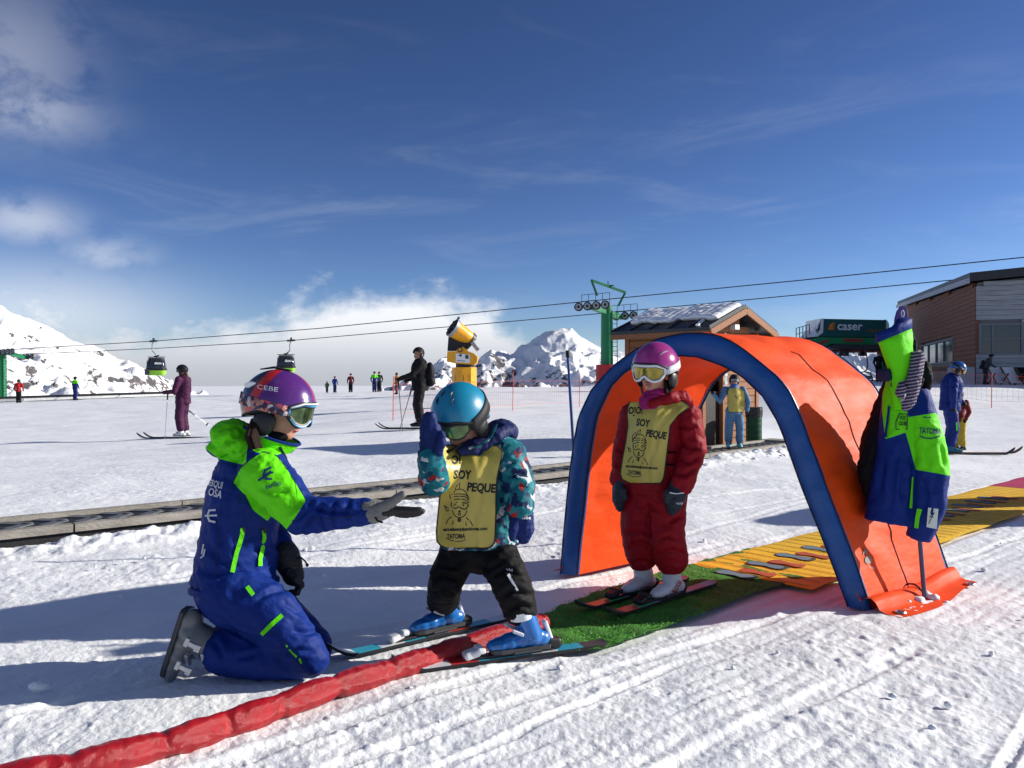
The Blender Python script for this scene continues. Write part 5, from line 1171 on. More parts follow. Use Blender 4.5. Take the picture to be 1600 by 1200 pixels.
# ---- kneeling instructor
def instructor():
    base = P(390, 1050, 3.14); base.z = 0.0
    hc = P(437, 634, 3.2); hf = Vector((0.965, -0.06, -0.22)); hu = Vector((0.21, 0.0, 0.97))
    sh_n, el_n, wr_n = P(412, 738, 3.04), P(472, 805, 2.95), P(572, 800, 2.93)
    sh_f, el_f, wr_f = P(412, 738, 3.36), P(418, 828, 3.42), P(447, 868, 3.30)
    hip_n, kn_n, an_n = P(362, 925, 3.10), P(484, 1029, 3.04), P(335, 1016, 3.08)
    hip_f, kn_f, an_f = P(366, 925, 3.32), P(492, 1010, 3.32), P(338, 1006, 3.36)
    def bd(mb):
        head_parts(mb, hc, hf, hu, 1.03)
        mb.tube(dp((412, 735, 3.2), (420, 690, 3.2), (430, 655, 3.2)), [0.07, 0.055, 0.055], 14)
        mb.tube(dp((367, 915, 3.2), (376, 820, 3.2), (390, 740, 3.2)), [(0.11, 0.14), (0.10, 0.13), (0.10, 0.16)], 16, up=(0, 1, 0))
        for a in ((sh_n, el_n, wr_n), (sh_f, el_f, wr_f)): mb.tube(a, [0.05, 0.042, 0.03], 10)
        for a in ((hip_n, kn_n, an_n), (hip_f, kn_f, an_f)): mb.tube(a, [0.085, 0.055, 0.045], 12)
        mb.tube([wr_n, P(604, 798, 2.93)], 0.016, 8); mb.tube([wr_f, P(458, 905, 3.28)], 0.022, 8)
    t = body(base, bd, 'kneeling instructor in navy and neon green suit holding out her gloved hand', 0.0065)
    lips(t, hc, hf, hu, 1.03)
    # trousers
    mb = MB()
    mb.ell(P(364, 918, 3.2), (0.142, 0.175, 0.135))
    mb.tube([hip_n, P(428, 966, 3.06), kn_n], [0.125, 0.106, 0.074], 18); mb.tube([hip_f, P(432, 958, 3.33), kn_f], [0.12, 0.10, 0.074], 18)
    mb.tube([kn_n, P(410, 1029, 3.06), P(350, 1018, 3.08)], [0.070, 0.082, 0.088], 18); mb.tube([kn_f, P(412, 1014, 3.34), P(352, 1008, 3.36)], [0.070, 0.082, 0.088], 18)
    f_t = folds(0.0045, (9, 9, 9), 2.0); c_t = creases([[(395, 940), (425, 925), (455, 920)], [(330, 955), (370, 985), (415, 1000)], [(345, 975), (400, 1003), (440, 1010)], [(440, 940), (470, 960)], [(455, 985), (480, 990), (500, 985)], [(440, 1025), (465, 1015), (495, 1020)], [(370, 1030), (400, 1022)], [(335, 1000), (350, 1030)]], 0.009, 4.0)
    tr = fuse('trousers', mb, m_navy, t, 0.0075, 5, lambda co: f_t(co) + c_t(co))
    # jacket
    mb = MB()
    mb.tube(dp((366, 912, 3.2), (370, 870, 3.2), (376, 820, 3.2), (382, 772, 3.2), (393, 728, 3.2), (408, 704, 3.2)), [(0.158, 0.195), (0.150, 0.185), (0.142, 0.178), (0.138, 0.190), (0.118, 0.172), (0.082, 0.10)], 28, up=(0, 1, 0), rounded=False)
    mb.tube([sh_n, sh_n.lerp(el_n, 0.5), el_n, el_n.lerp(wr_n, 0.5), wr_n], [0.094, 0.086, 0.074, 0.060, 0.050], 18)
    mb.tube([sh_f, sh_f.lerp(el_f, 0.5), el_f, el_f.lerp(wr_f, 0.5), wr_f], [0.095, 0.085, 0.072, 0.06, 0.05], 18)
    mb.ell(P(366, 684, 3.2), (0.088, 0.130, 0.066), Matrix.Rotation(0.45, 3, 'Y')); mb.ell(P(352, 702, 3.2), (0.060, 0.120, 0.034), Matrix.Rotation(0.3, 3, 'Y')); mb.ell(P(392, 700, 3.2), (0.10, 0.15, 0.07), Matrix.Rotation(-0.2, 3, 'Y'))
    def jf(co):
        px = to_px(co); w = folds(0.005, (9, 9, 12), 7.0)(co) + creases([[(345, 714), (368, 706), (392, 690)], [(345, 672), (370, 668), (392, 680)], [(338, 695), (362, 688)], [(452, 818), (470, 806), (486, 795)], [(468, 836), (484, 815), (492, 795)], [(502, 782), (498, 805), (506, 832)], [(524, 782), (518, 808), (522, 828)], [(546, 783), (541, 800), (547, 818)], [(486, 790), (515, 800), (550, 798)]], 0.010, 3.4)(co) + creases([[(440, 852), (415, 862), (392, 858)], [(330, 800), (345, 830), (350, 860)], [(325, 850), (345, 875), (380, 890)], [(310, 890), (350, 900), (400, 898)], [(375, 740), (360, 770), (355, 800)], [(400, 760), (430, 770), (455, 765)], [(405, 790), (430, 800)]], 0.008, 4.5)(co)
        sl = sstep(455, 490, px[:, 0]) * (1 - sstep(850, 860, px[:, 1]))
        return w + 0.004 * sl * pnoise(co * 24) + 0.012 * (fbm(co * 15, 2, ridged=True) - 0.6) * np.exp(-((px[:, 0] - 368) / 45) ** 2 - ((px[:, 1] - 690) / 35) ** 2) + 0.004 * np.sin(px[:, 1] * 0.21 + 2 * pnoise(co * 9)) * sstep(850, 900, px[:, 1])
    m_j = fabric('instructor_jacket', NAVY); add_mask(m_j, 'neon', NEON)
    ja = fuse('jacket', mb, m_j, t, 0.0068, 5, jf)
    co = verts_np(ja.data) + np.array(base); px = to_px(co)
    sleeve = [(412, 706), (396, 715), (377, 730), (364, 754), (383, 774), (394, 796), (419, 815), (446, 829), (457, 815), (478, 782), (462, 755), (445, 728), (432, 712)]
    yoke = [(330, 640), (320, 700), (342, 717), (358, 721), (384, 727), (387, 694), (398, 706), (428, 713), (460, 700), (470, 640)]
    s1 = poly_sdf(px, sleeve) * (3.05 / FPX); s2 = poly_sdf(px, yoke) * (3.2 / FPX); near = co[:, 1] < 3.13
    attr(ja, 'neon', np.where(near, np.maximum(s1, s2), s2))
    mb = MB(); mb.tube([P(367, 914, 3.2) + Vector((0.162 * math.cos(a), 0.200 * math.sin(a), 0.012 * math.cos(a * 3))) for a in np.linspace(0, 6.283, 41)[:-1]], [(0.008, 0.014)] * 40, 8, closed=True); mb.build('jacket_hem', m_navy, ja)
    # stand-up collar
    rows = []; n = 30
    for k, (zz, r0) in enumerate(((0.0, 0.098), (0.3, 0.100), (0.65, 0.102), (1.0, 0.100))):
        ring = []
        for i in range(n):
            a = 2 * math.pi * i / n; b = P(416, 708, 3.2) + Vector((r0 * 1.0 * math.cos(a), r0 * 1.02 * math.sin(a), 0)); tp = P(425, 677, 3.2) + Vector((0.108 * math.cos(a), 0.102 * math.sin(a), -0.040 * math.cos(a) - 0.006)); ring.append(b.lerp(tp, zz))
        rows.append(ring)
    inner = [[p + (Vector((P(422, 690, 3.2).x, 3.2, p.z)) - p) * 0.10 for p in r] for r in rows[::-1]]
    mb = MB(); mb.loft(rows + inner, caps=False); m_col = fabric('collar_green', NEON, var=0.04); cl = mb.build('collar', m_col, t, angle=70)
    mb = MB(); mb.tube(rows[-1], 0.006, 6, closed=True); mb.build('collar_edge', m_navy, cl)
    mb = MB(); mb.tube([P(438, 700, 3.12), P(446, 715, 3.12), P(452, 735, 3.14), P(448, 760, 3.14)], 0.006, 6); mb.build('zip', m_black, ja)
    mb = MB(); mb.ell(P(430, 680, 3.2), (0.070, 0.070, 0.030)); mb.build('neck_warmer', m_blackcloth, t)
    # ponytail
    mb = MB()
    for k in range(9):
        o = Vector((random.uniform(-.012, .012), random.uniform(-.014, .014), random.uniform(-.01, .01))); mb.tube([q + o for q in dp((398, 662, 3.10), (394, 678, 3.075), (400, 697, 3.07), (408, 709 + k % 3 * 3, 3.06))], [0.012, 0.015, 0.011, 0.003], 7)
    mb.build('ponytail', m_hair, t)
    # helmet
    m_h = M('purple_helmet', (0.085, 0.018, 0.16), 0.22, spec=0.6, coat=0.5, var=0.06); add_mask(m_h, 'red', (0.50, 0.015, 0.012)); add_mask(m_h, 'dark', (0.015, 0.014, 0.03))
    he, R, pt = helmet(t, hc, hf, hu, 1.06, m_h, dims=(0.140, 0.116, 0.131), vents=False)
    mb = MB(); mb.tube([hc + R @ Vector((-0.012 + 0.047 * math.cos(q), -0.103, -0.066 + 0.055 * math.sin(q))) for q in np.linspace(math.radians(190), math.radians(300), 12)], [(0.004, 0.006)] * 12, 8, up=(0, 1, 0)); mb.build('pad_trim', m_grey, he)
    co = verts_np(he.data) + np.array(base) - np.array(hc); loc = co @ np.array(R); ang = np.degrees(np.arctan2(loc[:, 2] + 0.02, loc[:, 0]))
    vv = loc[:, 0] - (0.33 * loc[:, 2] - 0.078)
    attr(he, 'red', np.maximum(0.020 - np.abs(vv), 0.007 - np.abs(loc[:, 1]))); attr(he, 'dark', -0.020 - vv)
    mb = MB(); mb.tube([pt(a, elmin(a) - 0.03, 1.02) for a in np.linspace(-0.95, 0.95, 17)], [(0.010, 0.004)] * 17, 8, up=hu); mb.build('white_visor', m_white, he)
    mb = MB(); mb.ell(pt(-2.35, 0.42, 1.01), (0.028, 0.005, 0.013), frame(Vector((0.95, -0.2, 0.1)), (0, -0.3, 1))); mb.build('vent_badge', m_white, he)
    mb = MB(); a, b = pt(math.pi, 1.15, 1.04), pt(0.0, 1.35, 1.04); mb.tube([pt(math.pi, 0.92, 1.10), pt(math.pi, 1.25, 1.06), pt(0, 1.45, 1.03)], [(0.016, 0.003), (0.02, 0.005), (0.012, 0.003)], 8, up=(0, 0, 1)); mb.build('camera_clip', m_black, he)
    m_str = M('patterned_strap', (0.22, 0.03, 0.05), 0.7)
    nt = m_str.node_tree; v = nt.nodes.new('ShaderNodeTexVoronoi'); v.inputs['Scale'].default_value = 70; tc = nt.nodes.new('ShaderNodeTexCoord'); nt.links.new(tc.outputs['Object'], v.inputs['Vector']); rp = nt.nodes.new('ShaderNodeValToRGB'); rp.color_ramp.interpolation = 'CONSTANT'
    for p_, c_ in ((0.0, (0.04, 0.02, 0.05, 1)), (0.35, (0.30, 0.03, 0.06, 1)), (0.55, (0.06, 0.05, 0.12, 1)), (0.75, (0.45, 0.20, 0.16, 1)), (0.9, (0.5, 0.5, 0.5, 1))):
        e = rp.color_ramp.elements.new(p_) if p_ > 0 else rp.color_ramp.elements[0]; e.color = c_
    sp = nt.nodes.new('ShaderNodeSeparateColor'); nt.links.new(v.outputs['Color'], sp.inputs[0]); nt.links.new(sp.outputs[0], rp.inputs[0]); nt.links.new(rp.outputs[0], nt.nodes['Principled BSDF'].inputs['Base Color'])
    g, _, gp = goggles(t, hc, hf, hu, 1.06, M('blue_goggle_frame', (0.05, 0.35, 0.65), 0.3), m_lens_green, m_str, strap_tilt=0.02, hd=(0.140, 0.116, 0.131), h=1.10, fr=0.0055)
    decal_px('lettering', bvh_of([he]), [place2d(text_2d('CEBE', 13, bold=0.05), 418, 607, 9, 1.15, 0.75)], M('silver_print', (0.7, 0.7, 0.72), 0.4), he, 0.0015)
    # prints and zips on jacket and trousers
    b = bvh_of([ja]); wp = M('pale_print', (0.55, 0.57, 0.62), 0.6); np_ = M('navy_print', (0.01, 0.03, 0.16), 0.6)
    decal_px('back_lettering', b, [place2d(text_2d('ESQUI', 13, bold=0.3), 338, 757, 14, 0.62, 1.1), place2d(text_2d('OSA', 16, bold=0.35), 337, 771, 16, 0.68, 1.0)], wp, ja)
    decal_px('bird_emblem', b, [stroke_2d([(338, 797), (328, 797), (325, 806), (328, 814), (337, 816)], 3.2), stroke_2d([(321, 806), (340, 805)], 2.6)], wp, ja)
    decal_px('side_lettering', b, [stroke_2d([(316, 866), (319, 850)], 2.4), stroke_2d([(314, 872), (319, 868), (321, 858)], 2.4)], wp, ja)
    decal_px('sleeve_emblem', b, [stroke_2d([(404, 751), (412, 746), (418, 741), (424, 737)], 3.4), stroke_2d([(424, 731), (414, 735), (412, 743), (416, 749), (425, 749)], 3.6), stroke_2d([(416, 742), (427, 738)], 3.0)], np_, ja)
    decal_px('sleeve_lettering', b, [place2d(text_2d('iberCaja', 9, bold=0.1), 427, 758, -16, 0.82, 1.05)], np_, ja)
    def zipper(pts, w, tgt, bv): decal_px('neon_zip', bv, [stroke_2d(pts, w)], m_neon, tgt, 0.004)
    zipper([(379, 825), (378, 836), (374, 850), (369, 866), (363, 893)], 7.0, ja, b); zipper([(411, 828), (412, 840), (410, 856), (406, 872), (406, 884)], 6.0, ja, b)
    b2 = bvh_of([tr]); zipper([(386, 917), (396, 930)], 7.0, tr, b2); zipper([(409, 991), (424, 976), (441, 961)], 7.0, tr, b2); zipper([(448, 1008), (456, 1018), (464, 1026)], 3.0, tr, b2); zipper([(468, 1028), (471, 1036)], 3.0, tr, b2)
    decal_px('zip_pull', b, [stroke_2d([(379, 822), (382, 831)], 3.5)], m_black, ja, 0.007); decal_px('zip_pull', b, [stroke_2d([(411, 824), (413, 833)], 3.5)], m_black, ja, 0.007)
    sm = M('navy_seam', (0.002, 0.006, 0.04), 0.7); sg = M('green_seam', (0.03, 0.28, 0.004), 0.7)  # dark navy and dark green seam lines
    decal_px('panel_seam', b, [stroke_2d(sleeve + sleeve[:1], 1.1)], sm, ja, 0.002); decal_px('side_seam', b, [stroke_2d([(352, 745), (345, 790), (340, 850), (335, 905)], 1.0)], sm, ja, 0.002)
    decal_px('cuff_seam', b, [stroke_2d([(559, 783), (556, 800), (560, 817)], 1.3)], sm, ja, 0.002); decal_px('elbow_seam', b, [stroke_2d([(452, 822), (490, 812), (556, 806)], 1.0)], sm, ja, 0.002)
    decal_px('hood_seam', b, [stroke_2d([(343, 715), (366, 705), (388, 692)], 1.2)], sg, ja, 0.002); decal_px('hood_seam', b, [stroke_2d([(372, 652), (356, 672), (352, 694)], 1.0)], sg, ja, 0.002)
    decal_px('leg_seam', b2, [stroke_2d([(375, 930), (420, 985), (470, 1040)], 1.0)], sm, tr, 0.002); decal_px('knee_panel_seam', b2, [stroke_2d([(430, 1040), (446, 1005), (500, 985)], 1.0)], sm, tr, 0.002)
    # gloves
    d = 2.93; pal = P(612, 797, d)
    fing = [[P(614, 796, d - 0.03), P(630, 796, d - 0.04), P(645, 797, d - 0.045), P(656, 796, d - 0.045)], [P(614, 798, d - 0.008), P(632, 800, d - 0.012), P(648, 801, d - 0.015), P(660, 799, d - 0.015)], [P(613, 800, d + 0.014), P(630, 803, d + 0.014), P(645, 804, d + 0.014), P(656, 802, d + 0.014)], [P(611, 800, d + 0.034), P(625, 804, d + 0.038), P(637, 805, d + 0.04), P(646, 803, d + 0.04)]]
    gb = M('black_glove', (0.014, 0.014, 0.016), 0.6, bump=0.4, bscale=90); gg = M('grey_glove', (0.17, 0.165, 0.155), 0.65, bump=0.4, bscale=60, var=0.12)
    gl = hand(t, P(592, 799, d), pal, fing, [P(600, 792, d - 0.03), P(615, 783, d - 0.04), P(629, 773, d - 0.045)], gb, rp=(0.045, 0.022), rf=0.0125)
    mb = MB(); mb.tube(dp((572, 799, d), (585, 799, d), (600, 797, d)), [(0.048, 0.045), (0.050, 0.045), (0.042, 0.034)], 18, up=(0, 0, 1)); mb.tube(dp((598, 793, d - .03), (612, 785, d - .04), (629, 773, d - .046)), [0.021, 0.0185, 0.0150], 12); fuse('gauntlet', mb, gg, gl, 0.005, 4, folds(0.002, (40, 40, 40)))
    mb = MB(); mb.tube(dp((585, 806, 2.89), (590, 814, 2.88), (597, 816, 2.88)), 0.004, 6); mb.build('toggle_cord', m_black, gl)
    d = 3.28; pal = P(459, 900, d)
    fing = [[P(462, 905, d + q * 0.022), P(468, 915, d - 0.01 + q * 0.022), P(464, 926, d - 0.015 + q * 0.02), P(455, 926, d - 0.012 + q * 0.02)] for q in (-1.4, -0.5, 0.4, 1.3)]
    g2 = hand(t, P(449, 872, 3.3), pal, fing, [P(452, 895, d - 0.04), P(463, 905, d - 0.055), P(470, 914, d - 0.05)], gb, rp=(0.05, 0.04), rf=0.0165)
    mb = MB(); mb.tube([P(446, 866, 3.3), P(453, 884, 3.29)], [0.056, 0.052], 16); mb.build('gauntlet', gb, g2)
    mb = MB(); mb.tube([P(464, 872, 3.25), P(470, 871, 3.24), P(476, 876, 3.24), P(480, 882, 3.24)], 0.0035, 6); mb.ell(P(480, 883, 3.24), 0.007); mb.build('toggle_cord', m_black, g2)
    # boots: kneeling, toes on the snow, soles turned back
    bs = M('grey_boot_shell', (0.19, 0.195, 0.185), 0.38, spec=0.5, coat=0.15, var=0.18, vscale=12, bump=0.1, bscale=20)
    for dd, nm in ((3.08, 0), (3.36, 1)):
        heel, toe = P(293 + nm * 6, 948, dd), P(259 + nm * 6, 1053 - nm * 12, dd); f = (toe - heel).normalized(); up = Vector((0.95, 0, 0.30)); ski_boot(t, (heel + toe) / 2 + Vector((-0.012, 0, 0)), f, up, (toe - heel).length * 1.04, bs, M('silver_buckle', (0.5, 0.51, 0.53), 0.3, metal=0.6) if nm == 0 else bpy.data.materials['silver_buckle'], m_dark, lean=0.05, cuff_h=0.62, bk=3)
    mbk = bpy.data.materials['silver_buckle']
    for x, y in ((301, 1008), (287, 1044)):
        c_ = P(x, y, 2.985); mb = MB(); R_ = Matrix.Rotation(0.45, 3, 'Y'); mb.box(c_, (0.052, 0.014, 0.020), R_); mb.box(c_ + Vector((-0.020, -0.002, 0.012)), (0.016, 0.016, 0.036), R_); mb.box(c_ + Vector((0.018, 0.0, -0.012)), (0.022, 0.012, 0.030), R_); q = mb.build('boot_buckle', mbk, t, smooth=False); bv = q.modifiers.new('b', 'BEVEL'); bv.width = 0.003; bv.segments = 2
instructor()

# ---- bibs: a stiff apron hung over the child's front
def bib(t, target, rows, name='bib', push=0.016, ncol=30):
    bv = bvh_of(target); g = []; R_ = len(rows); NR = 46
    ys = [r[0] for r in rows]; yy = np.linspace(ys[0], ys[-1], NR); xl = np.interp(yy, ys, [r[1] for r in rows]); xr = np.interp(yy, ys, [r[2] for r in rows])
    D = np.full((NR, ncol), np.nan); 
    for j in range(NR):
        for i in range(ncol):
            x = lerp(xl[j], xr[j], i / (ncol - 1)); d = (P(x, yy[j], 1.0) - CAMP); h = bv.ray_cast(CAMP, d.normalized())
            if h[0] is not None: D[j, i] = h[0].y
    med = np.nanmedian(D); 
    for j in range(NR):
        ok = ~np.isnan(D[j]); D[j] = np.interp(np.arange(ncol), np.where(ok)[0], D[j][ok]) if ok.any() else med
    D = np.clip(D, med - 0.10, med + 0.09)
    for _ in range(14):
        Dp = np.pad(D, 1, mode='edge'); S = (Dp[:-2, 1:-1] + Dp[2:, 1:-1] + Dp[1:-1, :-2] + Dp[1:-1, 2:]) / 4; D = np.minimum(S, D + 0.002) * 0.6 + S * 0.4
    J, I = np.meshgrid(np.arange(NR), np.arange(ncol), indexing='ij'); w = 0.011 * fbm(np.stack([I.ravel() * 0.17, J.ravel() * 0.055, 0 * I.ravel() + 3.3], 1), 2).reshape(NR, ncol)
    D = D - push + w
    mb = MB(); pts = [P(lerp(xl[j], xr[j], i / (ncol - 1)), yy[j], float(D[j, i])) for j in range(NR) for i in range(ncol)]
    mb.add(pts, [(j * ncol + i, (j + 1) * ncol + i, (j + 1) * ncol + i + 1, j * ncol + i + 1) for j in range(NR - 1) for i in range(ncol - 1)])
    o = mb.build(name, m_bib, t, angle=0); sm = o.modifiers.new('t', 'SOLIDIFY'); sm.thickness = 0.0025; sm.offset = 1
    edge = [pts[j * ncol] for j in range(NR)] + [pts[(NR - 1) * ncol + i] for i in range(1, ncol)] + [pts[j * ncol + ncol - 1] for j in range(NR - 2, -1, -1)]
    mb = MB(); mb.tube([p + Vector((0, -0.001, 0)) for p in edge], 0.0035, 6); mb.build('bib_binding', m_ink, o)
    return o
def bib_print(o, f):                                           # f maps unit bib coordinates (0..1, 0..1 down) to photo pixels
    b = bvh_of([o]); T = lambda u, v: f(u, v)
    (x0, y0), (x1, y1), (x2, y2) = f(0, 0), f(1, 0), f(0, 1); W = math.hypot(x1 - x0, y1 - y0); H = math.hypot(x2 - x0, y2 - y0); rot = math.degrees(math.atan2(y1 - y0, x1 - x0))
    def tx(s, u, v, size, ang=0, bold=0.0, sx=1.0): 
        q = place2d(text_2d(s, size * H, bold=bold * size * H, shear=0.08), *T(u, v), rot + ang, sx * W / H * 1.2, 1.0); return q
    def st(pl, w=0.011): 
        fine = []
        for a, c in zip(pl[:-1], pl[1:]):
            for k in range(3): fine.append((lerp(a[0], c[0], k / 3), lerp(a[1], c[1], k / 3)))
        fine.append(pl[-1]); return stroke_2d([T(*q) for q in fine], w * H)
    decal_px('slogan_lettering', b, [tx('SOY', 0.40, 0.275, 0.125, 3, 0.05), tx('PEQUE', 0.72, 0.405, 0.125, 5, 0.05)], m_ink, o, 0.002)
    ring = lambda cx, cy, rx, ry, a0=0, a1=360, n=14: [(cx + rx * math.cos(math.radians(a)), cy + ry * math.sin(math.radians(a))) for a in np.linspace(a0, a1, n)]
    cx = 0.37
    sh = [st(ring(cx, 0.545, 0.155, 0.125, 185, 355)), st([(cx - 0.16, 0.50), (cx - 0.10, 0.475), (cx, 0.47), (cx + 0.10, 0.478), (cx + 0.16, 0.505)]), st([(cx - 0.16, 0.525), (cx - 0.08, 0.50), (cx, 0.495), (cx + 0.10, 0.50), (cx + 0.165, 0.535)]), st([(cx - 0.15, 0.555), (cx - 0.05, 0.527), (cx + 0.08, 0.527), (cx + 0.17, 0.56)]),
          st([(cx - 0.12, 0.56), (cx + 0.13, 0.565), (cx + 0.155, 0.59), (cx + 0.11, 0.63), (cx + 0.04, 0.625), (cx, 0.605), (cx - 0.05, 0.625), (cx - 0.11, 0.62), (cx - 0.13, 0.59), (cx - 0.12, 0.56)], 0.013), st(ring(cx + 0.01, 0.625, 0.125, 0.095, 10, 170)), st([(cx - 0.09, 0.46), (cx - 0.06, 0.39), (cx + 0.0, 0.355), (cx - 0.01, 0.42)]), st([(cx - 0.15, 0.52), (cx - 0.17, 0.45), (cx - 0.10, 0.40)]),
          st(ring(cx - 0.07, 0.585, 0.012, 0.008), 0.008), st(ring(cx + 0.07, 0.588, 0.012, 0.008), 0.008), st(ring(cx + 0.01, 0.655, 0.012, 0.007), 0.014), st(ring(cx + 0.01, 0.685, 0.022, 0.010), 0.010), st([(cx - 0.17, 0.63), (cx - 0.25, 0.60), (cx - 0.20, 0.66), (cx - 0.16, 0.645)]), st([(cx - 0.12, 0.715), (cx - 0.18, 0.75), (cx - 0.21, 0.80)]), st([(cx + 0.12, 0.715), (cx + 0.19, 0.75), (cx + 0.24, 0.80)]), st([(cx - 0.09, 0.755), (cx - 0.10, 0.80)]), st([(cx + 0.12, 0.765), (cx + 0.13, 0.80)]), st(ring(cx + 0.01, 0.745, 0.02, 0.014), 0.018)]
    decal_px('first_word', b, [tx('OJO!', 0.21, 0.125, 0.125, -4, 0.05)], m_ink, o, 0.002); decal_px('skier_doodle', b, sh, m_ink, o, 0.002)
    decal_px('web_address', b, [tx('escuelaesquipanticosa.com', 0.48, 0.835, 0.052, 0, 0.05, 1.05)], m_ink, o, 0.002)
    decal_px('sponsor_mark', b, [tx('TATOMA', 0.33, 0.92, 0.068, 0, 0.05, 0.85), st([(0.16, 0.945), (0.24, 0.965), (0.33, 0.972), (0.42, 0.965), (0.50, 0.945)], 0.009)], m_ink, o, 0.002)

def blotch(name, cols, scale=26):
    m = fabric(name, cols[0]); nt = m.node_tree; b = nt.nodes['Principled BSDF']; tc = nt.nodes.new('ShaderNodeTexCoord'); nz = nt.nodes.new('ShaderNodeTexNoise'); nz.inputs['Scale'].default_value = 22
    ad = nt.nodes.new('ShaderNodeMixRGB'); ad.blend_type = 'ADD'; ad.inputs[0].default_value = 0.07; nt.links.new(tc.outputs['Object'], nz.inputs['Vector']); nt.links.new(tc.outputs['Object'], ad.inputs[1]); nt.links.new(nz.outputs['Color'], ad.inputs[2])
    v = nt.nodes.new('ShaderNodeTexVoronoi'); v.inputs['Scale'].default_value = scale; nt.links.new(ad.outputs[0], v.inputs['Vector']); sp = nt.nodes.new('ShaderNodeSeparateColor'); nt.links.new(v.outputs['Color'], sp.inputs[0])
    rp = nt.nodes.new('ShaderNodeValToRGB'); rp.color_ramp.interpolation = 'CONSTANT'; n = len(cols)
    for i, c in enumerate(cols):
        e = rp.color_ramp.elements[0] if i == 0 else rp.color_ramp.elements.new(i / n); e.position = i / n; e.color = (*c, 1)
    nt.links.new(sp.outputs[0], rp.inputs[0]); nt.links.new(rp.outputs[0], b.inputs['Base Color']); return m

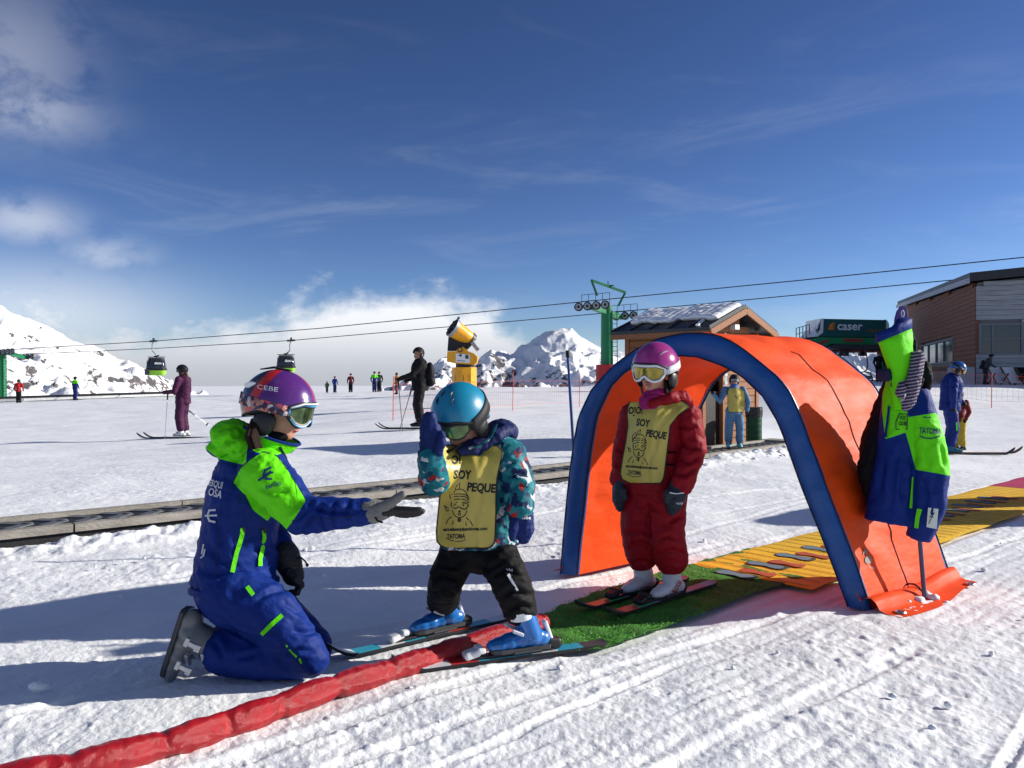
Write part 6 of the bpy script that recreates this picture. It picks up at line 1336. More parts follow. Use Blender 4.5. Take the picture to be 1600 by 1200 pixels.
# ---- child in the teal helmet
def blue_child():
    base = P(745, 1005, 3.45); base.z = 0.0
    hc = P(718, 648, 3.36); hf = Vector((-0.46, -0.72, -0.50)).normalized(); hu = Vector((-0.20, -0.46, 0.86)); s = 0.95
    shr, elr, wrr = P(700, 722, 3.40), P(678, 750, 3.27), P(673, 715, 3.20); shl, ell_, wrl = P(793, 712, 3.42), P(811, 762, 3.36), P(812, 792, 3.31)
    hr, kr, ar = P(716, 862, 3.47), P(697, 908, 3.42), P(692, 938, 3.57); hl, kl, al = P(776, 862, 3.42), P(800, 914, 3.30), P(812, 950, 3.315)
    def bd(mb):
        head_parts(mb, hc, hf, hu, s); mb.tube(dp((740, 715, 3.43), (735, 690, 3.41)) + [hc], [0.06, 0.05, 0.05], 12)
        mb.tube(dp((746, 855, 3.46), (744, 790, 3.44), (744, 725, 3.43)), [(0.10, 0.08), (0.10, 0.08), (0.11, 0.08)], 14, up=(0, 1, 0))
        for a in ((shr, elr, wrr), (shl, ell_, wrl)): mb.tube(a, [0.04, 0.035, 0.028], 10)
        for a in ((hr, kr, ar), (hl, kl, al)): mb.tube(a, [0.065, 0.045, 0.04], 10)
    t = body(base, bd, 'child in teal helmet and yellow bib looking down at the skis', 0.0065)
    mb = MB(); mb.ell(P(748, 862, 3.45), (0.155, 0.115, 0.085))
    mb.tube([hr, kr, ar], [0.082, 0.074, 0.070], 18); mb.tube([hl, kl, al], [0.086, 0.080, 0.072], 18)
    m_bt = fabric('black_ski_trousers', (0.005, 0.005, 0.006), rough=0.7); tr = fuse('trousers', mb, m_bt, t, 0.007, 5, lambda co: folds(0.0055, (9, 9, 14), 4)(co) + creases([[(672, 905), (695, 898), (718, 905)], [(670, 930), (695, 922), (715, 930)], [(680, 880), (705, 888), (735, 870)], [(768, 900), (790, 890), (815, 900)], [(778, 935), (800, 922), (825, 930)], [(790, 955), (812, 945), (835, 952)], [(740, 880), (765, 890), (790, 875)]], 0.011, 4.0)(co))
    b2 = bvh_of([tr]); decal_px('white_knee_stripe', b2, [stroke_2d([(794, 898), (800, 908), (809, 922)], 4.0), place2d(text_2d('cébé', 6), 796, 890, 12)], m_white, tr, 0.004)
    m_pat = blotch('patterned_jacket', [(0.01, 0.14, 0.17), (0.012, 0.17, 0.20), (0.48, 0.52, 0.52), (0.01, 0.07, 0.12), (0.015, 0.17, 0.20), (0.012, 0.10, 0.15), (0.01, 0.13, 0.16), (0.30, 0.02, 0.02), (0.01, 0.02, 0.07), (0.04, 0.24, 0.27), (0.01, 0.14, 0.17)], 34)
    mb = MB(); mb.tube(dp((752, 852, 3.45), (751, 820, 3.45), (748, 770, 3.44), (745, 725, 3.43), (742, 703, 3.42)), [(0.172, 0.125), (0.165, 0.125), (0.152, 0.120), (0.140, 0.11), (0.09, 0.085)], 24, up=(0, 1, 0), rounded=False)
    mb.tube([shr, elr, wrr], [0.075, 0.068, 0.055], 16); mb.tube([shl, shl.lerp(ell_, 0.5), ell_, wrl], [0.082, 0.078, 0.070, 0.06], 16)
    ja = fuse('jacket', mb, m_pat, t, 0.007, 4, lambda co: folds(0.005, (10, 10, 14), 8)(co) + creases([[(790, 745), (808, 738), (825, 745)], [(795, 765), (810, 757), (826, 762)], [(788, 725), (805, 722)], [(662, 745), (680, 735)]], 0.009, 3.5)(co))
    mb = MB(); mb.ell(P(783, 676, 3.50), (0.075, 0.06, 0.058)); mb.tube(dp((752, 700, 3.36), (775, 682, 3.38), (795, 672, 3.46), (800, 680, 3.52)), [0.022, 0.028, 0.03, 0.02], 12); mb.tube(dp((722, 704, 3.33), (740, 700, 3.34), (762, 690, 3.38)), [0.022, 0.03, 0.028], 12); mb.ell(P(742, 694, 3.40), (0.085, 0.07, 0.035))
    fuse('hood', mb, fabric('navy_hood', (0.012, 0.02, 0.085)), t, 0.006, 4, folds(0.005, (18, 18, 18)))
    mb = MB(); mb.tube(dp((757, 695, 3.315), (768, 680, 3.33), (775, 664, 3.37)), [(0.010, 0.004)] * 3, 8); mb.tube(dp((734, 700, 3.30), (748, 697, 3.30), (760, 690, 3.315)), [(0.018, 0.006)] * 3, 8); mb.build('collar_trim', m_pat, t)
    mb = MB(); mb.tube(dp((686, 716, 3.30), (700, 706, 3.30), (715, 698, 3.31), (728, 694, 3.33)), [(0.010, 0.006)] * 4, 8); mb.build('chin_cord', m_blackcloth, t)
    m_h = M('teal_helmet', (0.004, 0.20, 0.34), 0.38, spec=0.45, var=0.04)
    he, R, pt = helmet(t, hc, hf, hu, s, m_h, dims=(0.142, 0.124, 0.138))
    goggles(t, hc, hf, hu, s, m_black, m_lens_green, M('black_strap', (0.012, 0.013, 0.015), 0.65), strap_tilt=0.12, hd=(0.142, 0.124, 0.138), sw=0.20)
    decal_px('lettering', bvh_of([he]), [place2d(text_2d('cébé', 7, bold=0.1), 689, 663, 8)], m_white, he, 0.001)
    # mittens
    m_mt = fabric('navy_mitten', (0.010, 0.022, 0.115), bscale=22)
    mitten(t, dp((676, 728, 3.23), (674, 700, 3.20), (672, 670, 3.19), (671, 651, 3.19)), [(0.043, 0.036), (0.046, 0.034), (0.044, 0.030), (0.028, 0.022)], (dp((684, 708, 3.17), (690, 690, 3.16), (691, 676, 3.16)), [0.020, 0.018, 0.013]), m_mt)
    m2 = mitten(t, dp((808, 772, 3.34), (811, 790, 3.32), (815, 812, 3.31), (818, 832, 3.30), (818, 843, 3.30)), [(0.052, 0.048), (0.057, 0.050), (0.050, 0.040), (0.044, 0.032), (0.025, 0.02)], (dp((804, 815, 3.28), (801, 832, 3.27), (801, 842, 3.27)), [0.020, 0.019, 0.013]), m_mt)
    decal_px('lettering', bvh_of([m2]), [place2d(text_2d('cébé', 7, bold=0.1), 822, 809, 3)], m_white, m2, 0.003)
    bb = bib(t, [ja, tr], [(697, 690, 778), (706, 687, 786), (722, 686, 782), (745, 687, 777), (770, 688, 775), (800, 685, 775), (830, 682, 774), (846, 683, 773), (852, 688, 770), (856, 698, 764)])
    bib_print(bb, lambda u, v: (lerp(lerp(684, 781, u), lerp(682, 774, u), v) , lerp(lerp(702, 700, u), lerp(847, 856, u), v)))
    mb = MB(); mb.tube(dp((778, 800, 3.36), (790, 792, 3.38), (803, 796, 3.40)), [(0.014, 0.004)] * 3, 8); mb.build('bib_strap', m_blackcloth, bb)
    # boots
    bs = M('blue_boot_shell', (0.008, 0.13, 0.42), 0.28, spec=0.5, coat=0.3, var=0.15, vscale=14)
    fn, ff = Vector((-0.93, -0.36, 0)), Vector((-0.79, -0.61, 0)); m_wt = M('white_boot_trim', (0.75, 0.76, 0.78), 0.35, var=0.05)
    cn = G(816, 1022); cn = Vector((0.035, 3.30, 0.035)); cf = Vector((-0.325, 3.575, 0.035))
    ski_boot(t, cn, fn, (0, 0, 1), 0.265, bs, m_wt, m_dark, lean=0.22, cuff_h=0.60, bk=1); ski_boot(t, cf, ff, (0, 0, 1), 0.265, bs, m_wt, m_dark, lean=0.22, cuff_h=0.60, bk=1)
    mats = [m_dark, M('ski_teal', (0.03, 0.30, 0.42), 0.3), M('ski_white', (0.6, 0.63, 0.66), 0.3), bpy.data.materials['ski_teal'], bpy.data.materials['ski_teal'], M('ski_red', (0.5, 0.03, 0.03), 0.3), bpy.data.materials['ski_white'], m_dark]
    grp = 'skis of the child in the teal helmet'
    ski((-0.465, 3.106), (0.397, 3.44), 'black and teal child ski in front of the red roll', mats, grp, boot=0.46, bl=0.265); ski((-0.745, 3.245), (-0.02, 3.81), 'teal and white child ski lying behind the red roll', [bpy.data.materials[k] for k in ('ski_white', 'ski_teal', 'ski_red', 'ski_white', 'ski_teal', 'ski_white', 'ski_teal', 'ski_white')], grp, boot=0.47, bl=0.265)
blue_child()

# ---- child in red
def red_child():
    base = P(1020, 942, 4.15); base.z = 0.0; o = 0.10
    hc = P(1024, 574, 4.13); hf = Vector((-0.60, -0.78, -0.17)).normalized(); hu = Vector((-0.06, -0.16, 0.98)); s = 0.98
    shr, elr, wrr = P(990, 650, 4.20), P(976, 702, 4.20), P(969, 748, 4.17); shl, ell_, wrl = P(1072, 650, 4.10), P(1084, 702, 4.05), P(1066, 756, 4.00)
    hr, kr, ar = P(998, 772, 4.20), P(998, 836, 4.16), P(1003, 868, 4.205); hl, kl, al = P(1040, 775, 4.13), P(1042, 842, 4.08), P(1049, 873, 4.115)
    def bd(mb):
        head_parts(mb, hc, hf, hu, s); mb.tube(dp((1030, 640, 4.15), (1028, 615, 4.14)) + [hc], [0.06, 0.05, 0.05], 12)
        mb.tube(dp((1020, 765, 4.17), (1024, 700, 4.16), (1030, 650, 4.15)), [(0.10, 0.09), (0.09, 0.08), (0.11, 0.08)], 14, up=(0, 1, 0))
        for a in ((shr, elr, wrr), (shl, ell_, wrl)): mb.tube(a, [0.04, 0.035, 0.028], 10)
        for a in ((hr, kr, ar), (hl, kl, al)): mb.tube(a, [0.065, 0.05, 0.042], 10)
    t = body(base, bd, 'child in pink helmet, red snowsuit and yellow bib standing under the arch', 0.0065); lips(t, hc, hf, hu, s)
    m_red = fabric('red_snowsuit', (0.24, 0.003, 0.010))
    mb = MB(); mb.ell(P(1020, 772, 4.165), (0.145, 0.125, 0.12)); mb.tube([hr, kr, ar], [0.100, 0.090, 0.084], 18); mb.tube([hl, kl, al], [0.104, 0.092, 0.086], 18)
    tr = fuse('trousers', mb, m_red, t, 0.0075, 5, lambda co: folds(0.005, (8, 8, 11), 6)(co) + creases([[(975, 835), (1000, 828), (1022, 838)], [(980, 858), (1003, 850), (1022, 858)], [(1022, 845), (1045, 838), (1070, 848)], [(1025, 868), (1050, 860), (1072, 870)], [(1000, 800), (1015, 790), (1030, 800)], [(1045, 815), (1065, 805)], [(985, 880), (1005, 876), (1022, 882)], [(1012, 775), (1014, 810), (1012, 840)]], 0.010, 3.5)(co))
    mb = MB(); mb.tube(dp((1020, 768, 4.165), (1022, 720, 4.16), (1027, 675, 4.155), (1031, 645, 4.15), (1033, 628, 4.15)), [(0.155, 0.13), (0.148, 0.125), (0.152, 0.125), (0.145, 0.115), (0.085, 0.08)], 24, up=(0, 1, 0), rounded=False)
    mb.tube([shr, shr.lerp(elr, .5), elr, wrr], [0.074, 0.066, 0.060, 0.054], 16); mb.tube([shl, shl.lerp(ell_, .5), ell_, wrl], [0.078, 0.072, 0.066, 0.056], 16)
    ja = fuse('jacket', mb, m_red, t, 0.0075, 5, lambda co: folds(0.005, (9, 9, 12), 1)(co) + creases([[(1060, 690), (1080, 700), (1100, 695)], [(1058, 715), (1078, 722), (1095, 712)], [(1052, 738), (1070, 742), (1088, 730)], [(1062, 665), (1085, 668)], [(962, 700), (978, 705)], [(960, 725), (975, 728)]], 0.010, 3.5)(co))
    mb = MB(); mb.ell(P(1048, 628, 4.17), (0.095, 0.075, 0.055)); mb.tube(dp((1018, 632, 4.05), (1045, 622, 4.05), (1068, 620, 4.10), (1075, 628, 4.18)), [0.022, 0.030, 0.032, 0.025], 12); fuse('hood', mb, m_red, t, 0.007, 4, folds(0.006, (15, 15, 15), 2))
    mb = MB(); mb.tube(dp((1022, 636, 4.11), (1024, 629, 4.11), (1026, 623, 4.115)), [(0.080, 0.075), (0.080, 0.072), (0.070, 0.062)], 20, up=(0, 1, 0)); fuse('neck_warmer', mb, fabric('magenta_fleece', (0.36, 0.015, 0.13)), t, 0.006, 3, folds(0.006, (12, 12, 45), 5))
    mb = MB()
    for k in range(8): mb.tube([hc + Vector((0.04 + 0.006 * k, -0.05 + 0.012 * k, -0.07)), hc + Vector((0.045 + 0.006 * k, -0.055 + 0.012 * k, -0.12)), hc + Vector((0.04 + 0.006 * k, -0.06 + 0.012 * k, -0.155))], [0.007, 0.008, 0.003], 6)
    mb.build('hair', m_hair, t)
    m_h = M('pink_helmet', (0.34, 0.028, 0.20), 0.22, spec=0.6, coat=0.4, var=0.05)
    he, R, pt = helmet(t, hc, hf, hu, s, m_h, dims=(0.138, 0.118, 0.130), vents=False)
    for sy in (-1, 1):
        mb = MB(); a, m, b = pt(sy * 0.75, 0.62, 1.006), pt(sy * 0.98, 0.70, 1.010), pt(sy * 1.3, 0.74, 1.006); mb.tube([a, m, b], [(0.002, 0.003), (0.003, 0.009), (0.002, 0.003)], 8, up=(m - hc).normalized()); mb.build('vent_slot', m_grey, he)
    go, _, gp = goggles(t, hc, hf, hu, s, m_white, m_lens_gold, M('white_strap', (0.62, 0.62, 0.66), 0.6), strap_tilt=0.10, hd=(0.138, 0.118, 0.130), h=1.12)
    st_ = [c for c in go.children if c.name.startswith('goggle_strap')]; decal_px('strap_lettering', bvh_of(st_), [place2d(text_2d('UPZ', 14, bold=0.5), 1049, 563, -24, 1.1, 0.9)], m_dark, go, 0.0015)
    decal_px('pad_mark', bvh_of([c for c in he.children if c.name.startswith('ear_pad')]), [stroke_2d([(1052, 583), (1055, 576), (1058, 583), (1051, 583)], 1.6)], m_white, he, 0.002)
    m_mt = M('dark_mitten', (0.012, 0.018, 0.032), 0.6, bump=0.4, bscale=40, var=0.1)
    mitten(t, dp((969, 748, 4.17), (968, 765, 4.16), (967, 782, 4.15), (968, 793, 4.15)), [(0.036, 0.05), (0.036, 0.055), (0.034, 0.050), (0.02, 0.03)], (dp((974, 765, 4.10), (976, 778, 4.09)), [0.018, 0.014]), m_mt)
    m2 = mitten(t, dp((1062, 756, 4.01), (1057, 772, 4.00), (1052, 789, 4.00), (1050, 799, 4.00)), [(0.047, 0.048), (0.050, 0.046), (0.044, 0.040), (0.025, 0.022)], (dp((1044, 770, 3.97), (1041, 783, 3.97)), [0.020, 0.015]), m_mt)
    decal_px('mitten_trim', bvh_of([m2]), [stroke_2d([(1046, 770), (1056, 771.5), (1068, 770)], 1.2)], m_white, m2, 0.003); decal_px('lettering', bvh_of([m2]), [place2d(text_2d('roxy', 6), 1061, 786, -3)], m_white, m2, 0.003)
    bb = bib(t, [ja, tr], [(628, 984, 1067), (636, 981, 1078), (648, 980, 1060), (665, 981, 1047), (690, 978, 1044), (715, 973, 1041), (740, 969, 1038), (749, 972, 1036), (755, 985, 1032)], push=0.018)
    bib_print(bb, lambda u, v: (lerp(lerp(980, 1050, u), lerp(968, 1036, u), v), lerp(lerp(626, 631, u), lerp(745, 755, u), v)))
    mb = MB(); mb.tube(dp((1074, 640, 4.06), (1088, 655, 4.08), (1095, 675, 4.13), (1093, 690, 4.18)), [(0.014, 0.003)] * 4, 8); mb.build('bib_shoulder_edge', m_bib, bb)
    for yy in (708, 727): mb = MB(); mb.tube(dp((1040, yy, 4.02), (1050, yy - 1, 4.04), (1058, yy, 4.08)), [(0.014, 0.004)] * 3, 8); mb.build('bib_strap', m_blackcloth, bb)
    bs = M('white_boot_shell', (0.62, 0.63, 0.65), 0.35, spec=0.5, var=0.08, vscale=12); fd = Vector((-0.72, -0.69, 0))
    b1 = ski_boot(t, (0.800, 4.115, 0.035), fd, (0, 0, 1), 0.25, bs, M('pale_boot_trim', (0.5, 0.5, 0.52), 0.4), m_black, lean=0.18, cuff_h=0.78, bk=0); ski_boot(t, (0.668, 4.212, 0.035), fd, (0, 0, 1), 0.25, bs, bpy.data.materials['pale_boot_trim'], m_black, lean=0.18, cuff_h=0.78, bk=0)
    decal_px('boot_lettering', bvh_of([b1]), [place2d(text_2d('ROSSI', 9, bold=0.2), 1058, 917, -58, 0.9, 1.0)], M('red_print', (0.4, 0.02, 0.03), 0.5), b1, 0.002)
    mk = lambda n, c: bpy.data.materials.get(n) or M(n, c, 0.3)
    mats = [mk('ski_grey', (0.3, 0.3, 0.32)), mk('ski_pink', (0.5, 0.12, 0.14)), mk('ski_grey', (0, 0, 0)), mk('ski_grey', (0, 0, 0)), mk('ski_grey', (0, 0, 0)), mk('ski_lightgreen', (0.08, 0.5, 0.2)), mk('ski_coral', (0.62, 0.10, 0.07)), m_dark]; grp = 'skis of the child in red'
    ski((0.435, 3.77), (1.10, 4.40), 'grey and coral ski nearer the camera under the child in red', mats, grp, z=0.026, boot=0.52, rise=0.045, heel='black', bl=0.25); ski((0.308, 3.87), (0.97, 4.50), 'grey and coral ski further from the camera under the child in red', mats, grp, z=0.026, boot=0.52, rise=0.045, heel='black', bl=0.25)
red_child()
# ---------------------------------------------------------------- clothes hung on a pole by the arch
def hung_clothes():
    b0 = Vector((2.135, 4.15, 0)); top = P(1409, 505, 4.15)
    po = thing('slalom_pole', b0, 'blue pole with purple paddle head carrying the hung jackets', 'pole'); mb = MB(); mb.tube([b0 - Vector((0, 0, 0.05)), b0.lerp(top, 0.5), top], 0.0115, 10); mb.build('shaft', M('blue_shaft', (0.05, 0.08, 0.17), 0.4), po)
    pad = [(1398, 512), (1399, 498), (1402, 487), (1407, 480), (1412, 479), (1416, 484), (1417, 496), (1416, 511)]
    d = 4.13; m_pur = M('purple_paddle', (0.10, 0.045, 0.24), 0.35); mb = MB(); pxprism(mb, pad, d, 0.012); pd = mb.build('paddle', m_pur, po, smooth=False)
    mb = MB(); mb.tube([P(x, y, d + 0.006) for x, y in pad], 0.005, 6, closed=True); mb.build('paddle_edge', m_navy, pd)
    mb = MB(); pxprism(mb, [(1406, 510), (1404, 505), (1409, 501), (1415, 501), (1416, 504), (1412, 510)], d - 0.004, 0.003); mb.build('white_patch', m_white, pd, smooth=False)
    mb = MB(); mb.tube([P(1410.5 + 2.2 * math.cos(a), 490 + 5 * math.sin(a), d - 0.002) for a in np.linspace(0, 6.283, 13)[:-1]], 0.0028, 5, closed=True); mb.build('zero_mark', m_white, pd)
    # black jacket underneath
    mb = MB(); mb.tube(dp((1402, 585, 4.26), (1390, 640, 4.25), (1376, 690, 4.24), (1372, 740, 4.24), (1374, 790, 4.25)), [(0.05, 0.05), (0.075, 0.07), (0.10, 0.085), (0.10, 0.085), (0.06, 0.06)], 20, up=(0, 1, 0))
    mb.tube(dp((1384, 640, 4.22), (1364, 690, 4.20), (1358, 740, 4.20), (1366, 785, 4.21)), [(0.04, 0.05), (0.055, 0.06), (0.055, 0.06), (0.035, 0.04)], 16, up=(0, 1, 0))
    o = fuse('hung_jacket', mb, m_blackcloth, None, 0.008, 4, folds(0.010, (9, 9, 7), 3)); origin_to(o, P(1374, 800, 4.25)); tag(o, 'black jacket hanging behind the neon green one on the pole', 'jacket')
    # instructor jacket
    mb = MB()
    mb.tube(dp((1412, 585, 4.14), (1410, 620, 4.13), (1406, 660, 4.12), (1400, 710, 4.12), (1395, 760, 4.12), (1388, 815, 4.12)), [(0.070, 0.075), (0.095, 0.085), (0.095, 0.09), (0.098, 0.095), (0.105, 0.10), (0.115, 0.105)], 26, up=(0, 1, 0), rounded=False)
    mb.tube(dp((1430, 612, 4.10), (1440, 650, 4.06), (1452, 700, 4.03), (1457, 745, 4.02), (1452, 795, 4.03), (1435, 843, 4.05)), [(0.062, 0.06), (0.074, 0.065), (0.078, 0.065), (0.080, 0.062), (0.075, 0.055), (0.062, 0.045)], 22, up=(0, 1, 0), rounded=False)
    def jf(co): return folds(0.005, (8, 8, 6), 12)(co) + creases([[(1402, 700), (1396, 750), (1392, 800)], [(1382, 720), (1374, 770)], [(1412, 720), (1408, 790)], [(1440, 745), (1448, 775), (1440, 810)], [(1468, 720), (1462, 760), (1466, 800)], [(1445, 690), (1452, 730)], [(1470, 690), (1476, 735)]], 0.009, 4.0)(co)
    m_j = fabric('hung_instructor_jacket', NAVY); add_mask(m_j, 'neon', NEON)
    ja = fuse('hung_jacket', mb, m_j, None, 0.0075, 5, jf); base = P(1395, 825, 4.12); origin_to(ja, base); tag(ja, 'neon green and navy instructor jacket hanging from the pole beside the arch', 'jacket')
    co = verts_np(ja.data) + np.array(base); px = to_px(co)
    chest = [(1380, 596), (1378, 640), (1383, 686), (1400, 681), (1420, 674), (1424, 640), (1432, 600)]; slv = [(1412, 653), (1430, 650), (1462, 645), (1500, 700), (1500, 741), (1482, 743), (1455, 738), (1431, 734), (1422, 700), (1414, 672)]
    attr(ja, 'neon', np.where(co[:, 1] < 4.09, np.maximum(poly_sdf(px, slv), np.where(px[:, 0] < 1418, poly_sdf(px, chest), -50)), poly_sdf(px, chest)) * (4.1 / FPX))
    # hood and high collar hanging open
    rings = []
    for y, xl, xr, dep in ((521, 1369, 1424, 0.085), (535, 1373, 1428, 0.085), (555, 1380, 1430, 0.08), (575, 1387, 1430, 0.075), (600, 1391, 1428, 0.07), (622, 1393, 1424, 0.06), (640, 1396, 1416, 0.03)):
        ring = []
        for k in range(26):
            a = 2 * math.pi * k / 26; cx = (xl + xr) / 2; rx = (xr - xl) / 2; ring.append(P(cx + rx * math.cos(a), y - (0.42 * rx * math.cos(a) if y < 530 else 0.1 * rx * math.cos(a)), 4.05 + dep * math.sin(a) * 0.9))
        rings.append(ring)
    mb = MB(); mb.loft(rings, caps=False); hd = mb.build('hood', m_neon, ja, angle=0); so_ = hd.modifiers.new('t', 'SOLIDIFY'); so_.thickness = 0.006
    mb = MB(); rr = []
    for lift, sc_ in ((0.0, 1.01), (0.0, 1.05), (1.0, 1.05), (1.1, 0.9), (1.25, 0.35)): rr.append([Vector((lerp(sum(q.x for q in rings[0]) / 26, p.x, sc_), lerp(4.05, p.y, sc_), p.z + (0.036 * lift if lift else -0.012))) for p in rings[0]])
    mb.loft(rr, caps=False); mb.build('hood_brim', m_navy, hd, angle=0)
    mb = MB(); mb.tube(dp((1374, 585, 4.03), (1384, 586, 4.00), (1393, 585, 4.02)), [(0.03, 0.012)] * 3, 10, up=(0, 1, 0)); mb.build('collar_end', M('dark_navy_lining', (0.008, 0.008, 0.04), 0.7), ja)
    b = bvh_of([ja]); npr = M('jacket_print', (0.008, 0.04, 0.10), 0.6)
    decal_px('sleeve_lettering', b, [place2d(text_2d('TATOMA', 13, bold=0.25), 1453, 674, 3, 0.62, 1.05), stroke_2d([(1437, 681), (1444, 684.5), (1453, 685.5), (1462, 684), (1468, 681)], 1.8)], npr, ja)
    decal_px('small_print', b, [stroke_2d([(1442, 652), (1454, 652.5)], 1.8)], npr, ja)
    decal_px('chest_emblem', b, [stroke_2d([(1405, 647), (1417, 647), (1417, 671), (1400, 671), (1400, 660), (1405, 647)], 1.8), place2d(text_2d('ICE', 8, bold=0.3), 1410, 653, 3, 0.7, 1), place2d(text_2d('CLUB', 8, bold=0.3), 1410, 662, 3, 0.6, 1)], M('emblem_print', (0.03, 0.02, 0.015), 0.6), ja)
    decal_px('chest_zip', b, [stroke_2d([(1390, 635), (1388, 655), (1384, 684)], 3.6)], m_navy, ja, 0.005)
    decal_px('neon_zip', b, [stroke_2d([(1426, 745), (1424, 770), (1422, 794)], 5)], m_neon, ja, 0.005); decal_px('neon_zip', b, [stroke_2d([(1437, 795), (1434, 810), (1432, 825)], 6)], m_neon, ja, 0.006)
    decal_px('pass_window', b, [([(1451, 793), (1465, 795), (1462, 826), (1447, 823)], [(0, 1, 2, 3)])], M('clear_pocket', (0.55, 0.62, 0.55), 0.3), ja, 0.006)
    decal_px('pass_print', b, [stroke_2d([(1453, 800), (1459, 801)], 1.5), stroke_2d([(1452, 806), (1457, 807)], 1.5), stroke_2d([(1450, 818), (1458, 800)], 1.2)], m_ink, ja, 0.008)
    mb = MB(); mb.tube([P(1397 + 5 * math.cos(a), 600 + 6 * math.sin(a), 4.02) for a in np.linspace(0, 6.28, 14)[:-1]], 0.0032, 5, closed=True); mb.tube(dp((1397, 594, 4.02), (1404, 587, 4.02)), 0.004, 5); mb.build('drawcord', m_ink, ja)
    # knitted mittens and a black one
    m_kn = M('knitted_stripes', (0.05, 0.04, 0.10), 0.85, bump=0.6, bscale=160); nt = m_kn.node_tree; tc = nt.nodes.new('ShaderNodeTexCoord'); mp = nt.nodes.new('ShaderNodeMapping'); mp.inputs['Rotation'].default_value = (0, 0.2, 0); nt.links.new(tc.outputs['Object'], mp.inputs[0])
    wv = nt.nodes.new('ShaderNodeTexWave'); wv.bands_direction = 'Z'; wv.inputs['Scale'].default_value = 20; wv.inputs['Distortion'].default_value = 0.6; wv.inputs['Detail Scale'].default_value = 30; nt.links.new(mp.outputs[0], wv.inputs['Vector'])
    rp = nt.nodes.new('ShaderNodeValToRGB'); rp.color_ramp.interpolation = 'CONSTANT'
    for i, (p_, c_) in enumerate(((0.0, (0.02, 0.015, 0.06, 1)), (0.4, (0.32, 0.22, 0.26, 1)), (0.6, (0.03, 0.02, 0.10, 1)), (0.85, (0.42, 0.38, 0.42, 1)))):
        q = rp.color_ramp.elements[0] if i == 0 else rp.color_ramp.elements.new(p_); q.position = p_; q.color = c_
    nt.links.new(wv.outputs['Fac'], rp.inputs[0]); nt.links.new(rp.outputs[0], nt.nodes['Principled BSDF'].inputs['Base Color'])
    def hung_mitten(pts, rad, th, mat, label):
        mb = MB(); mb.tube(pts, rad, 16, up=(0, 1, 0))
        if th: mb.tube(th, 0.018, 10)
        q = fuse('mitten', mb, mat, None, 0.006, 4, folds(0.003, (30, 30, 30), 5)); origin_to(q, pts[-1]); return tag(q, label, 'mitten', 'mittens hung on the pole')
    q = hung_mitten(dp((1434, 556, 4.0), (1431, 580, 3.98), (1425, 607, 3.97), (1419, 628, 3.97), (1415, 637, 3.97)), [(0.034, 0.03), (0.034, 0.03), (0.036, 0.03), (0.034, 0.028), (0.02, 0.02)], dp((1410, 605, 3.95), (1407, 618, 3.95)), m_kn, 'striped knitted mitten with black palm hanging longest on the pole')
    decal_px('black_palm', bvh_of([q]), [([(1404, 625), (1415, 603), (1419, 607), (1412, 634), (1406, 634)], [(0, 1, 2, 3, 4)])], m_black, q, 0.003); decal_px('lettering', bvh_of([q]), [place2d(text_2d('reusch', 6.5, bold=0.1), 1412, 621, -66, 0.8, 1)], m_white, q, 0.006)
    hung_mitten(dp((1414, 588, 4.02), (1409, 602, 4.0), (1404, 614, 4.0)), [(0.024, 0.022), (0.027, 0.024), (0.018, 0.018)], None, m_kn, 'shorter striped knitted mitten hanging in front of the green hood')
    hung_mitten(dp((1445, 572, 4.12), (1447, 590, 4.11), (1447, 604, 4.11)), [(0.026, 0.03), (0.034, 0.035), (0.026, 0.026)], dp((1438, 592, 4.08), (1436, 602, 4.08)), m_blackcloth, 'black mitten hanging on the right of the striped ones')
    mb = MB()
    for k in range(5): mb.tube(dp((1412 + k * 3, 512 + k * 2, 4.06), (1422 + k * 2, 535, 4.03), (1426 + k, 560, 4.02)), [(0.012, 0.005)] * 3, 8)
    q = fuse('strap_bundle', mb, m_blackcloth, None, 0.005, 2, folds(0.003, (30, 30, 30))); origin_to(q, P(1425, 560, 4.02)); tag(q, 'bundle of dark straps tied below the purple paddle', 'straps')
hung_clothes()

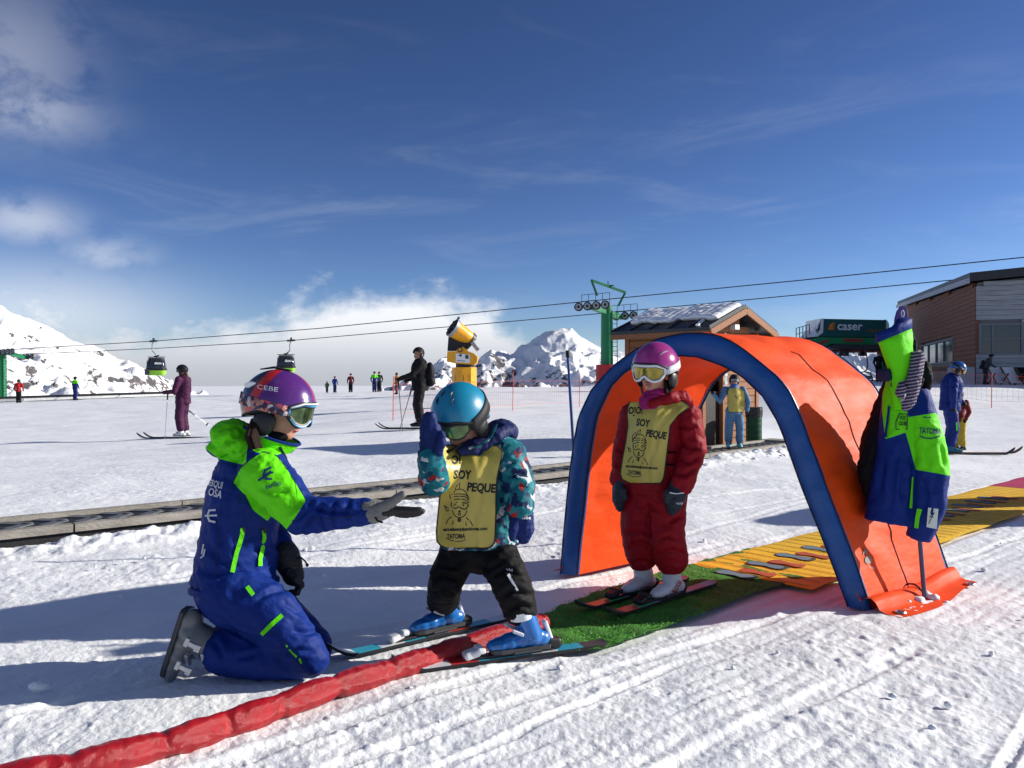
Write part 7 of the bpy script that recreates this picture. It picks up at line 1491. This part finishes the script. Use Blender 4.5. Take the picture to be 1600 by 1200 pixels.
# ---------------------------------------------------------------- people further away
m_fskin = M('far_skin', (0.42, 0.20, 0.13), 0.6)
def figure(base, h, yaw, label, jc, tc, hc, vox=0.018, lean=0.0, arms=None, hat='helmet', back=None, group=None, boots=(0.02, 0.02, 0.022), gloves=(0.01, 0.01, 0.01), head_yaw=0.0, head_down=0.0, legs=0.10, neon=None, hair=None, mitts=True, gog=None, knee=0.05):
    k = h / 1.80; f = Vector((math.cos(yaw), math.sin(yaw), 0)); l = Vector((-f.y, f.x, 0)); base = Vector(base)
    def T(x, y, z):
        zz = z; xx = x + (lean * max(0, z - 0.95)); return base + (f * xx + l * y + Vector((0, 0, zz))) * k
    def mk(n, c): return c if not isinstance(c, tuple) else fabric(n, c, bump=0.2)
    arms = arms or [((0.02, 0.30, 1.14), (0.14, 0.27, 0.92)), ((0.02, -0.30, 1.14), (0.14, -0.27, 0.92))]
    hy = yaw + head_yaw; hf = Vector((math.cos(hy), math.sin(hy), -head_down)).normalized(); hcn = T(0.03 + 0.08 * head_down, 0, 1.645 - 0.03 * head_down); hu = Vector((0, 0, 1)) + hf * head_down
    mb = MB(); head_parts(mb, hcn, hf, hu, k * 1.02); mb.tube([T(0, 0, 1.40), T(0.01, 0, 1.52), hcn], [0.06 * k] * 3, 8); mb.tube([T(0, 0, 0.9), T(0, 0, 1.4)], [(0.10 * k, 0.13 * k)] * 2, 10, up=f)
    for s, (e, w) in zip((1, -1), arms): mb.tube([T(0, s * 0.19, 1.40), T(*e), T(*w)], [0.05 * k, 0.04 * k, 0.03 * k], 8)
    for s in (1, -1): mb.tube([T(0, s * 0.09, 0.92), T(knee, s * legs, 0.50), T(0, s * legs, 0.10)], [0.08 * k, 0.055 * k, 0.045 * k], 8)
    t = fuse('person', mb, m_fskin, None, max(vox * 0.6, 0.010) if vox < 0.03 else vox * 0.7, 2); origin_to(t, base); tag(t, label, 'person', group)
    mb = MB(); mb.ell(T(0, 0, 0.93), (0.16 * k, 0.17 * k, 0.14 * k))
    for s in (1, -1): mb.tube([T(0, s * 0.09, 0.90), T(knee, s * legs, 0.50), T(0.0, s * legs, 0.21)], [0.115 * k, 0.10 * k, 0.092 * k], 12)
    fuse('trousers', mb, mk('trouser_cloth', tc), t, vox, 3, folds(0.008 * k, (8, 8, 11), 2) if vox < 0.03 else None)
    mb = MB(); mb.tube([T(0, 0, 0.82), T(0, 0, 1.10), T(0, 0, 1.34), T(0.0, 0, 1.47), T(0.01, 0, 1.53)], [(0.165 * k, 0.19 * k), (0.145 * k, 0.18 * k), (0.145 * k, 0.20 * k), (0.11 * k, 0.14 * k), (0.075 * k, 0.08 * k)], 18, up=-f, rounded=False)
    for s, (e, w) in zip((1, -1), arms): mb.tube([T(0, s * 0.20, 1.41), T(*e), T(*w)], [0.085 * k, 0.070 * k, 0.052 * k], 12)
    jm = mk('jacket_cloth', jc)
    if neon is not None: add_mask(jm, 'neon', neon)
    ja = fuse('jacket', mb, jm, t, vox, 3, folds(0.008 * k, (8, 8, 12), 9) if vox < 0.03 else None)
    if neon is not None: co = verts_np(ja.data); attr(ja, 'neon', co[:, 2] - 1.24 * k + 0.02 * np.sin(co[:, 0] * 30))
    if mitts:
        for e, w in arms:
            w_ = T(*w); e_ = T(*e); d = (w_ - e_).normalized(); mb = MB(); mb.ell(w_ + d * 0.05 * k, (0.045 * k, 0.045 * k, 0.05 * k)); mb.ell(w_ + d * 0.06 * k + f * 0.03 * k, (0.022 * k,) * 3); fuse('glove', mb, mk('glove_cloth', gloves), t, vox * 0.6, 1)
    if hat == 'helmet':
        he, R, pt = helmet(t, hcn, hf, hu, k * 1.03, mk('helmet_shell', hc) if isinstance(hc, tuple) else hc, vents=False)
        if gog is not None and vox < 0.03: goggles(t, hcn, hf, hu, k * 1.03, m_black, gog, m_black)
    else:
        mb = MB(); mb.ell(hcn + Vector((0, 0, 0.03 * k)) - hf * 0.015 * k, (0.115 * k, 0.105 * k, 0.115 * k)); mb.build('hat' if hat == 'hat' else 'hair', mk('hat_cloth', hc), t)
    for s in (1, -1):
        if vox < 0.03: ski_boot(t, T(0.03, s * legs, 0.03), f, (0, 0, 1), 0.32 * k, mk('boot_shell', boots), m_dark, m_black, lean=0.15, cuff_h=0.75, bk=2)
        else: mb = MB(); mb.ell(T(0.05, s * legs, 0.08), (0.16 * k, 0.09 * k, 0.09 * k), frame(f)); mb.tube([T(0, s * legs, 0.08), T(0, s * legs, 0.25)], 0.07 * k, 8); mb.build('boot', mk('boot_shell', boots), t)
    if back is not None:
        mb = MB(); mb.ell(T(-0.22, 0, 1.20), (0.11 * k, 0.15 * k, 0.25 * k), frame(f), 16, 12); mb.ell(T(-0.24, 0, 1.02), (0.10 * k, 0.14 * k, 0.12 * k), frame(f), 16, 12); q = fuse('backpack', mb, mk('backpack_cloth', back), t, max(vox, 0.015), 2)
        mb = MB()
        for s in (1, -1): mb.tube([T(-0.14, s * 0.11, 1.44), T(0.02, s * 0.12, 1.50), T(0.15, s * 0.12, 1.32), T(0.10, s * 0.14, 1.08)], [(0.022 * k, 0.006)] * 4, 6)
        mb.build('shoulder_straps', m_black, q)
    if hair is not None: mb = MB(); mb.tube([hcn - hf * 0.10 * k - Vector((0, 0, 0.05 * k)), hcn - hf * 0.14 * k - Vector((0, 0, 0.16 * k)), hcn - hf * 0.13 * k - Vector((0, 0, 0.30 * k))], [0.03 * k, 0.035 * k, 0.012 * k], 8); mb.build('ponytail', mk('hair_fibre', hair), t)
    return t, T, k
def far_ski(a, b, z, label, col, group, w=0.085): 
    m = bpy.data.materials.get('ski_' + col) or M('ski_' + col, {'dark': (0.03, 0.03, 0.035), 'pale': (0.4, 0.38, 0.38), 'wood': (0.45, 0.16, 0.06)}[col], 0.4); return ski(a, b, label, [m], group, w=w, z=z, th=0.02, rise=0.12, binding=False)
def ski_pole(a, b, label, mat, group, r=0.0095):
    a = Vector(a); b = Vector(b); d = (b - a).normalized(); mb = MB(); mb.tube([a, b], [r * 0.7, r], 8); o = mb.build('ski_pole', mat, None); origin_to(o, a); tag(o, label, 'ski pole', group)
    mb = MB(); mb.tube([b - d * 0.12, b + d * 0.02], r * 1.9, 8); mb.build('grip', m_black, o); mb = MB(); mb.cyl(a + d * 0.06, a + d * 0.07, r * 4.5, 12); mb.build('basket', m_black, o)
def far_people():
    pi = math.pi
    # woman in plum
    b = gpt(286, 19.0); m_pl = fabric('plum_suit', (0.058, 0.012, 0.045))
    t, T, k = figure(b + Vector((0, 0, 0.03)), 1.74, pi - 0.15, 'woman in plum ski suit standing sideways with white poles', m_pl, m_pl, (0.012, 0.012, 0.015), arms=[((0.06, 0.27, 1.12), (0.34, 0.20, 1.10)), ((0.02, -0.30, 1.13), (0.30, -0.22, 1.08))], boots=(0.6, 0.62, 0.62), gloves=(0.04, 0.01, 0.03), hair=(0.12, 0.05, 0.02), gog=m_lens_green)
    ja = [c for c in t.children if c.name.startswith('jacket')]; decal_px('pale_shoulder_panel', bvh_of(ja), [([(291, 593), (299, 600), (298, 606), (289, 611)], [(0, 1, 2, 3)])], M('pale_pink_cloth', (0.60, 0.40, 0.62), 0.7), ja[0], 0.01)
    far_ski((b.x - 1.05, b.y - 0.10), (b.x + 0.6, b.y - 0.06), b.z + 0.015, 'nearer dark ski under the woman in plum', 'dark', 'skis of the woman in plum'); far_ski((b.x - 1.0, b.y + 0.14), (b.x + 0.65, b.y + 0.16), b.z + 0.015, 'further dark ski under the woman in plum', 'dark', 'skis of the woman in plum')
    ski_pole(gpt(257.5, 18.8), P(262, 616, 18.8), 'white ski pole planted in front of the woman in plum', m_white, 'poles of the woman in plum'); ski_pole(gpt(327, 19.4, 0.25), P(297, 643, 19.1), 'white ski pole trailing behind the woman in plum', m_white, 'poles of the woman in plum')
    # man in black
    b = gpt(656, 18.0); m_bk = fabric('charcoal_suit', (0.010, 0.010, 0.012), rough=0.75)
    figure(b + Vector((0, 0, 0.03)), 1.83, pi + 0.25, 'man in black ski clothes and helmet with a backpack holding two poles', m_bk, m_bk, (0.008, 0.008, 0.01), arms=[((0.20, 0.22, 1.16), (0.44, 0.12, 1.08)), ((0.06, -0.28, 1.15), (0.25, -0.16, 1.06))], back=(0.008, 0.008, 0.01), head_yaw=0.75, gloves=(0.014, 0.013, 0.012), legs=0.09)
    far_ski((b.x - 0.98, b.y - 0.16), (b.x + 0.75, b.y - 0.05), b.z + 0.015, 'nearer dark ski under the man in black', 'dark', 'skis of the man in black'); far_ski((b.x - 0.95, b.y + 0.14), (b.x + 0.78, b.y + 0.18), b.z + 0.015, 'further dark ski under the man in black', 'dark', 'skis of the man in black')
    m_pole = M('dark_pole', (0.06, 0.06, 0.065), 0.4); ski_pole(gpt(629, 17.7), P(622.5, 598, 17.7), 'dark ski pole leaning left in the hand of the man in black', m_pole, 'poles of the man in black'); ski_pole(gpt(624, 17.75), P(643, 608, 17.75), 'dark ski pole leaning right in the hand of the man in black', m_pole, 'poles of the man in black')
    # man in blue with child
    b = gpt(1484, 15.0); m_bl = fabric('royal_blue_suit', (0.007, 0.022, 0.16)); t, T, k = figure(b + Vector((0, 0, 0.03)), 1.76, -0.35, 'man in royal blue suit and blue helmet looking down at the right', m_bl, m_bl, M('blue_helmet', (0.012, 0.09, 0.30), 0.25, coat=0.3), lean=0.10, head_down=0.65, arms=[((0.10, 0.27, 1.14), (0.24, 0.22, 0.98)), ((0.0, -0.29, 1.14), (0.02, -0.27, 0.90))], boots=(0.02, 0.12, 0.2), head_yaw=0.1, gog=m_lens_gold)
    tr = [c for c in t.children if c.name.startswith('trousers')]; decal_px('neon_zip', bvh_of(tr), [stroke_2d([(1474, 662), (1483, 659)], 2.2)], m_neon, tr[0], 0.01); decal_px('neon_zip', bvh_of(tr), [stroke_2d([(1494, 660), (1495, 673)], 2.2)], m_neon, tr[0], 0.01)
    far_ski((b.x + 1.25, b.y + 0.05), (b.x - 0.35, b.y + 0.10), b.z + 0.015, 'nearer dark ski under the man in blue', 'dark', 'skis of the man in blue'); far_ski((b.x + 1.55, b.y + 0.30), (b.x - 0.1, b.y + 0.32), b.z + 0.015, 'further orange tipped ski beside the man in blue', 'wood', 'skis of the man in blue')
    b = gpt(1499, 15.55); figure(b + Vector((0, 0, 0.03)), 1.20, pi + 0.5, 'small child with black helmet mostly hidden behind the man in blue', (0.20, 0.02, 0.02), (0.5, 0.38, 0.05), (0.01, 0.01, 0.012), vox=0.016)
    # child by the hut
    b = gpt(1147, 11.95); b.z = 0.095; t, T, k = figure(b, 1.12, -pi / 2 - 0.1, 'child in pale blue suit and yellow bib standing by the hut', (0.10, 0.20, 0.33), (0.10, 0.20, 0.33), (0.015, 0.017, 0.022), vox=0.012, arms=[((0.05, 0.32, 1.12), (0.02, 0.30, 0.92)), ((0.14, -0.36, 1.12), (0.16, -0.50, 1.30))], boots=(0.25, 0.5, 0.55), gloves=(0.02, 0.02, 0.03), gog=m_grey, legs=0.13)
    ja = [c for c in t.children if c.name.startswith('jacket')]; tr = [c for c in t.children if c.name.startswith('trousers')]
    bb = bib(t, ja + tr, [(607, 1139, 1157), (612, 1137, 1163), (625, 1137, 1164), (640, 1137, 1163), (644, 1139, 1161)], push=0.02, ncol=16); decal_px('bib_print', bvh_of([bb]), [stroke_2d([(1148, 618), (1151, 622), (1155, 618)], 1.5), stroke_2d([(1140, 633), (1162, 634)], 1.0)], m_ink, bb, 0.004)
    mb = MB(); mb.ell(T(0.03, 0, 1.53), (0.085 * k, 0.085 * k, 0.05 * k)); mb.build('neck_warmer', M('blue_fleece', (0.05, 0.10, 0.40), 0.8), t)
    # operator in the hut
    p = HK + HG * 0.30 + HS * 0.42; figure((p.x, p.y, 0.02), 1.72, -pi / 2 + 0.3, 'lift operator in dark clothes inside the hut doorway', (0.012, 0.012, 0.014), (0.012, 0.012, 0.014), (0.02, 0.015, 0.012), hat='hat', vox=0.02, arms=[((0.18, 0.26, 1.15), (0.36, 0.10, 1.12)), ((0.12, -0.28, 1.15), (0.30, -0.12, 1.05))])
    # distant skiers
    grp = 'distant skiers along the crest'
    def far(px, d, h, yaw, label, jc, tc, hc, hat='helmet', z=0.0, **k): return figure(gpt(px, d, 0.04 + z), h, yaw, label, jc, tc, hc, vox=0.035, hat=hat, group=grp, **k)
    far(29, 58, 1.72, pi * 0.55, 'skier in red jacket and black trousers at the far left', (0.35, 0.008, 0.012), (0.012, 0.012, 0.014), (0.03, 0.02, 0.015))
    far(117, 62, 1.86, pi * 0.35, 'instructor in navy and neon below the left mountain', (0.01, 0.02, 0.14), (0.01, 0.02, 0.14), (0.015, 0.015, 0.02), neon=NEON)
    far(511, 73, 1.05, -pi / 2, 'small crouching skier in dark green on the crest', (0.05, 0.10, 0.05), (0.02, 0.03, 0.02), (0.02, 0.02, 0.02)); far(523, 73, 1.50, pi * 0.4, 'skier in royal blue with brown hair on the crest', (0.01, 0.03, 0.22), (0.01, 0.02, 0.10), (0.08, 0.03, 0.015), hat='hair')
    far(548, 72, 1.72, -pi / 2, 'skier in maroon jacket alone on the crest', (0.13, 0.012, 0.03), (0.012, 0.012, 0.016), (0.03, 0.01, 0.015), hat='hat'); far(585, 71, 1.84, -pi * 0.4, 'skier in neon green and navy in the crest pair', (0.01, 0.02, 0.14), (0.008, 0.015, 0.09), (0.03, 0.02, 0.015), hat='hair', neon=NEON)
    far(592.5, 71.6, 1.82, -pi / 2, 'skier in black beside the neon green one on the crest', (0.02, 0.03, 0.02), (0.015, 0.015, 0.018), (0.06, 0.03, 0.02), hat='hair'); far(620, 60, 1.65, pi, 'skier in orange brown jacket behind the net post', (0.34, 0.12, 0.02), (0.10, 0.02, 0.03), (0.05, 0.025, 0.015), hat='hair')
    g2 = 'people by the chairlift and the building'; grp = g2
    far(1313, 54, 1.62, 0.3, 'person in red jacket waiting left of the chairlift', (0.38, 0.02, 0.03), (0.02, 0.02, 0.02), (0.05, 0.25, 0.06)); far(1373, 50, 1.9, -pi / 2, 'man in black standing under the chairlift station', (0.010, 0.010, 0.012), (0.010, 0.010, 0.012), (0.16, 0.08, 0.05), hat='hair')
    far(1539, 37.5, 1.45, -0.3, 'skier with black backpack leaning forward before the building', (0.05, 0.05, 0.055), (0.016, 0.014, 0.016), (0.012, 0.012, 0.014), lean=0.45, back=(0.01, 0.01, 0.012), arms=[((0.2, 0.28, 1.18), (0.42, 0.22, 1.10)), ((0.15, -0.3, 1.15), (0.40, -0.25, 1.02))])
far_people()

# ---------------------------------------------------------------- loose snow
def lumps():
    rs = np.random.RandomState(9); mb = MB()
    def lump(p, r):
        n0 = len(mb.v); mb.ell(p, (r * rs.uniform(0.8, 1.3), r * rs.uniform(0.8, 1.3), r * rs.uniform(0.55, 0.9)), Matrix.Rotation(rs.uniform(0, 6), 3, 'Z'), 9, 6)
        for i in range(n0, len(mb.v)): v = Vector(mb.v[i]); d = v - p; mb.v[i] = tuple(p + d * (1 + rs.uniform(-0.16, 0.16)))
    for k in range(330):                                         # crumbled bank before the hut and along the conveyor
        t = rs.uniform(0.0, 1.0); a, b = CONV[2], CONV[3]; q = a.lerp(b, t); e = (b - a).normalized(); o = -abs(rs.normal(0.30, 0.16)); p = q + Vector((-e.y, e.x)) * o; dens = sstep(0.35, 0.75, t)
        if rs.rand() > 0.15 + 0.85 * dens: continue
        lump(Vector((p.x, p.y, 0.02 + rs.uniform(0, 0.08) * float(dens) * math.exp(-((-o - 0.25) / 0.2) ** 2))), rs.uniform(0.02, 0.06))
    for k in range(90):
        x, y = rs.uniform(-3.5, 3.5), rs.uniform(2.2, 7.5)
        if across(x, y) > YN - 0.1 and across(x, y) < YF + 0.1 and along(x, y) > 2.4: continue
        if poly_sdf(np.array([[x, y]]), [tuple(p) for p in MATG_W])[0] > -0.08: continue
        lump(Vector((x, y, 0.006)), rs.uniform(0.006, 0.016))
    p = G(62, 1080); lump(Vector((p.x, p.y, 0.018)), 0.036)
    for px, py, r in ((1447, 934, 0.03), (1436, 941, 0.028), (1460, 938, 0.025), (1425, 940, 0.02), (1419, 945, 0.018)): p = G(px, py); lump(Vector((p.x, p.y, 0.012)), r)
    o = mb.build('snow_lumps', m_snow, None); tag(o, 'scattered loose lumps of snow lying on the piste', 'snow', kind='stuff')
lumps()

bpy.data.scenes.remove(TMP)
